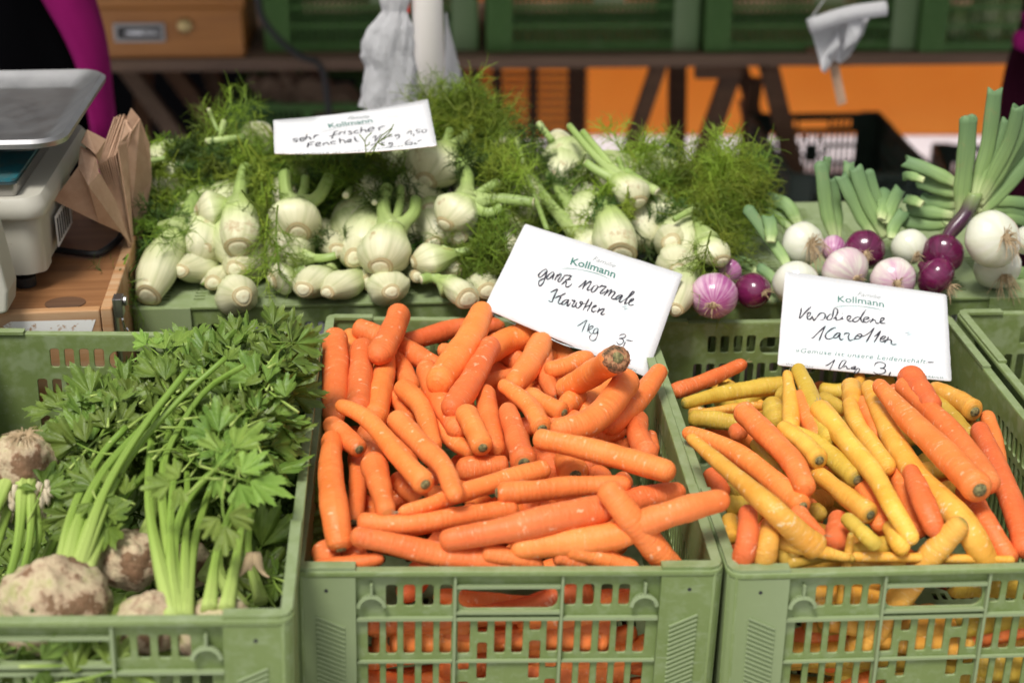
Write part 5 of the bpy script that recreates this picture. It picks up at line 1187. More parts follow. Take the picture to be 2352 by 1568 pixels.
S1 = Card('price_card', 'white handwritten card for normal carrots, tilted, at the back of the middle crate', [(.017, 1.878, -.665), (.212, 1.83, -.724), (.161, 1.714, -.8), (-.035, 1.763, -.741)], [(1205.8, 513.5), (1568.7, 629.5), (1484.8, 866), (1111, 708)], .0)
def ellipse(card, fr, c, rx, ry, rot, t0=0, t1=360, n=60):
    out = []
    for k in range(n + 1):
        t = R(t0 + (t1 - t0) * k / n); x = rx * math.cos(t); y = ry * math.sin(t); out.append((c[0] + x * math.cos(rot) - y * math.sin(rot), c[1] + x * math.sin(rot) + y * math.cos(rot)))
    return out
def seal(card, fr, c, rx, ry, rot, lw, th):
    card.ink(fr, [ellipse(card, fr, c, rx, ry, rot)], lw, 'seal_outline', 'paleprint', .0001, 1)
    card.ink(fr, [ellipse(card, fr, c, rx * .69, ry * .62, rot)], lw * .5, 'seal_inner_outline', 'paleprint', .0001, 1)
    # hills and field of the emblem
    def poly(pts, nm, m, lift):
        P = []
        for x, y in pts: P.append((c[0] + x * rx * math.cos(rot) - y * ry * math.sin(rot), c[1] + x * rx * math.sin(rot) + y * ry * math.cos(rot)))
        q = [card.L(fr, p) for p in P]; o = put(nm, mesh(nm, [(p.x, p.y, card.bow(p.x, p.y) + lift) for p in q], [tuple(range(len(q)))[::-1]], None, False, M[m]), card.t)
    a = [(.67 * math.cos(R(t)), .60 * math.sin(R(t))) for t in range(-8, 189, 7)]
    poly(a + [(-.66, -.22), (-.45, -.30), (-.35, -.10), (-.1, .02), (.15, .08), (.4, .02)], 'emblem_hills', 'paleprint', .00012)
    for k in range(9):
        x = -.50 + k * .09; card_l = [(c[0] + (x + u) * rx * math.cos(rot) - (y) * ry * math.sin(rot), c[1] + (x + u) * rx * math.sin(rot) + y * ry * math.cos(rot)) for u, y in ((0, .10 + .01 * k), (.16, .0 + .01 * k))]
        card.ink(fr, [card_l], lw * .8, 'emblem_furrow', 'whitemark', .0002, .4)
    for body, a0, a1, flip in (('GUTES VOM', -150, -30, 1), ('BAUERNHOF', 150, 30, -1)):
        n_ = len(body)
        for i, ch in enumerate(body):
            if ch == ' ': continue
            t = R(a0 + (a1 - a0) * i / (n_ - 1)); x = .845 * rx * math.cos(t); y = .80 * ry * math.sin(t); dx = -.845 * rx * math.sin(t) * flip; dy = .80 * ry * math.cos(t) * flip
            l = math.hypot(dx, dy); dx /= l; dy /= l
            f_ = lambda p, q: (c[0] + p * math.cos(rot) - q * math.sin(rot), c[1] + p * math.sin(rot) + q * math.cos(rot))
            hw = th * .36; nx, ny = dy, -dx; bx, by = x - nx * th * .4, y - ny * th * .4
            card.text(fr, ch, f_(bx - dx * hw, by - dy * hw), f_(bx + dx * hw, by + dy * hw), th, 'seal_letter', 'paleprint', 0, .01, lift=.00015)
seal(S1, 'J', (1018, 873), 585, 375, R(17), 10, 78)
S1.text('T1', 'Kollmann', (745, 255), (1700, 548), 158, 'printed_name', 'greenink', 0, .022, 28)
S1.text('T1', 'Familie', (1225, 168), (1690, 330), 105, 'printed_family', 'greyink', .35, -.008)
S1.ink('T1', [[(555, 340), (800, 345), (1000, 375), (1250, 430), (1450, 500), (1640, 600)]], 16, 'printed_swoosh', 'greenink', .0003, .1)
S1.ink('T1', [[(1700, 640), (1830, 700)]], 5, 'printed_swoosh_end', 'greyink', .0003, .1)
S1.text('J', 'Ursprungsland', (145, 925), (392, 1030), 24, 'printed_origin', 'greyink', 0, .0, 0, 1.15)
S1.text('T2', 'ÖSTERREICH', (1010, 1290), (1585, 1495), 56, 'printed_country', 'greenink', 0, .006, 0, 1.2)
S1.ink('T2', [[(1250, 1160), (1230, 1250)], [(1300, 1195), (1390, 1210)], [(1335, 1240), (1390, 1245)], [(1410, 1200), (1495, 1215)], [(1455, 1210), (1430, 1290)], [(1375, 1280), (1455, 1300)]], 18, 'grade_mark')
G1 = [[(265, 385), (225, 360), (150, 400), (90, 460), (75, 490), (85, 530), (115, 530), (180, 480), (260, 400), (250, 440), (215, 540), (180, 640), (120, 710), (90, 710), (75, 660), (95, 610), (180, 560), (250, 520)],
 [(410, 440), (370, 420), (300, 470), (250, 540), (260, 575), (290, 570), (350, 520), (410, 450), (390, 510), (370, 570), (390, 580)],
 [(485, 460), (455, 520), (420, 600)], [(430, 570), (490, 500), (540, 460), (560, 480), (530, 540), (490, 600), (510, 635), (550, 610), (600, 540), (640, 500)],
 [(620, 505), (630, 490), (770, 500), (740, 540), (620, 640), (565, 690)], [(600, 640), (650, 620), (670, 640), (655, 720), (690, 740), (750, 710), (790, 670)], [(640, 588), (770, 575)],
 [(925, 750), (1000, 690), (1090, 600), (1060, 680), (1010, 790)], [(1040, 740), (1120, 660), (1180, 620), (1200, 640), (1150, 730), (1115, 790), (1140, 810), (1200, 780)],
 [(1300, 700), (1250, 730), (1205, 800), (1215, 850), (1270, 830), (1330, 760), (1340, 710), (1310, 700)], [(1340, 735), (1380, 740), (1440, 700)],
 [(1440, 690), (1430, 720), (1520, 730), (1470, 780), (1400, 850), (1400, 880), (1450, 870), (1500, 830)],
 [(1560, 780), (1520, 860), (1465, 930)], [(1510, 880), (1580, 820), (1640, 800), (1610, 860), (1560, 940)], [(1590, 900), (1650, 840), (1710, 850), (1680, 910), (1630, 970), (1680, 1000), (1730, 970)],
 [(1870, 912), (1820, 905), (1750, 950), (1715, 995), (1730, 1010), (1790, 980), (1870, 915), (1840, 980), (1800, 1040), (1830, 1065), (1900, 1020)],
 [(1900, 1020), (1990, 960), (2100, 880), (2120, 840), (2090, 835), (2030, 900), (1960, 1010), (1915, 1090), (1930, 1100), (2000, 1070)],
 [(2000, 1065), (2080, 1030), (2110, 990), (2070, 990), (2020, 1050), (2005, 1110), (2040, 1130), (2110, 1115)],
 [(330, 855), (480, 785), (440, 870), (380, 1010), (365, 1055), (320, 1050), (285, 1025)], [(655, 870), (560, 920), (420, 980)], [(440, 965), (510, 930), (550, 945), (520, 1010), (495, 1070), (530, 1100), (590, 1080)],
 [(710, 1010), (660, 1010), (590, 1060), (570, 1110), (620, 1110), (680, 1060), (720, 1010), (700, 1080), (685, 1135), (710, 1140), (770, 1070)],
 [(800, 1000), (790, 1030), (850, 1030), (820, 1090), (790, 1140), (810, 1160), (860, 1140), (900, 1065)],
 [(900, 1060), (870, 1120), (880, 1170), (920, 1190), (980, 1130), (1020, 1070), (980, 1050), (960, 1080), (1000, 1100), (1070, 1090)],
 [(1155, 990), (1100, 1090), (1040, 1210), (1025, 1235)], [(1220, 1050), (1170, 1150), (1110, 1260)], [(1040, 1180), (1110, 1150), (1190, 1120)],
 [(1215, 1185), (1280, 1165), (1310, 1140), (1270, 1140), (1220, 1190), (1215, 1250), (1250, 1270), (1310, 1240)],
 [(1380, 1180), (1360, 1230), (1330, 1290)], [(1340, 1270), (1410, 1220), (1480, 1205), (1450, 1260), (1410, 1310), (1440, 1330), (1495, 1310)]]
S1.ink('T1', G1, 35)
S1.ink('T2', [[(175, 390), (250, 345), (405, 245), (370, 330), (285, 530)], [(470, 325), (440, 420), (410, 530)], [(430, 480), (480, 410), (540, 385), (555, 410), (500, 460), (450, 480), (480, 550), (520, 575), (560, 550)],
 [(650, 445), (600, 460), (565, 520), (580, 570), (630, 560), (670, 500), (670, 450), (620, 445)], [(670, 460), (670, 540), (650, 640), (600, 720), (540, 740), (490, 720), (470, 660), (485, 620), (520, 610)],
 [(1185, 630), (1230, 595), (1310, 585), (1345, 620), (1300, 670), (1180, 685), (1260, 700), (1290, 750), (1250, 815), (1190, 835), (1140, 800), (1125, 755)], [(1335, 770), (1310, 830), (1270, 900)], [(1355, 725), (1515, 755)]], 27, 'handwritten_price')

S2 = Card('price_card', 'white handwritten card for assorted carrots, standing at the back of the right crate', [(a * .972, b_ * .972, c_ * .972) for a, b_, c_ in ((.352, 1.91, -.749), (.559, 1.884, -.765), (.538, 1.754, -.833), (.33, 1.781, -.817))], [(1803.2, 622.4), (2174.2, 676.1), (2185.9, 875.4), (1785.6, 838.2)], .0)
seal(S2, 'S', (1185, 860), 690, 350, R(12), 10, 85)
S2.text('T3', 'Kollmann', (965, 262), (1955, 375), 140, 'printed_name', 'greenink', 0, .008, 35)
S2.text('T3', 'Familie', (1385, 125), (1865, 197), 95, 'printed_family', 'greyink', .35, -.008)
S2.ink('T3', [[(840, 375), (1100, 342), (1400, 345), (1700, 385), (1950, 440)]], 14, 'printed_swoosh', 'greenink', .0003, .1)
S2.text('T4', '»Gemüse ist unsere Leidenschaft.', (75, 140), (2015, 312), 66, 'printed_slogan', 'greenink', .3, -.004, 0, 1.1)
S2.text('S', 'Ursprungsland', (278, 1200), (592, 1238), 22, 'printed_origin', 'greyink', 0, .0, 0, 1.15)
S2.text('T4', 'ÖSTERREICH', (1790, 495), (2250, 527), 24, 'printed_country', 'greenink', 0, .004, 0, 1.25)
G2 = [[(190, 380), (175, 480), (150, 610), (290, 460), (400, 355)], [(320, 590), (370, 540), (385, 490), (340, 490), (310, 550), (315, 610), (360, 630), (400, 605), (420, 560), (435, 600), (455, 650), (490, 620), (580, 510), (640, 490), (690, 510), (700, 560), (660, 630), (590, 640)],
 [(830, 520), (790, 530), (740, 590), (740, 630), (790, 640), (850, 600)], [(830, 640), (860, 540), (880, 430), (920, 390), (960, 420), (960, 490), (920, 570), (870, 620)], [(870, 620), (930, 590), (930, 640), (990, 640), (1060, 605)], [(1075, 575), (1045, 620), (1095, 622)], [(1058, 500), (1066, 510)],
 [(1190, 640), (1240, 600), (1240, 560), (1190, 560), (1165, 610), (1190, 660), (1240, 672), (1290, 660)], [(1450, 590), (1380, 580), (1290, 640), (1310, 680), (1380, 670), (1450, 600), (1500, 520), (1570, 420)], [(1475, 560), (1462, 640), (1500, 690), (1530, 680)],
 [(1520, 640), (1600, 620), (1630, 590), (1570, 580), (1520, 620), (1530, 680), (1590, 690), (1660, 640)], [(1725, 600), (1700, 650), (1655, 700)], [(1680, 660), (1740, 640), (1770, 660), (1790, 710), (1850, 712)], [(1850, 700), (1930, 650), (1960, 610), (1910, 600), (1880, 640), (1880, 700), (1930, 712), (1990, 715)],
 [(400, 1030), (440, 1020), (560, 900), (705, 770)], [(705, 770), (650, 880), (565, 1085)], [(920, 830), (910, 805), (830, 840), (730, 920), (700, 990), (730, 1040), (790, 1050), (880, 1015)],
 [(1015, 910), (950, 930), (880, 1000), (900, 1030), (970, 1000), (1020, 930), (1005, 1020), (1040, 1070), (1085, 1040)], [(1105, 965), (1130, 930), (1210, 935), (1190, 1010), (1220, 1080), (1300, 1060)],
 [(1320, 1040), (1390, 960), (1450, 940), (1480, 980), (1420, 1040), (1340, 1050), (1300, 1060)], [(1380, 985), (1480, 995), (1560, 970)], [(1560, 970), (1660, 900), (1750, 810)], [(1750, 810), (1700, 900), (1575, 1115)],
 [(1740, 1000), (1810, 950), (1890, 870)], [(1890, 870), (1830, 980), (1740, 1125)], [(1890, 1060), (1950, 1040), (1990, 1000), (1940, 990), (1880, 1040), (1880, 1100), (1940, 1100), (1990, 1060)],
 [(2055, 1000), (2020, 1060), (1960, 1135)], [(1990, 1090), (2060, 1060), (2110, 1080), (2110, 1140), (2150, 1170), (2220, 1160)]]
S2.ink('T3', G2, 34, taper=.5)
S2.ink('T4', [[(520, 340), (570, 320), (660, 250)], [(660, 250), (630, 310), (580, 410)], [(830, 270), (780, 265), (740, 310), (715, 380), (750, 375), (790, 330), (830, 275)], [(780, 370), (820, 345), (845, 385), (890, 380)], [(960, 340), (905, 370), (915, 390), (970, 350), (940, 395), (1010, 380), (1020, 410), (980, 450), (945, 440), (985, 400)],
 [(1240, 350), (1260, 305), (1330, 290), (1400, 320), (1380, 370), (1320, 380), (1390, 390), (1400, 430), (1350, 460), (1270, 460), (1225, 430)], [(1480, 430), (1450, 495)], [(2020, 290), (2110, 292)]], 19, 'handwritten_price', taper=.45)

S3 = Card('price_card', 'narrow white handwritten card for very fresh fennel lying on top of the fennel', [(-.324, 2.093, -.592), (-.116, 2.12, -.58), (-.096, 1.974, -.593), (-.304, 1.947, -.604)], [(627.6, 275.7), (982.5, 227.4), (1003.8, 334.6), (630.2, 352.6)], -.004)
S3.text('T5', 'Kollmann', (690, 300), (1412, 205), 72, 'printed_name', 'greenink', 0, .012, 12)
S3.text('T5', 'Familie', (985, 162), (1330, 138), 52, 'printed_family', 'greyink', .4, -.006)
S3.ink('T5', [[(540, 375), (700, 335), (900, 285), (1150, 245), (1450, 232)]], 8, 'printed_swoosh', 'greyink', .0003, .2)
S3.text('T5', '»Gemüse ist unsere Leidenschaft.', (110, 742), (2180, 570), 38, 'printed_slogan', 'greyink', .3, -.006, -14, 1.1)
S3.text('T5', 'ÖSTERREICH', (1925, 668), (2335, 610), 16, 'printed_country', 'greyink', 0, 0, 0, 1.2)
S3.ink('T5', [[(180, 480), (110, 480), (100, 500), (160, 510), (140, 530), (85, 530)], [(210, 500), (280, 480), (270, 460), (220, 470), (205, 500), (230, 522), (290, 502)], [(320, 410), (300, 500)], [(305, 470), (350, 450), (370, 465), (385, 495)], [(450, 420), (430, 475)], [(440, 450), (480, 420), (525, 420)],
 [(830, 350), (780, 370), (755, 420), (735, 480)], [(690, 440), (740, 430), (830, 400)], [(870, 370), (850, 420)], [(860, 390), (895, 370), (920, 372)], [(950, 350), (935, 405)], [(962, 325), (966, 328)], [(1060, 350), (1010, 360), (1050, 380), (1060, 400), (1000, 410)], [(1170, 340), (1110, 360), (1105, 385), (1190, 385)], [(1220, 290), (1210, 385)], [(1215, 350), (1270, 330), (1290, 345), (1300, 375)],
 [(1330, 340), (1420, 315), (1400, 290), (1350, 310), (1330, 345), (1360, 360), (1430, 345)], [(1500, 290), (1520, 345)], [(1510, 310), (1560, 280), (1615, 270)],
 [(345, 550), (330, 625)], [(350, 550), (440, 530)], [(340, 590), (420, 570)], [(470, 580), (540, 560), (520, 540), (475, 560), (470, 590), (500, 602), (560, 590)], [(600, 550), (590, 590)], [(600, 560), (650, 545), (670, 560), (690, 580)], [(800, 520), (730, 530), (720, 560), (800, 562)], [(860, 470), (870, 555)], [(870, 510), (920, 500), (940, 520), (960, 550)], [(990, 530), (1050, 510), (1030, 490), (990, 510), (990, 535), (1060, 532)], [(1105, 445), (1120, 500), (1150, 525), (1185, 520)]], 26, taper=.6)
S3.ink('T5', [[(1405, 470), (1460, 430), (1440, 530)], [(1440, 530), (1550, 400)], [(1540, 440), (1550, 480), (1610, 470)], [(1600, 430), (1600, 500)], [(1680, 400), (1670, 460)], [(1730, 400), (1680, 430), (1735, 445)], [(1830, 410), (1780, 420), (1790, 440), (1840, 410), (1840, 460), (1790, 490)], [(1360, 600), (1470, 550)], [(1470, 550), (1430, 610)], [(1560, 530), (1550, 600)], [(1605, 535), (1560, 570), (1610, 585)], [(1730, 540), (1680, 550), (1680, 570), (1730, 550), (1720, 600), (1660, 607)],
 [(1965, 400), (2035, 350), (2040, 420)], [(2080, 400), (2085, 440)], [(2200, 320), (2130, 330), (2140, 360), (2180, 360), (2170, 385), (2130, 390)], [(2260, 325), (2220, 340), (2230, 375), (2280, 370), (2290, 335), (2260, 325)], [(2030, 490), (1960, 530), (1950, 570), (2020, 577), (2060, 555), (2040, 540), (1960, 560)], [(2105, 540), (2110, 575)], [(2145, 525), (2215, 500)]], 19, 'handwritten_price', taper=.6)

# ------------------------------------------------------------------ fennel
def pileY(py): return 1.868 + (690 - py) / 390 * .33
FG = 'fennel bulbs heaped on the upturned crate'
def thread_mesh(name, seed, m, length=.12, spread=.6, curl=1.0, dens=1.0):
    """a feathery frond: stem, side branches, and many hair-thin threads"""
    rn = random.Random(seed); v = []; f = []
    def ribbon(P, w):
        b0 = len(v); n_ = len(P)
        side = Vector((rn.uniform(-1, 1), rn.uniform(-1, 1), rn.uniform(-1, 1))).normalized()
        for i, p in enumerate(P):
            t = (P[min(i + 1, n_ - 1)] - P[max(i - 1, 0)]).normalized(); s_ = t.cross(side).normalized(); u = s_.cross(t); ww = w * (1 - .5 * i / (n_ - 1))
            for a in (0, 2.094, 4.189): v.append(p + (s_ * math.cos(a) + u * math.sin(a)) * ww)
        for i in range(n_ - 1):
            for k in range(3): a = b0 + 3 * i + k; c = b0 + 3 * i + (k + 1) % 3; f.append((a, c, c + 3, a + 3))
    def path(p, d, L_, n_, bend, droop):
        out = [p.copy()]; ax_ = Vector((rn.uniform(-1, 1), rn.uniform(-1, 1), rn.uniform(-1, 1)))
        for i in range(n_):
            d = (d + ax_ * bend / n_ + Vector((0, 0, -droop / n_))).normalized(); out.append(out[-1] + d * L_ / n_)
        return out, d
    stem, _ = path(Vector(), Vector((1, 0, 0)), length, 10, .5 * curl, .1); ribbon(stem, .0019)
    for i in range(2, 11):
        for sgn in (-1, 1):
            if rn.random() > (.95 if dens >= 1 else .7): continue
            d0 = (stem[min(i, 10)] - stem[i - 1]).normalized(); sd_ = Vector((rn.uniform(.1, .7), sgn * rn.uniform(.5, 1), rn.uniform(-.5, .6)))
            br, _ = path(stem[i], (d0 * .6 + sd_ * spread * 1.4).normalized(), length * rn.uniform(.28, .5 if dens >= 1 else .7) * (1.15 - i / 16), 6, .9 * curl, .15); ribbon(br, .0011)
            for j in range(1, 7):
                for q in range(int(3 * dens)):
                    d1 = (br[j] - br[j - 1]).normalized(); r_ = Vector((rn.uniform(-1, 1), rn.uniform(-1, 1), rn.uniform(-1, 1)))
                    th, _ = path(br[j], (d1 * .7 + r_ * .9).normalized(), length * (rn.uniform(.08, .22) if dens >= 1 else rn.uniform(.14, .34)), 4, 1.3 * curl, .1); ribbon(th, .0008 if dens >= 1 else .00062)
    c = Vector(); me = mesh(name, v, f, None, False, m); return me
FR = {}
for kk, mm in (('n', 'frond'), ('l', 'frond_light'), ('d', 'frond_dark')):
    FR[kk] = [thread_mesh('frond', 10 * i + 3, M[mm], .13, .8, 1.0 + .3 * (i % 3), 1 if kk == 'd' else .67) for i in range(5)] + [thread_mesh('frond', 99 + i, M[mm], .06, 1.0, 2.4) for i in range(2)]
def orient(d, nrm):
    d = d.normalized(); s_ = nrm.cross(d)
    if s_.length < 1e-4: s_ = Vector((1, 0, 0)).cross(d)
    s_.normalize(); u = d.cross(s_); return Matrix((d, s_, u)).transposed()
def fennel(fr, base, top, rmax, rcut, label, stalks=(), Lm=.105, tier_z=None, yoff=0.0, hidecut=False, face=1, flat=.82, seedv=0, fronds=(), slim=False, cutc=True):
    """base: the cut end as seen, top: where the bulb narrows into its stalks (measured points)"""
    rmax *= 1.24; rcut *= 1.3; Lm *= 1.12
    bp, tp = fp(fr, base), fp(fr, top); sc_ = FRAMES[fr][0]
    by = pileY(bp[1]) + yoff
    B = atz(bp, tier_z) if tier_z else aty(bp, by); r = rmax * sc_ * mpp(B)
    # second point: the bulb has its true length, leaning away from the viewer
    d = ray(tp); best = None
    lateral = ((Vector(tp) - Vector(bp)).length) * mpp(B)
    Lr = max(Lm, lateral * 1.03)
    for k in range(400):
        y = B.y - .02 + k * .001 if face > 0 else B.y + .02 - k * .001
        T = aty(tp, y); e = abs((T - B).length - Lr)
        if k * .001 > .02 and (best is None or e < best[0]): best = (e, T)
    surfT = bool(stalks) and (Vector(tp) - Vector(bp)).length > 40
    T = aty(tp, max(pileY(max(290, tp[1])) + yoff + .004, B.y + .01)) if surfT else best[1]
    Lr = (T - B).length; ax_ = (T - B).normalized(); 
    t = thing('fennel', label, 'fennel', B, FG); rn = random.Random(seedv)
    C = [B.lerp(T, k / 22) - B for k in range(23)]
    side = ax_.cross(Vector((0, 0, 1))); side = side.normalized() if side.length > .01 else Vector((1, 0, 0)); up = side.cross(ax_)
    cur = rn.uniform(-.06, .06)
    for k in range(23): u = k / 22; C[k] += side * cur * Lr * u * (1 - u) * 2
    rc = rcut * sc_ * mpp(B)
    rr = []
    for k in range(23):
        u = k / 22
        if slim: p = rc * .92 + (r - rc * .92) * math.sin(min(1, u / .35) * math.pi / 2); p *= 1 - .35 * max(0, (u - .45) / .55) ** 1.3
        else: p = rc * .9 + (r - rc * .9) * math.sin(min(1, u / .42) * math.pi / 2) ** .85; p *= 1 - .66 * max(0, (u - .38) / .62) ** 1.15
        if k == 0: p = rc * .9
        rr.append(p)
    ph0 = rn.uniform(0, 6)
    def rad(u, ph): 
        lob = .05 * math.cos(2 * ph + ph0) + .045 * math.sin(3 * ph + ph0 * 2 + 2.5 * u) + .03 * abs(math.sin(2.5 * ph + 3 * u + ph0)) + .012 * math.sin(17 * ph + 2 * u)
        sheath = .10 * (1 if math.sin(ph + ph0 + 1.2 * u) > -.2 + u else 0) * min(1, u * 4)
        return (1 + lob * min(1, u * 3) + sheath + .03 * noise.noise(Vector((math.cos(ph) * 2, math.sin(ph) * 2, u * 5 + seedv))))
    v, f, uv = tube(C, rr, 36, True, 1, rad)
    fl = Matrix.Identity(3); n_ = up
    v = [Vector(p) - n_ * (Vector(p).dot(n_)) * (1 - flat) * (0 if (seedv % 3 == 0) else 1) for p in v]
    put('bulb', mesh('bulb', v, f, uv, True, M['bulb']), t)
    if not hidecut:
        v = []; uvs = []; f = []; n2 = 24; ring = [(.0, 0), (.45, .35), (.68, .66), (.74, .72), (.82, .82), (1.0, 1)]; hts = [.0030, .0026, .0018, .0004, .0012, -.0012]
        for (q, tt), h_ in zip(ring, hts):
            for k in range(n2): a = 2 * math.pi * k / n2; w_ = 1 + .06 * math.sin(3 * a + seedv); v.append(side * math.cos(a) * rc * .97 * q * w_ + up * math.sin(a) * rc * .97 * q * w_ * (flat if seedv % 3 else 1) - ax_ * (h_ + .001)); uvs.append((k / n2, tt))
        for i in range(5):
            for k in range(n2): f.append((i * n2 + k, i * n2 + (k + 1) % n2, (i + 1) * n2 + (k + 1) % n2, (i + 1) * n2 + k))
        put('root_cut', mesh('root_cut', v, f, uvs, True, M['cut']), t)
    # stalks: given as measured target points, or short random stubs
    if not stalks: 
        for q in range(2 + seedv % 2):
            a = rn.uniform(0, 6.28); dd = (ax_ + side * .4 * math.cos(a) + up * .4 * math.sin(a)).normalized(); e0 = T - B - ax_ * .014 + (side * math.cos(a) + up * math.sin(a)) * r * .25
            P = catmull([e0 - ax_ * .01, e0 + ax_ * .02, e0 + dd * .07], 8); v, f, uv = tube(P, [r * .32 * (1 - .35 * k / 8) for k in range(9)], 10); put('stalk', mesh('stalk', v, f, uv, True, M['stalk']), t)
    for st in stalks:
        pts, w = st[0], st[1]; dy = st[2] if len(st) > 2 else .01
        P = [T - B - ax_ * Lr * .25] + [aty(fp(fr, p), (pileY(max(290, fp(fr, p)[1])) + yoff - .004 * (i + 1)) if surfT else T.y + dy * (i + 1)) - B for i, p in enumerate(pts)]
        n2 = 16; CC = catmull(P, n2); w_ = w * sc_ * mpp(T)
        v, f, uv = tube(CC, [w_ * (2.3 - 1.25 * min(1, k / 6)) * (1 - .15 * k / n2) for k in range(n2 + 1)], 12, True, 1, lambda u, ph: 1 + .07 * math.cos(3 * ph)); put('stalk', mesh('stalk', v, f, uv, True, M['stalk']), t)
        v, f, uv = tube([CC[-1], CC[-1] + (CC[-1] - CC[-2]).normalized() * .0008], [w_ * .8, w_ * .78], 12); put('stalk_cut', mesh('stalk_cut', v, f, [(0, .5)] * len(v), True, M['cut']), t)
    FEN.append((t, B, T)); return t
FEN = []; DZ = DECK
fennel('F', (135, 635), (345, 190), 88, 62, 'long slim fennel lying at the left end of the heap, cut end down', [([(420, 60)], 60)], .17, face=1, seedv=3, slim=True)
fennel('F', (425, 150), (640, 120), 98, 48, 'round fennel bulb in the upper left with its cut disc facing left', [([(700, 60)], 28)], .11, yoff=-.02, seedv=4)
fennel('F', (470, 358), (600, 290), 66, 34, 'small fennel bulb under the upper left round one', (), .09, seedv=5)
fennel('F', (665, 355), (660, 90), 92, 64, 'upright fennel bulb with fronds hanging over its right side', [([(680, 0), (710, -120)], 45)], .12, yoff=-.03, seedv=6, slim=True)
fennel('F', (330, 490), (590, 460), 88, 40, 'fennel bulb at the left, second row, cut disc facing left', (), .11, seedv=7)
fennel('F', (650, 480), (820, 400), 108, 50, 'broad fennel bulb with brown scars below the upright one', (), .11, seedv=8)
fennel('F', (1015, 270), (990, 80), 122, 62, 'largest round fennel bulb left of the middle, cut disc facing forward', [([(950, 40), (940, -80)], 45), ([(1130, 60), (1200, -60)], 40), ([(1050, 20), (1060, -60)], 30)], .12, yoff=-.03, seedv=9)
fennel('F', (885, 400), (1110, 420), 76, 36, 'fennel bulb lying on its side with a short stalk to the right', [([(1170, 415), (1240, 400)], 25)], .11, yoff=-.01, seedv=10)
fennel('F', (865, 545), (990, 500), 100, 46, 'fennel bulb with brown stains, third from the left in the bottom row', [([(1060, 480)], 28)], .105, seedv=11)
fennel('F', (692, 640), (600, 600), 96, 48, 'lowest fennel bulb at the left with a stalk to the upper left', [([(530, 580), (455, 545)], 30, -.005)], .1, tier_z=DZ + .026, seedv=12)
fennel('F', (1050, 598), (1230, 480), 92, 46, 'fennel bulb in the bottom row, left of the middle pair', (), .115, tier_z=DZ + .03, seedv=13)
fennel('F', (1250, 372), (1190, 220), 70, 46, 'slanting fennel bulb right of the largest round one, cut disc at lower right', (), .12, seedv=14)
fennel('F', (1348, 415), (1330, 330), 82, 48, 'round fennel bulb in the middle with a stub of stalk at its right', [([(1390, 350), (1440, 385)], 26, -.01)], .09, yoff=-.005, seedv=15)
fennel('F', (1190, 615), (1450, 500), 84, 36, 'slanting fennel bulb in the middle of the bottom row', (), .12, tier_z=DZ + .028, seedv=16)
fennel('F', (1565, 612), (1500, 540), 100, 44, 'round fennel bulb, lowest in the middle, disc facing right', (), .1, tier_z=DZ + .03, seedv=17)
fennel('F', (1505, 470), (1580, 210), 122, 60, 'big flared fennel bulb with three stalks fanning up, centre of the heap', [([(1520, 120), (1540, 0)], 45), ([(1610, 120), (1620, 0)], 28), ([(1690, 160), (1710, 70)], 40)], .13, yoff=-.035, seedv=18)
fennel('F', (1700, 440), (1940, 390), 96, 42, 'plump fennel bulb with its cut disc at the left, right of the flared one', [([(2030, 370)], 30)], .115, yoff=-.02, seedv=19)
fennel('F', (1722, 520), (1640, 480), 46, 38, 'small fennel end peeping out under the plump one', (), .1, seedv=20)
fennel('F', (1930, 470), (1870, 520), 84, 40, 'pinkish fennel bulb under the plump one', (), .09, seedv=21)
fennel('F', (2015, 655), (1880, 560), 68, 62, 'fennel bulb with a long stalk to the upper left in the bottom row', [([(1820, 530), (1740, 540)], 34, -.005)], .1, tier_z=DZ + .028, seedv=22, slim=True)
fennel('F', (2130, 610), (2010, 520), 80, 50, 'fennel bulb touching the left edge of the carrot card', (), .11, yoff=-.01, seedv=23)
fennel('F', (1370, 240), (1360, 170), 88, 40, 'knobby fennel bulb seen from its top, below the hanging fronds', (), .08, hidecut=True, seedv=24)
fennel('F', (1802, 130), (1835, 230), 62, 44, 'pale fennel bulb behind the splayed one, disc facing up left', (), .08, yoff=-.01, seedv=25)
fennel('F', (1882, 215), (2040, 60), 112, 48, 'splayed fennel bulb with four thick stalks, upper middle', [([(2010, -60), (1970, -150)], 45, .0), ([(2110, 20), (2190, -30)], 32, 0), ([(2200, 70), (2400, 90)], 36, -.01), ([(2130, 150), (2210, 120)], 32, -.01)], .115, yoff=-.05, seedv=26)
fennel('F', (1965, 288), (2010, 230), 72, 40, 'small fennel bulb hanging below the splayed one', (), .08, yoff=-.02, seedv=27)
fennel('G', (500, 1330), (580, 1200), 135, 50, 'smooth fennel bulb under the topmost one', (), .1, yoff=-.0, hidecut=True, seedv=28)
fennel('G', (585, 1190), (730, 960), 150, 62, 'topmost fennel bulb beside the right corner of the fennel card', [([(720, 940), (745, 860)], 35, 0), ([(850, 890), (880, 840)], 38, 0)], .12, yoff=-.02, seedv=29)
fennel('H', (1740, 905), (1650, 910), 84, 40, 'fennel bulb at the left top with a long cut stalk to the left', [([(1560, 915), (1370, 935)], 26, 0)], .06, yoff=.03, hidecut=True, seedv=30)
fennel('G', (1450, 930), (1520, 960), 72, 50, 'round fennel bulb at the back with a stalk to the upper left', [([(1600, 990)], 24, 0), ], .07, yoff=.02, hidecut=True, seedv=31)
fennel('G', (1988, 1335), (1880, 1190), 98, 52, 'slim fennel bulb with a tan cut disc, high on the right of the heap', [([(1700, 1030), (1530, 830)], 26, .0), ([(1760, 1040), (1620, 870)], 26, .0), ([(1720, 1130), (1640, 1075)], 32, 0), ([(1870, 1080), (1850, 1040)], 22, 0)], .1, yoff=-.04, seedv=32, slim=True)
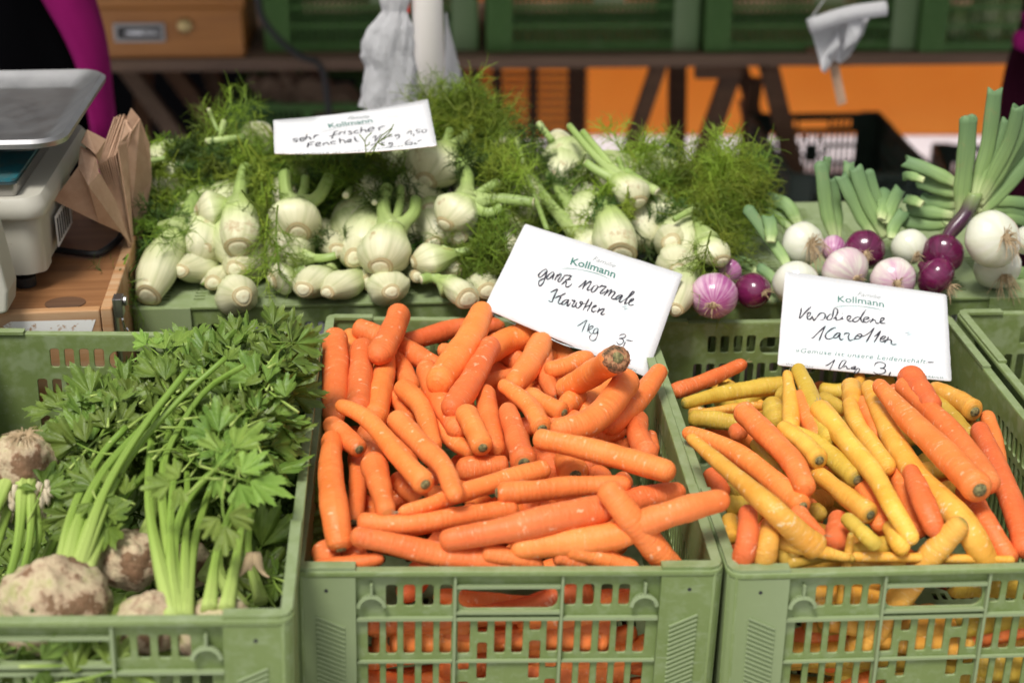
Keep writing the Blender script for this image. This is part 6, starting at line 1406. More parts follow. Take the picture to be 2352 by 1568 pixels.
fennel('J', (1425, 350), (1290, -60), 160, 130, 'tall pale fennel standing behind the top right of the carrot card', [([(1250, -160)], 70)], .13, yoff=-.02, seedv=33, slim=True)
fennel('J', (1180, 330), (1040, 100), 140, 70, 'fennel behind the carrot card with a fan of long green stalks', [([(900, -180), (640, -600)], 62, .01), ([(780, -100), (500, -480)], 60, .01), ([(1000, -60), (920, -260)], 30, .01)], .12, yoff=.02, hidecut=True, seedv=34, slim=True)
fennel('J', (560, 260), (420, 60), 110, 60, 'fennel with a thin stem crossing it, left of the carrot card', [([(300, -40)], 40, .01)], .1, yoff=.02, hidecut=True, seedv=35)
fennel('J', (1925, 225), (2010, 180), 165, 78, 'fennel bulb with a round brown disc right of the carrot card', (), .1, yoff=-.02, seedv=36)
fennel('J', (1985, 480), (1930, 400), 180, 60, 'pale fennel bulb under the brown-disc one, behind the card corner', (), .1, yoff=-.03, seedv=37)
fennel('C', (370, 305), (250, 150), 80, 48, 'fennel bulb at the right end, fronds spilling over the purple onion', [([(230, 60), (215, -40)], 40, 0)], .1, yoff=-.03, seedv=38)
fennel('C', (85, 610), (190, 330), 78, 38, 'slim fennel bulb standing beside the striped purple onion', (), .13, tier_z=DZ + .03, seedv=39, slim=True)
fennel('F', (840, 310), (900, 250), 60, 40, 'fennel bulb half hidden by fronds, between the upright and the largest one', (), .09, yoff=.01, seedv=51)
fennel('F', (1130, 300), (1180, 180), 60, 40, 'fennel bulb half hidden behind the slanting one', (), .1, yoff=.01, seedv=52)
fennel('F', (520, 560), (600, 470), 66, 44, 'fennel bulb in the shade between the first and second rows at the left', (), .1, yoff=.015, seedv=53)
fennel('F', (1430, 560), (1440, 480), 60, 40, 'fennel bulb in the shade under the flared one, left', (), .1, yoff=.02, seedv=54)
fennel('F', (1820, 330), (1880, 260), 70, 44, 'fennel bulb in the shade above the plump one', (), .1, yoff=.015, seedv=55)
fennel('F', (250, 420), (330, 340), 56, 38, 'fennel bulb in the shade beside the long slim one', (), .1, yoff=.02, seedv=56)
rn = random.Random(8)
for i in range(60):    # hidden bulbs that carry the heap
    px = (rn.uniform(330, 1690), rn.uniform(400, 640)); B = aty(px, pileY(px[1]) + rn.uniform(.022, .05))
    if B.z < DZ + .03: B.z = DZ + .03
    t = thing('fennel', 'fennel bulb buried in the heap, glimpsed between the front bulbs', 'fennel', B, 'buried fennel bulbs')
    a = rn.uniform(-.5, .5); d = Vector((math.sin(a), .8, .25)).normalized(); C = [d * .11 * k / 12 for k in range(13)]
    v, f, uv = tube(C, [.034 * math.sin(math.pi * (k + 1.6) / 15) for k in range(13)], 16); put('bulb', mesh('bulb', v, f, uv, True, M['bulb']), t)
# fronds
def inpoly(x, y, P):
    c = False; j = len(P) - 1
    for i in range(len(P)):
        if (P[i][1] > y) != (P[j][1] > y) and x < (P[j][0] - P[i][0]) * (y - P[i][1]) / (P[j][1] - P[i][1]) + P[i][0]: c = not c
        j = i
    return c
def frond_region(poly, n, kinds, dirs, off, seed, spread=.7, sc_=(.45, .78), wild=None):
    rn = random.Random(seed); xs = [p[0] for p in poly]; ys = [p[1] for p in poly]; k = 0
    view = Vector((0, -_c, _s))
    n = int(n * .72) if kinds[0] != 'd' else n
    while k < n:
        x, y = rn.uniform(min(xs), max(xs)), rn.uniform(min(ys), max(ys))
        if not inpoly(x, y, poly): continue
        k += 1
        P = aty((x, y), pileY(max(y, 300)) + off + rn.uniform(-.015, .02))
        dx, dy = rn.choice(dirs); e = Vector((dx + rn.uniform(-spread, spread), rn.uniform(-.5, .3), -dy + rn.uniform(-spread, spread)))
        s_ = rn.uniform(*sc_)
        par = min(FEN, key=lambda q: (q[2] - P).length)[0]
        me = rn.choice(FR[rn.choice(kinds)]); o = bpy.data.objects.new('frond', me); link(o, par)
        R3_ = orient(e, view + Vector((rn.uniform(-.6, .6), 0, rn.uniform(-.6, .6))))
        st = P - R3_ @ Vector((.05 * s_, 0, 0)) - par.location
        o.location = st; o.rotation_euler = R3_.to_euler(); o.scale = (s_, s_, s_)
frond_region([(298, 350), (470, 310), (600, 345), (600, 410), (540, 440), (440, 450), (370, 560), (320, 620), (305, 520)], 120, 'nnnld', [(-.3, .9), (-.6, .6), (.3, .7)], -.005, 1)
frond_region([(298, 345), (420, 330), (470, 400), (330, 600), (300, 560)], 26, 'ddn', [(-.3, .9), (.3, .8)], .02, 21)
frond_region([(460, 335), (520, 305), (590, 330), (560, 345)], 12, 'nnl', [(.1, -.8), (-.5, -.4), (.5, -.3)], .03, 2)
frond_region([(540, 320), (640, 320), (640, 400), (560, 410)], 30, 'lln', [(-.4, .5), (.3, .9)], -.02, 3)
frond_region([(575, 400), (635, 400), (635, 540), (600, 590), (580, 500)], 22, 'nnl', [(.1, 1)], -.05, 4, .3)
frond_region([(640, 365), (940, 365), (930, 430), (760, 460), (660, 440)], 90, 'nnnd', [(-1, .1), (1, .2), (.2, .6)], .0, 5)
frond_region([(965, 250), (1010, 265), (1100, 300), (1130, 340), (1050, 350), (1010, 330), (990, 280)], 80, 'nnl', [(.4, -.5), (.8, .1), (-.2, -.8)], .03, 6)
frond_region([(1000, 260), (1130, 270), (1130, 320), (1010, 320)], 22, 'll', [(.6, -.3), (.9, .4)], .0, 66)
frond_region([(1060, 330), (1130, 310), (1180, 350), (1200, 450), (1190, 490), (1120, 450), (1080, 400)], 75, 'nnnd', [(.5, .6), (-.3, .6), (.7, 0)], .0, 7, 1)
frond_region([(1080, 360), (1170, 400), (1180, 440), (1090, 430)], 10, 'lln', [(.7, -.4), (.3, .5)], -.04, 71)
frond_region([(1085, 500), (1180, 510), (1160, 610), (1110, 620), (1080, 580)], 50, 'nn', [(.3, .7), (-.6, .4), (.6, .3)], -.02, 8, 1)
frond_region([(1215, 390), (1300, 390), (1400, 420), (1400, 500), (1320, 530), (1240, 480)], 60, 'nnd', [(-.2, .9), (.6, .4)], .05, 9)
frond_region([(1320, 390), (1345, 370), (1380, 420), (1390, 520), (1350, 530)], 14, 'ln', [(-.1, .9)], -.0, 91)
frond_region([(1360, 400), (1440, 420), (1440, 480), (1370, 490)], 10, 'll', [(.1, .9)], -.02, 92)
frond_region([(1440, 410), (1600, 410), (1670, 415), (1680, 470), (1650, 520), (1560, 510), (1510, 480), (1470, 430)], 100, 'nnl', [(.5, .4), (-.2, .6), (.8, 0)], .0, 10)
frond_region([(1620, 430), (1670, 395), (1700, 385), (1700, 410), (1690, 460), (1640, 480)], 46, 'lll', [(.4, -.9), (.2, -.5), (.5, .4)], -.02, 11, .5)
frond_region([(1410, 365), (1470, 355), (1490, 380), (1440, 400)], 10, 'll', [(.5, -.5), (.3, .4)], -.02, 12)
frond_region([(1610, 490), (1670, 490), (1690, 540), (1670, 560), (1640, 540), (1610, 530)], 10, 'lnn', [(.3, .9)], -.05, 13, .4)
frond_region([(1605, 590), (1625, 570), (1635, 600), (1612, 640)], 3, 'n', [(-.2, 1)], -.09, 14, .2)
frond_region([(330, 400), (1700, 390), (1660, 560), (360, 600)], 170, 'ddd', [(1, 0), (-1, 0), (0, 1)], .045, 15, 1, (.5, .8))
frond_region([(230, 640), (300, 600), (300, 680), (250, 690)], 7, 'nd', [(-.9, .5), (-.5, .6)], -.03, 16, .3)
frond_region([(480, 520), (1000, 600), (1180, 640), (1000, 560)], 14, 'dn', [(.5, .6), (-.4, .5)], .03, 17)
def loose(fr, pts, r, label, off=-.03, dy=0.0):
    P = [aty(fp(fr, p), pileY(max(290, fp(fr, p)[1])) + off + dy * i) for i, p in enumerate(pts)]; C = catmull(P, 16); w_ = r * FRAMES[fr][0] * mpp(P[0])
    v, f, uv = tube([c - P[0] for c in C], [w_ * (1 - .12 * k / 16) for k in range(17)], 14, True, 1, lambda u, ph: 1 + .06 * math.cos(3 * ph)); o = put('fennel_stalk', mesh('fennel_stalk', v, f, uv, True, M['stalk']), None, P[0])
    e = C[0] - P[0]; t_ = (C[0] - C[1]).normalized(); v, f, uv = tube([e + t_ * .0002, e + t_ * .0012], [w_ * .86, w_ * .8], 14); put('stalk_cut', mesh('stalk_cut', v, f, [(0, .5)] * len(v), True, M['cut']), o)
    tag(o, label, 'fennel stalk', 'cut fennel stalks in the heap')
loose('G', [(1180, 915), (1260, 1180), (1385, 1520)], 19, 'thin upright fennel stem crossing the heap, left of the stalk fan')
loose('G', [(2110, 1268), (2020, 1215), (1900, 1130)], 34, 'thick cut fennel stalk lying right of the tan-disc bulb', -.04)
loose('H', [(935, 1072), (1010, 1060), (1090, 1045)], 19, 'pale cut fennel stalk at the far left beside the paper bags', -.04)
loose('H', [(1378, 722), (1405, 790), (1440, 870)], 13, 'short stem sticking up at the top left of the heap', -.0)
loose('H', [(1478, 805), (1460, 880), (1450, 930)], 22, 'cut stalk end at the top left of the heap, beside the short stem', -.0)
loose('H', [(1365, 938), (1500, 920), (1620, 905)], 25, 'long horizontal cut stalk left of the fennel card', -.02)
loose('G', [(55, 1290), (70, 1270), (90, 1230)], 26, 'small cut stalk end facing forward below the fennel card', -.05, .03)
loose('G', [(245, 1338), (260, 1310), (280, 1270)], 22, 'small cut stalk end, right of the one below the fennel card', -.05, .03)
loose('G', [(1330, 815), (1370, 870), (1420, 930)], 24, 'green stalk pointing up left at the back of the heap', .0)
loose('K', [(150, 1375), (90, 1400), (0, 1450)], 22, 'slanting cut stalk at the right of the heap', -.05)
loose('G', [(2250, 1110), (2080, 1060), (1950, 1010)], 22, 'long pale stalk lying along the top right edge of the heap', -.0)
# a single sprig standing in front of the fennel card
b = MB(); base_ = aty(fp('T5', (1300, 760)), 1.94)
def sprig(pts, w=.0007): 
    P = [aty(fp('T5', p), 1.945) - base_ for p in pts]; b.tube(catmull(P, 8), [w] * 9, 5)
for s_ in ([(1300, 770), (1285, 600), (1275, 520), (1185, 405)], [(1278, 520), (1310, 450), (1390, 375)], [(1285, 605), (1350, 560), (1350, 530)], [(1300, 750), (1400, 640), (1480, 540), (1560, 420), (1700, 320), (1755, 240)], [(1480, 540), (1600, 450), (1730, 310)], [(1490, 540), (1650, 440), (1720, 405)], [(1370, 750), (1420, 680), (1480, 545)], [(1500, 545), (1600, 590)], [(1410, 685), (1535, 725)], [(1300, 700), (1380, 740)]): sprig(s_)
o = b.build('fennel_sprig', M['frond'], None, True, base_); tag(o, 'single thin fennel sprig standing in front of the fennel card', 'fennel sprig')

# ------------------------------------------------------------------ onions
OGR = 'bunched onions lying on the upturned crate'
def onion(fr, c, rw, rh, root, mk, label, tier=0, neck=None, hair=1, seed=0, zc=None):
    pc = fp(fr, c); s_ = FRAMES[fr][0]
    C0 = atz(pc, DZ + rw * s_ * 5.6e-4 + tier) if zc is None else aty(pc, zc)
    r = rw * s_ * mpp(C0); r2 = rh * s_ * mpp(C0)
    pr = fp(fr, root); off = Vector(((pr[0] - pc[0]) * mpp(C0), 0, -(pr[1] - pc[1]) * mpp(C0)))
    rad_ = max(r, r2); q = min(.96, off.length / rad_); fw = math.sqrt(max(.05, 1 - q * q))
    upv = Vector((0, _s, _c)); vw = Vector((0, -_c, _s))
    ax_ = (Vector((1, 0, 0)) * off.x + upv * off.z + vw * fw * rad_).normalized()     # direction of the root end
    t = thing('onion', label, 'onion', C0, OGR); rn = random.Random(seed)
    n_ = 22; P = []; rr = []
    for k in range(n_ + 1):
        th = math.pi * k / n_; P.append(ax_ * math.cos(th) * r2 * .94); rr.append(max(.0004, math.sin(th) * r * (1 if k < n_ * .7 else 1)))
    P[-1] = -ax_ * r2 * 1.25; rr[-1] = r * .12; rr[-2] = r * .26; rr[-3] = max(rr[-3], r * .42)
    v, f, uv = tube(P, rr, 32, True, 1, lambda u, ph: 1 + .012 * math.sin(7 * ph) + .02 * math.sin(2 * ph + seed))
    put('bulb', mesh('bulb', v, f, uv, True, M[mk]), t)
    # root plate and hairs
    b = MB(); e = ax_ * r2 * .93
    b.tube([e - ax_ * .002, e + ax_ * .0015, e + ax_ * .0025], [r * .17, r * .15, r * .06], 14)
    sx = ax_.cross(Vector((0, 0, 1))).normalized(); sy = sx.cross(ax_)
    for k in range(int(16 + 22 * hair)):
        a = rn.uniform(0, 6.28); d = (ax_ + (sx * math.cos(a) + sy * math.sin(a)) * rn.uniform(.2, 1.4)).normalized(); L_ = rn.uniform(.004, .012) * (1 + hair)
        p0 = e + (sx * math.cos(a) + sy * math.sin(a)) * r * .12
        b.tube([p0, p0 + d * L_ * .5, p0 + d * L_ * .9 + Vector((rn.uniform(-.2, .4), 0, -.55)) * L_ * hair], [.0006, .00045, .0002], 4)
    b.build('roots', M['roothair'], t, False)
    return t, C0, ax_, r2
def leafblade(par, fr, pts, w, y0, y1, m='onionleaf', fold=.32, label=None, tipcut=True, loc=None):
    """a cut hollow onion leaf, flattened, traced along its length"""
    n_ = 18; k = len(pts); s_ = FRAMES[fr][0]; P = [aty(fp(fr, p), y0 + (y1 - y0) * i / (k - 1)) for i, p in enumerate(pts)]
    base = par.location if par else P[0]; C = catmull([p - base for p in P], n_); ww = w * s_ * mpp(P[0]); fs = frames(C)
    v = []; f = []; uv = []; m_ = 12
    vw = Vector((0, -_c, _s))
    for i, (c_, (t_, a, b_)) in enumerate(zip(C, fs)):
        sd_ = t_.cross(vw).normalized(); nn = sd_.cross(t_)
        q = (.62 + .38 * min(1, i / 6)) * (1 + .04 * math.sin(i * .9 + w))
        for j in range(m_ + 1):
            ph = 2 * math.pi * j / m_; wr = 1 + .05 * math.sin(4 * ph + i * .15) - .16 * max(0, math.cos(2 * (ph - 1.57))) ** 3 * (1 if math.sin(ph) < 0 else 0)
            v.append(c_ + sd_ * math.cos(ph) * ww * q * wr + nn * math.sin(ph) * ww * q * fold * wr + (t_ * ww * .35 * math.sin(ph * 2 + w) if i == n_ else Vector())); uv.append((j / m_, i / n_))
    for i in range(n_):
        for j in range(m_): z = i * (m_ + 1) + j; f.append((z, z + 1, z + m_ + 2, z + m_ + 1))
    o = put('leaf', mesh('leaf', v, f, uv, True, M[m]), par)
    sl = o.modifiers.new('t', 'SOLIDIFY'); sl.thickness = .0009; sl.offset = -1
    return o
on = {}
on[1] = onion('C', (880, 195), 136, 128, (925, 205), 'white_onion', 'white onion with long root hairs hanging to the right, leftmost of the upper row', .030, seed=1, hair=1.6)
on[2] = onion('C', (835, 445), 150, 140, (830, 560), 'white_onion', 'white onion partly hidden behind the left corner of the assorted carrots card', 0, seed=2, hair=.2)
on[3] = onion('C', (1270, 232), 126, 122, (1255, 265), 'purple_onion', 'glossy purple onion in the upper row with a dark root plate', .026, seed=3, hair=.2)
on[4] = onion('C', (1145, 365), 158, 122, (1215, 440), 'pink_onion', 'white onion with a pink left side above the card', .004, seed=4, hair=.1)
on[5] = onion('C', (1550, 215), 116, 112, (1575, 275), 'white_onion', 'white onion in shade behind, between the two purple ones', .03, seed=5, hair=.3)
on[6] = onion('C', (1445, 420), 142, 128, (1445, 450), 'pink_onion', 'pink-striped white onion in the middle of the lower row', .004, seed=6, hair=.3)
on[7] = onion('C', (1755, 262), 136, 116, (1700, 340), 'purple_onion', 'dark purple onion at the foot of the tall leaf fan', .022, seed=7, hair=.1)
on[8] = onion('C', (1715, 402), 132, 108, (1815, 490), 'purple_onion', 'purple onion with a white collar around its roots, right end of the lower row', .004, seed=8, hair=.6)
on[9] = onion('C', (2070, 168), 182, 150, (2130, 165), 'white_onion', 'largest white onion, upper of the pair at the right', .045, seed=9, hair=1.4)
on[10] = onion('C', (2100, 345), 150, 112, (2115, 435), 'white_onion', 'white onion with a beard of roots pointing down, lower of the pair at the right', .0, seed=10, hair=1.3)
on[11] = onion('C', (322, 522), 150, 146, (300, 590), 'striped_onion', 'purple and white striped onion at the left front with a big root plate', 0, seed=11, hair=.3)
on[12] = onion('C', (565, 490), 112, 132, (628, 510), 'purple_onion', 'dark purple onion right of the striped one', 0, seed=12, hair=.3)
on[13] = onion('C', (1070, 225), 80, 100, (1050, 290), 'striped_onion', 'shaded purple onion with upright cut leaves, between the white and the glossy purple one', .03, seed=13, hair=.1)
on[14] = onion('C', (2290, 175), 90, 110, (2330, 200), 'white_onion', 'white onion cut off by the right edge of the view', .03, seed=14, hair=.6)
on[15] = onion('C', (425, 365), 78, 62, (380, 400), 'striped_onion', 'dry-skinned shaded onion behind the striped one', .012, seed=15, hair=.5)
Y0 = 2.0
def LB(i, pts, w, ya=.06, yb=.09, m='onionleaf', fr='K', fold=.32): return leafblade(on[i][0], fr, pts, w, on[i][1].y + ya, on[i][1].y + yb, m, fold)
LB(13, [(1060, 1580), (1010, 1400), (985, 1200), (968, 1075)], 42); LB(13, [(1080, 1580), (1075, 1400), (1040, 1180)], 34, .07, .1); LB(13, [(985, 1300), (1000, 1150), (1015, 1040)], 22, .09, .1)
LB(3, [(1330, 1580), (1250, 1450), (1160, 1280), (1100, 1160)], 40); LB(3, [(1400, 1568), (1310, 1400), (1240, 1240), (1200, 1105)], 44); LB(3, [(1400, 1560), (1350, 1350), (1285, 1125)], 30, .07, .1); LB(3, [(1210, 1320), (1160, 1150), (1155, 1075)], 34, .09, .11)
LB(5, [(1370, 1450), (1385, 1350), (1395, 1260)], 42, .05, .1); LB(5, [(1400, 1480), (1440, 1350), (1490, 1250)], 40, .05, .1); LB(5, [(1440, 1580), (1450, 1500), (1520, 1400)], 38, .03, .06)
for pts, w in (([(1900, 1230), (1700, 1130), (1525, 1065)], 40), ([(1900, 1280), (1760, 1240), (1620, 1195)], 48), ([(1650, 1190), (1560, 1160), (1515, 1165)], 26), ([(1890, 1350), (1760, 1340), (1635, 1325)], 42), ([(1640, 1350), (1570, 1320), (1530, 1310)], 32), ([(1880, 1460), (1650, 1480), (1440, 1435)], 40), ([(1850, 1420), (1680, 1400), (1540, 1385)], 38), ([(1830, 1490), (1740, 1400), (1640, 1290)], 30)):
    LB(9, pts, w, .09, .12)
for pts, w in (([(1900, 1440), (1905, 1250), (1930, 1000), (1945, 775)], 54), ([(1920, 1420), (1945, 1280), (1975, 1135)], 44), ([(1990, 1330), (2010, 1200), (2075, 950), (2120, 590)], 46), ([(2010, 1300), (2060, 1150), (2130, 980), (2200, 790)], 34), ([(2020, 1330), (2120, 1130), (2220, 920), (2275, 700)], 38), ([(2010, 1360), (2140, 1150), (2260, 930), (2360, 740)], 40), ([(1990, 1400), (2150, 1220), (2290, 1020), (2380, 900)], 46), ([(1960, 1440), (2100, 1330), (2240, 1180), (2380, 1020)], 42)):
    LB(7, pts, w, .03, .02 + .004 * w % .05)
LB(7, [(1760, 1640), (1830, 1530), (1920, 1420), (1990, 1280)], 44, .0, .03, 'purplestem', 'K', .9)
for pts, w in (([(2040, 1400), (2180, 1370), (2360, 1420)], 42), ([(2070, 1340), (2200, 1330), (2380, 1350)], 34), ([(2100, 1450), (2250, 1440), (2380, 1480)], 40)): LB(14, pts, w, .10, .12)
LB(1, [(830, 1500), (760, 1370), (690, 1330), (605, 1305)], 42, .08, .12); LB(1, [(800, 1520), (700, 1430), (560, 1375)], 42, .08, .12); 
LB(2, [(760, 1790), (720, 1700), (620, 1560), (480, 1370)], 36, .03, .10); LB(2, [(640, 1600), (640, 1500), (620, 1430)], 40, .06, .09)
LB(15, [(520, 1800), (620, 1820), (730, 1880)], 36, .01, .03); LB(15, [(560, 1790), (480, 1740), (400, 1720)], 34, .02, .05); LB(12, [(700, 1900), (640, 1820), (560, 1760)], 30, .02, .05)
LB(10, [(2200, 1780), (2280, 1800), (2400, 1830)], 40, .03, .05)

# ------------------------------------------------------------------ celeriac
def leaflet(rn, size, light=False):
    """one serrated three-lobed leaflet, bent, returned as verts, faces, uvs; base at origin, +X forward"""
    n_ = 52; rings = [0.0, .3, .6, .85, 1]; v = []; f = []; uv = []
    cup = rn.uniform(-.25, .45); droop = rn.uniform(-.1, .5); tw = rn.uniform(-.5, .5)
    LB_ = [(a0 + rn.uniform(-.05, .05), l0 * rn.uniform(.86, 1.1), .17) for a0, l0 in ((0, 1.0), (.40, .86), (-.40, .86), (.80, .62), (-.80, .62))]
    for ri, q in enumerate(rings):
        for k in range(n_ + 1):
            a = -.98 + 1.96 * k / n_
            lob = .50 + .50 * max((l0 - .5) * 2 * math.exp(-((a - a0) / w0) ** 2) for a0, l0, w0 in LB_)
            if q < .7: lob = lob * .45 + .55 * .66
            tooth = (.0 if ri < 3 else (1 if k % 2 else -.9) * (.7 + .5 * math.sin(k * 1.7))) * .055
            env = (lob + tooth) * size * q
            x = env * math.cos(a); y = env * math.sin(a)
            z = cup * y * y / size * .8 - droop * x * x / size * .6 + .05 * size * q * math.cos(a * 9)  + tw * x * y / size * .4 + .13 * size * q * noise.noise(Vector((x / size * 3, y / size * 3, tw * 9)))
            v.append(Vector((x, y, z))); uv.append((k / n_, q))
    for i in range(len(rings) - 1):
        for k in range(n_): z = i * (n_ + 1) + k; f.append((z, z + 1, z + n_ + 2, z + n_ + 1))
    return v, f, uv
def leaf_mesh(seed, m, mst):
    rn = random.Random(seed); b = MB(); Ls = rn.uniform(.07, .10); st = catmull([(0, 0, 0), (Ls * .5, rn.uniform(-.006, .006), .006), (Ls, rn.uniform(-.008, .008), -.002)], 8)
    specs = [(8, 0, rn.uniform(.055, .070)), (6, 1, rn.uniform(.044, .056)), (6, -1, rn.uniform(.044, .056))]
    if rn.random() < .7: specs += [(2, 1, .042), (2, -1, .040)]
    for i, sg, sz in specs:
        v, f, uv = leaflet(rn, sz); ang = sg * rn.uniform(.75, 1.2); Mx = Matrix.Rotation(ang, 4, 'Z') @ Matrix.Rotation(rn.uniform(-.4, .35), 4, 'Y') @ Matrix.Rotation(rn.uniform(-.5, .5) + sg * .3, 4, 'X')
        off = st[i] + (Mx @ Vector((.010, 0, 0)) if sg else Vector())
        b.add([Mx @ p + off for p in v], f, uv)
    n1 = len(b.f)
    b.tube(st, [.0021, .0021, .002, .0019, .0018, .0016, .0014, .0012, .001], 7)
    me = mesh('leaf', b.v, b.f, b.uv, True, m); me.materials.append(mst)
    for i, p in enumerate(me.polygons):
        if i >= n1: p.material_index = 1
    return me
LV = [leaf_mesh(s_, M['leaf'], M['celery']) for s_ in range(9)]; LVL = [leaf_mesh(40 + s_, M['leaf_light'], M['celery']) for s_ in range(3)]
CG = 'celeriac plants in the left crate'
def bumpy(c, rx, ry, rz, seed, roots=10, mk='celeriac'):
    n_, m_ = 40, 26; v = []; f = []
    for i in range(m_ + 1):
        th = math.pi * i / m_
        for k in range(n_):
            ph = 2 * math.pi * k / n_; d = Vector((math.sin(th) * math.cos(ph), math.sin(th) * math.sin(ph), math.cos(th)))
            q = 1 + .16 * noise.noise(d * 1.6 + Vector((seed, 0, 0))) + .10 * noise.noise(d * 5 + Vector((0, seed, 0))) + .05 * noise.noise(d * 13)
            v.append(Vector((d.x * rx, d.y * ry, d.z * rz)) * q)
    for i in range(m_):
        for k in range(n_): f.append((i * n_ + k, (i + 1) * n_ + k, (i + 1) * n_ + (k + 1) % n_, i * n_ + (k + 1) % n_))
    return mesh('root', v, f, None, True, M[mk])
CELM = Matrix.Translation(CELL) @ Matrix.Rotation(R(4), 4, 'Z')
def czrim(): return CELL.z
PL = []
def celeriac(pc, z, r, label, stalks, seed, ry=1, nubs=0, sq=.85, zo=.35):
    C0 = atz(pc, z); rr = r * mpp(C0)
    yin = CELL.y + (C0.x - CELL.x) * math.tan(R(4)) + .014 + rr * 1.12
    if C0.y < yin: C0 = aty(pc, yin)
    t = thing('celeriac', label, 'celeriac', C0, CG); put('root', bumpy(C0, rr, rr, rr * sq, seed), t); rn = random.Random(seed)
    b = MB()
    for k in range(nubs):
        a = rn.uniform(3.5, 6.0); e = rn.uniform(-.6, .6); d = Vector((math.cos(a) * math.cos(e), math.sin(a) * math.cos(e), math.sin(e))); p = d * rr * .93; q = Vector((rn.uniform(-1, 1), 0, rn.uniform(-1, .3))) * .02
        b.tube(catmull([p, p + d * .004 + q * .5, p + d * .003 + q], 5), [.0045, .0042, .004, .0035, .0025, .001], 8, True, 1)
    if nubs: b.build('root_nubs', M['celeriac_pale'], t, True)
    for pts, w, dz in stalks:
        n_ = 18; P = [atz(p, z + rr * zo + dz * i / max(1, len(pts) - 1)) - C0 for i, p in enumerate(pts)]; CC = catmull(P, n_); w_ = w * mpp(C0)
        v, f, uv = tube(CC, [w_ * (1.55 - .6 * min(1, k / 7)) * (1 - .35 * k / n_) for k in range(n_ + 1)], 14, True, 1, lambda u, ph: 1 + .07 * math.cos(6 * ph)); put('stalk', mesh('stalk', v, f, uv, True, M['celery']), t)
    PL.append((t, C0)); return t
zr = CELL.z
p1 = celeriac((120, 1395), zr - .045, 128, 'big celeriac with brown patches at the front left rim', [([(150, 1330), (180, 1200), (240, 1080), (340, 970)], 16, .05), ([(165, 1330), (215, 1180), (290, 1050), (360, 950)], 15, .05), ([(180, 1320), (240, 1190), (330, 1090), (390, 1020)], 13, .03), ([(135, 1340), (165, 1180), (230, 1050), (290, 980)], 14, .05), ([(200, 1310), (260, 1180), (310, 1110)], 12, .02), ([(170, 1330), (240, 1130), (330, 980), (430, 850)], 13, .10), ([(175, 1330), (280, 1080), (400, 930), (520, 820)], 11, .11)], 1)
p2 = celeriac((300, 1285), zr - .05, 78, 'rooty brown celeriac with a round scar in the middle of the left crate', [([(330, 1240), (380, 1100), (420, 1000)], 12, .03)], 2)
p3 = celeriac((340, 1430), zr - .045, 78, 'celeriac with the bright green stalk bunch, front centre of the left crate', [([(400, 1425), (365, 1290), (342, 1150), (350, 1000), (372, 900)], 15, .06), ([(405, 1425), (385, 1250), (372, 1120), (392, 980), (430, 890)], 15, .06), ([(415, 1420), (400, 1270), (420, 1170), (470, 1100), (520, 1060)], 14, .05), ([(420, 1420), (425, 1270), (430, 1100), (420, 1000)], 12, .03), ([(425, 1420), (440, 1280), (470, 1160), (510, 1060), (530, 1000)], 13, .02), ([(410, 1420), (392, 1300), (395, 1140), (410, 1020)], 13, .04), ([(400, 1420), (372, 1100), (420, 970), (480, 890), (560, 840)], 12, .12)], 3)
p4 = celeriac((505, 1455), zr - .045, 92, 'greenish celeriac just showing over the front rim at the right of the left crate', [([(480, 1400), (500, 1260), (540, 1150)], 13, .02), ([(520, 1400), (545, 1270), (560, 1180), (575, 1090)], 13, .03)], 4)
p5 = celeriac((52, 1060), zr + .0, 74, 'celeriac turned stalks-down with a tuft of root hair, at the left edge', [([(38, 1085), (30, 1130), (0, 1230), (-40, 1370)], 13, -.06), ([(55, 1085), (40, 1250), (0, 1400)], 13, -.07), ([(70, 1085), (68, 1240), (30, 1390)], 11, -.07), ([(25, 1085), (-20, 1200), (-60, 1330)], 13, -.05), ([(60, 1085), (90, 1230), (40, 1350)], 10, -.08)], 5, zo=-.1)
p6 = celeriac((435, 1300), zr - .09, 60, 'shaded celeriac behind the bright stalk bunch', [([(560, 1400), (500, 1300), (540, 1150), (600, 1000)], 12, .05), ([(470, 1330), (520, 1220), (560, 1100)], 12, .05), ([(600, 1380), (570, 1250), (600, 1100)], 11, .05), ([(90, 1420), (150, 1260), (210, 1100), (260, 1000)], 13, .04), ([(50, 1400), (130, 1230), (190, 1120)], 13, .03)], 6)
p7 = celeriac((560, 1330), zr - .10, 60, 'celeriac deep in the right of the left crate, below a withered stalk', [([(585, 1290), (570, 1200), (575, 1130)], 16, .03)], 7)
# withered leaf base hanging from the cut stalk
b = MB()
for pts in ([(580, 1270), (560, 1310), (520, 1340)], [(585, 1270), (600, 1310), (618, 1325)], [(578, 1270), (575, 1310)]): b.tube(catmull([atz(p, zr - .03) - p7.location for p in pts], 6), [.006, .006, .005, .004, .003, .002, .001], 6, True, .3)
b.build('withered_sheath', M['roothair'], p7, True)
b = MB(); rn = random.Random(3); c0 = atz((55, 1005), zr + .045) - p5.location
for k in range(130):
    a = rn.uniform(0, 6.28); d = Vector((math.cos(a), math.sin(a) - .3, rn.uniform(.0, .7))); L_ = rn.uniform(.006, .022); b.tube([c0 + d * .004, c0 + d * L_ * .6, c0 + d * L_ + Vector((0, 0, -.006))], [.0006, .0005, .0003], 4)
b.build('root_hair', M['roothair'], p5)
b = MB()
for k in range(60):
    a = rn.uniform(-.2, 3.3); p = Vector((math.cos(a) * .034, -.028 - rn.uniform(0, .012), rn.uniform(-.035, .0))); q = Vector((rn.uniform(-.006, .006), -.004, -rn.uniform(.008, .02))); b.tube(catmull([p, p + q * .5 + Vector((0, -.003, 0)), p + q], 4), [.0028, .003, .0026, .002, .0008], 6)
b.build('root_nubs', M['celeriac_pale'], p5, True)
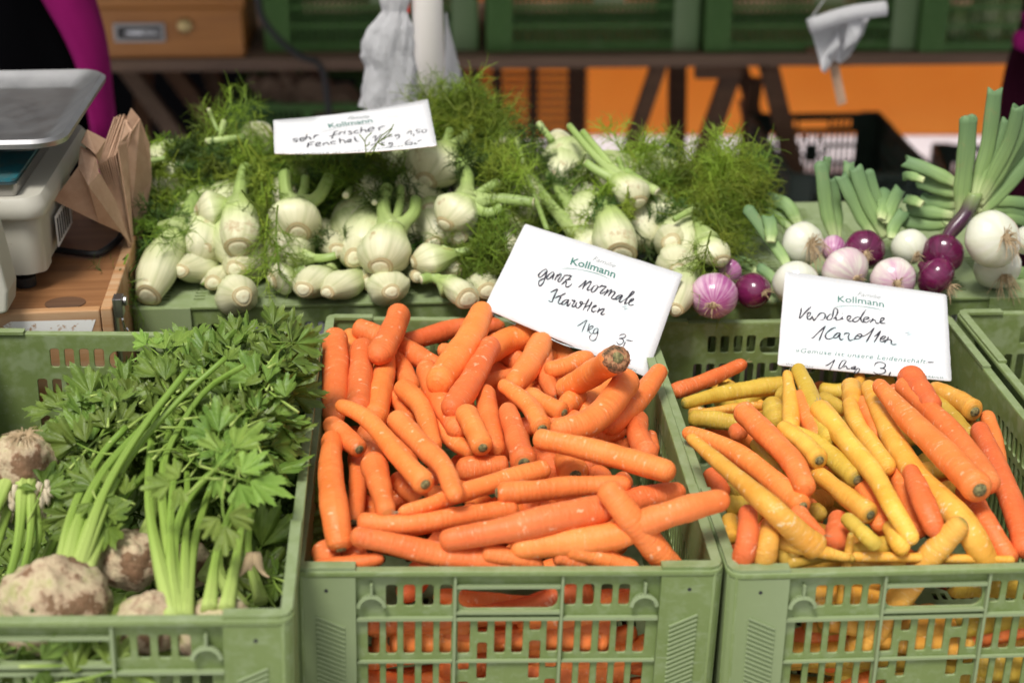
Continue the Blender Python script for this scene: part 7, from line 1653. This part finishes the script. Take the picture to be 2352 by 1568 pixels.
# leaves
POLY = [(170, 970), (230, 930), (310, 870), (360, 850), (430, 835), (470, 810), (560, 790), (630, 785), (655, 790), (660, 830), (645, 880), (625, 1000), (600, 1130), (570, 1130), (530, 1080), (450, 1060), (330, 1010), (220, 1040), (160, 1050)]
LOWP = [(480, 1100), (660, 1100), (650, 1390), (590, 1400), (560, 1250)]
rn = random.Random(17); view = Vector((0, -_c, _s)); kL = 0
def put_leaf(px, z, ddir, nrm, s_, light=False):
    P = atz(px, z); par = min(PL[:4] + PL[5:], key=lambda q: (q[1] - P).length)[0]
    o = bpy.data.objects.new('leaf', rn.choice(LVL if light else LV)); link(o, par)
    R3_ = orient(ddir, nrm); o.location = P - R3_ @ Vector((.06 * s_, 0, 0)) - par.location; o.rotation_euler = R3_.to_euler(); o.scale = (s_, s_, s_)
for lay, nlay in ((0, 90), (1, 130), (2, 150)):
    k = 0
    while k < nlay:
        x, y = rn.uniform(100, 740), rn.uniform(690, 1160)
        if not inpoly(x, y, POLY): continue
        k += 1
        back = max(0, min(1, (1150 - y) / 420))
        z = zr - .085 + .045 * lay * .6 + .085 * back + .02 * max(0, (x - 300) / 400) 
        d = Vector((.35 + rn.uniform(-.8, .6), .75 + rn.uniform(-.5, .3), rn.uniform(-.35, .35)))
        nr = (view * .7 + Vector((rn.uniform(-.5, .5), rn.uniform(-.3, .3), .6 + rn.uniform(-.2, .3))))
        put_leaf((x, y), z + rn.uniform(-.01, .01), d, nr, rn.uniform(.48, .76))
k = 0
while k < 46:
    x, y = rn.uniform(470, 670), rn.uniform(1080, 1400)
    if not inpoly(x, y, LOWP): continue
    k += 1; put_leaf((x, y), zr - .10 + rn.uniform(-.01, .02), Vector((rn.uniform(-.6, .8), rn.uniform(-.4, .8), rn.uniform(-.3, .3))), view + Vector((0, 0, .4)), rn.uniform(.6, .85))
k = 0
while k < 70:
    x, y = rn.uniform(0, 470), rn.uniform(1040, 1400); k += 1
    put_leaf((x, y), zr - .15 + rn.uniform(-.02, .01), Vector((rn.uniform(-.6, .8), rn.uniform(-.4, .8), rn.uniform(-.3, .3))), view + Vector((0, 0, .4)), rn.uniform(.6, .9))
for px, dx, dy, s_, z, lt in (((380, 810), .3, .6, .55, .05, True), ((350, 810), -.5, .5, .45, .05, True), ((500, 1060), .4, .6, .7, .05, True), ((545, 1090), .7, -.2, .6, .04, True), ((430, 1110), -.6, -.1, .5, .05, True), ((520, 1170), .1, -.8, .5, .04, True), ((500, 1010), -.1, .9, .55, .05, False),
                              ((165, 950), -1, .2, .6, .01, False), ((215, 925), -.4, .7, .65, .02, False), ((200, 1030), -.7, .1, .7, .01, False), ((130, 1110), -.7, -.2, .6, -.01, False), ((90, 1130), .1, .6, .55, -.01, False), ((240, 1120), -.5, .3, .6, .0, False), ((240, 1190), .3, -.6, .55, -.01, False), ((60, 1400), -.4, -.2, .6, -.06, False),
                              ((665, 765), .1, .8, .5, .03, False), ((630, 770), .0, .8, .5, .04, False), ((560, 785), -.4, .6, .5, .04, False), ((655, 830), .1, .6, .5, .03, False), ((450, 785), -.6, .3, .6, .03, False), ((600, 1000), .5, -.1, .6, -.01, False), ((180, 1180), -.3, -.8, .6, -.02, False)):
    put_leaf(px, zr + z, Vector((dx, dy * .8, dy * .5)), view + Vector((0, 0, .4)), s_, lt)
# leaves showing through the handle at the lower left
for i in range(9):
    put_leaf((rn.uniform(0, 250), rn.uniform(1480, 1540)), zr - .06, Vector((rn.uniform(-1, 1), .2, rn.uniform(-.5, .3))), view, .7, i % 2 == 0)
# root vegetables in the crate at the far right edge, heaped from its floor up
FM = Matrix.Translation(far.location) @ far.rotation_euler.to_matrix().to_4x4(); rn = random.Random(9)
spots = [(.12, .50, -.10, .05, 'celeriac near the back wall of the crate at the right edge, just in view'), (.10, .39, -.12, .055, 'celeriac lying by the left wall of the crate at the right edge')]
low = [(x, y, -.18, .056) for x in (.07, .19, .31) for y in (.09, .21, .33, .45, .53)] + [(x + .06, y + .05, -.10, .052) for x in (.07, .19) for y in (.05, .17, .29)]
for i, (x, y, z, r_, *lb) in enumerate(spots + low):
    C0 = FM @ Vector((min(max(x, r_ + .014), CW - r_ - .014), min(max(y, r_ + .014), CD - r_ - .016), z))
    o = put('celeriac', bumpy(C0, r_ * .9, r_ * .9, r_ * .9, 30 + i), None, C0)
    tag(o, lb[0] if lb else 'celeriac in the heap filling the crate at the right edge, outside the view', 'celeriac', 'roots in the far right crate')
# a few stray threads of frond and the dry root hanging from the striped onion
b = MB(); P = [aty(fp('C', p), 1.86) for p in ((350, 620), (355, 680), (330, 720), (345, 760), (332, 810))]; b.tube(catmull([p - P[0] for p in P], 16), [.0007] * 17, 5)
b.build('dry_root', M['roothair'], on[11][0], True, P[0] - on[11][0].location)
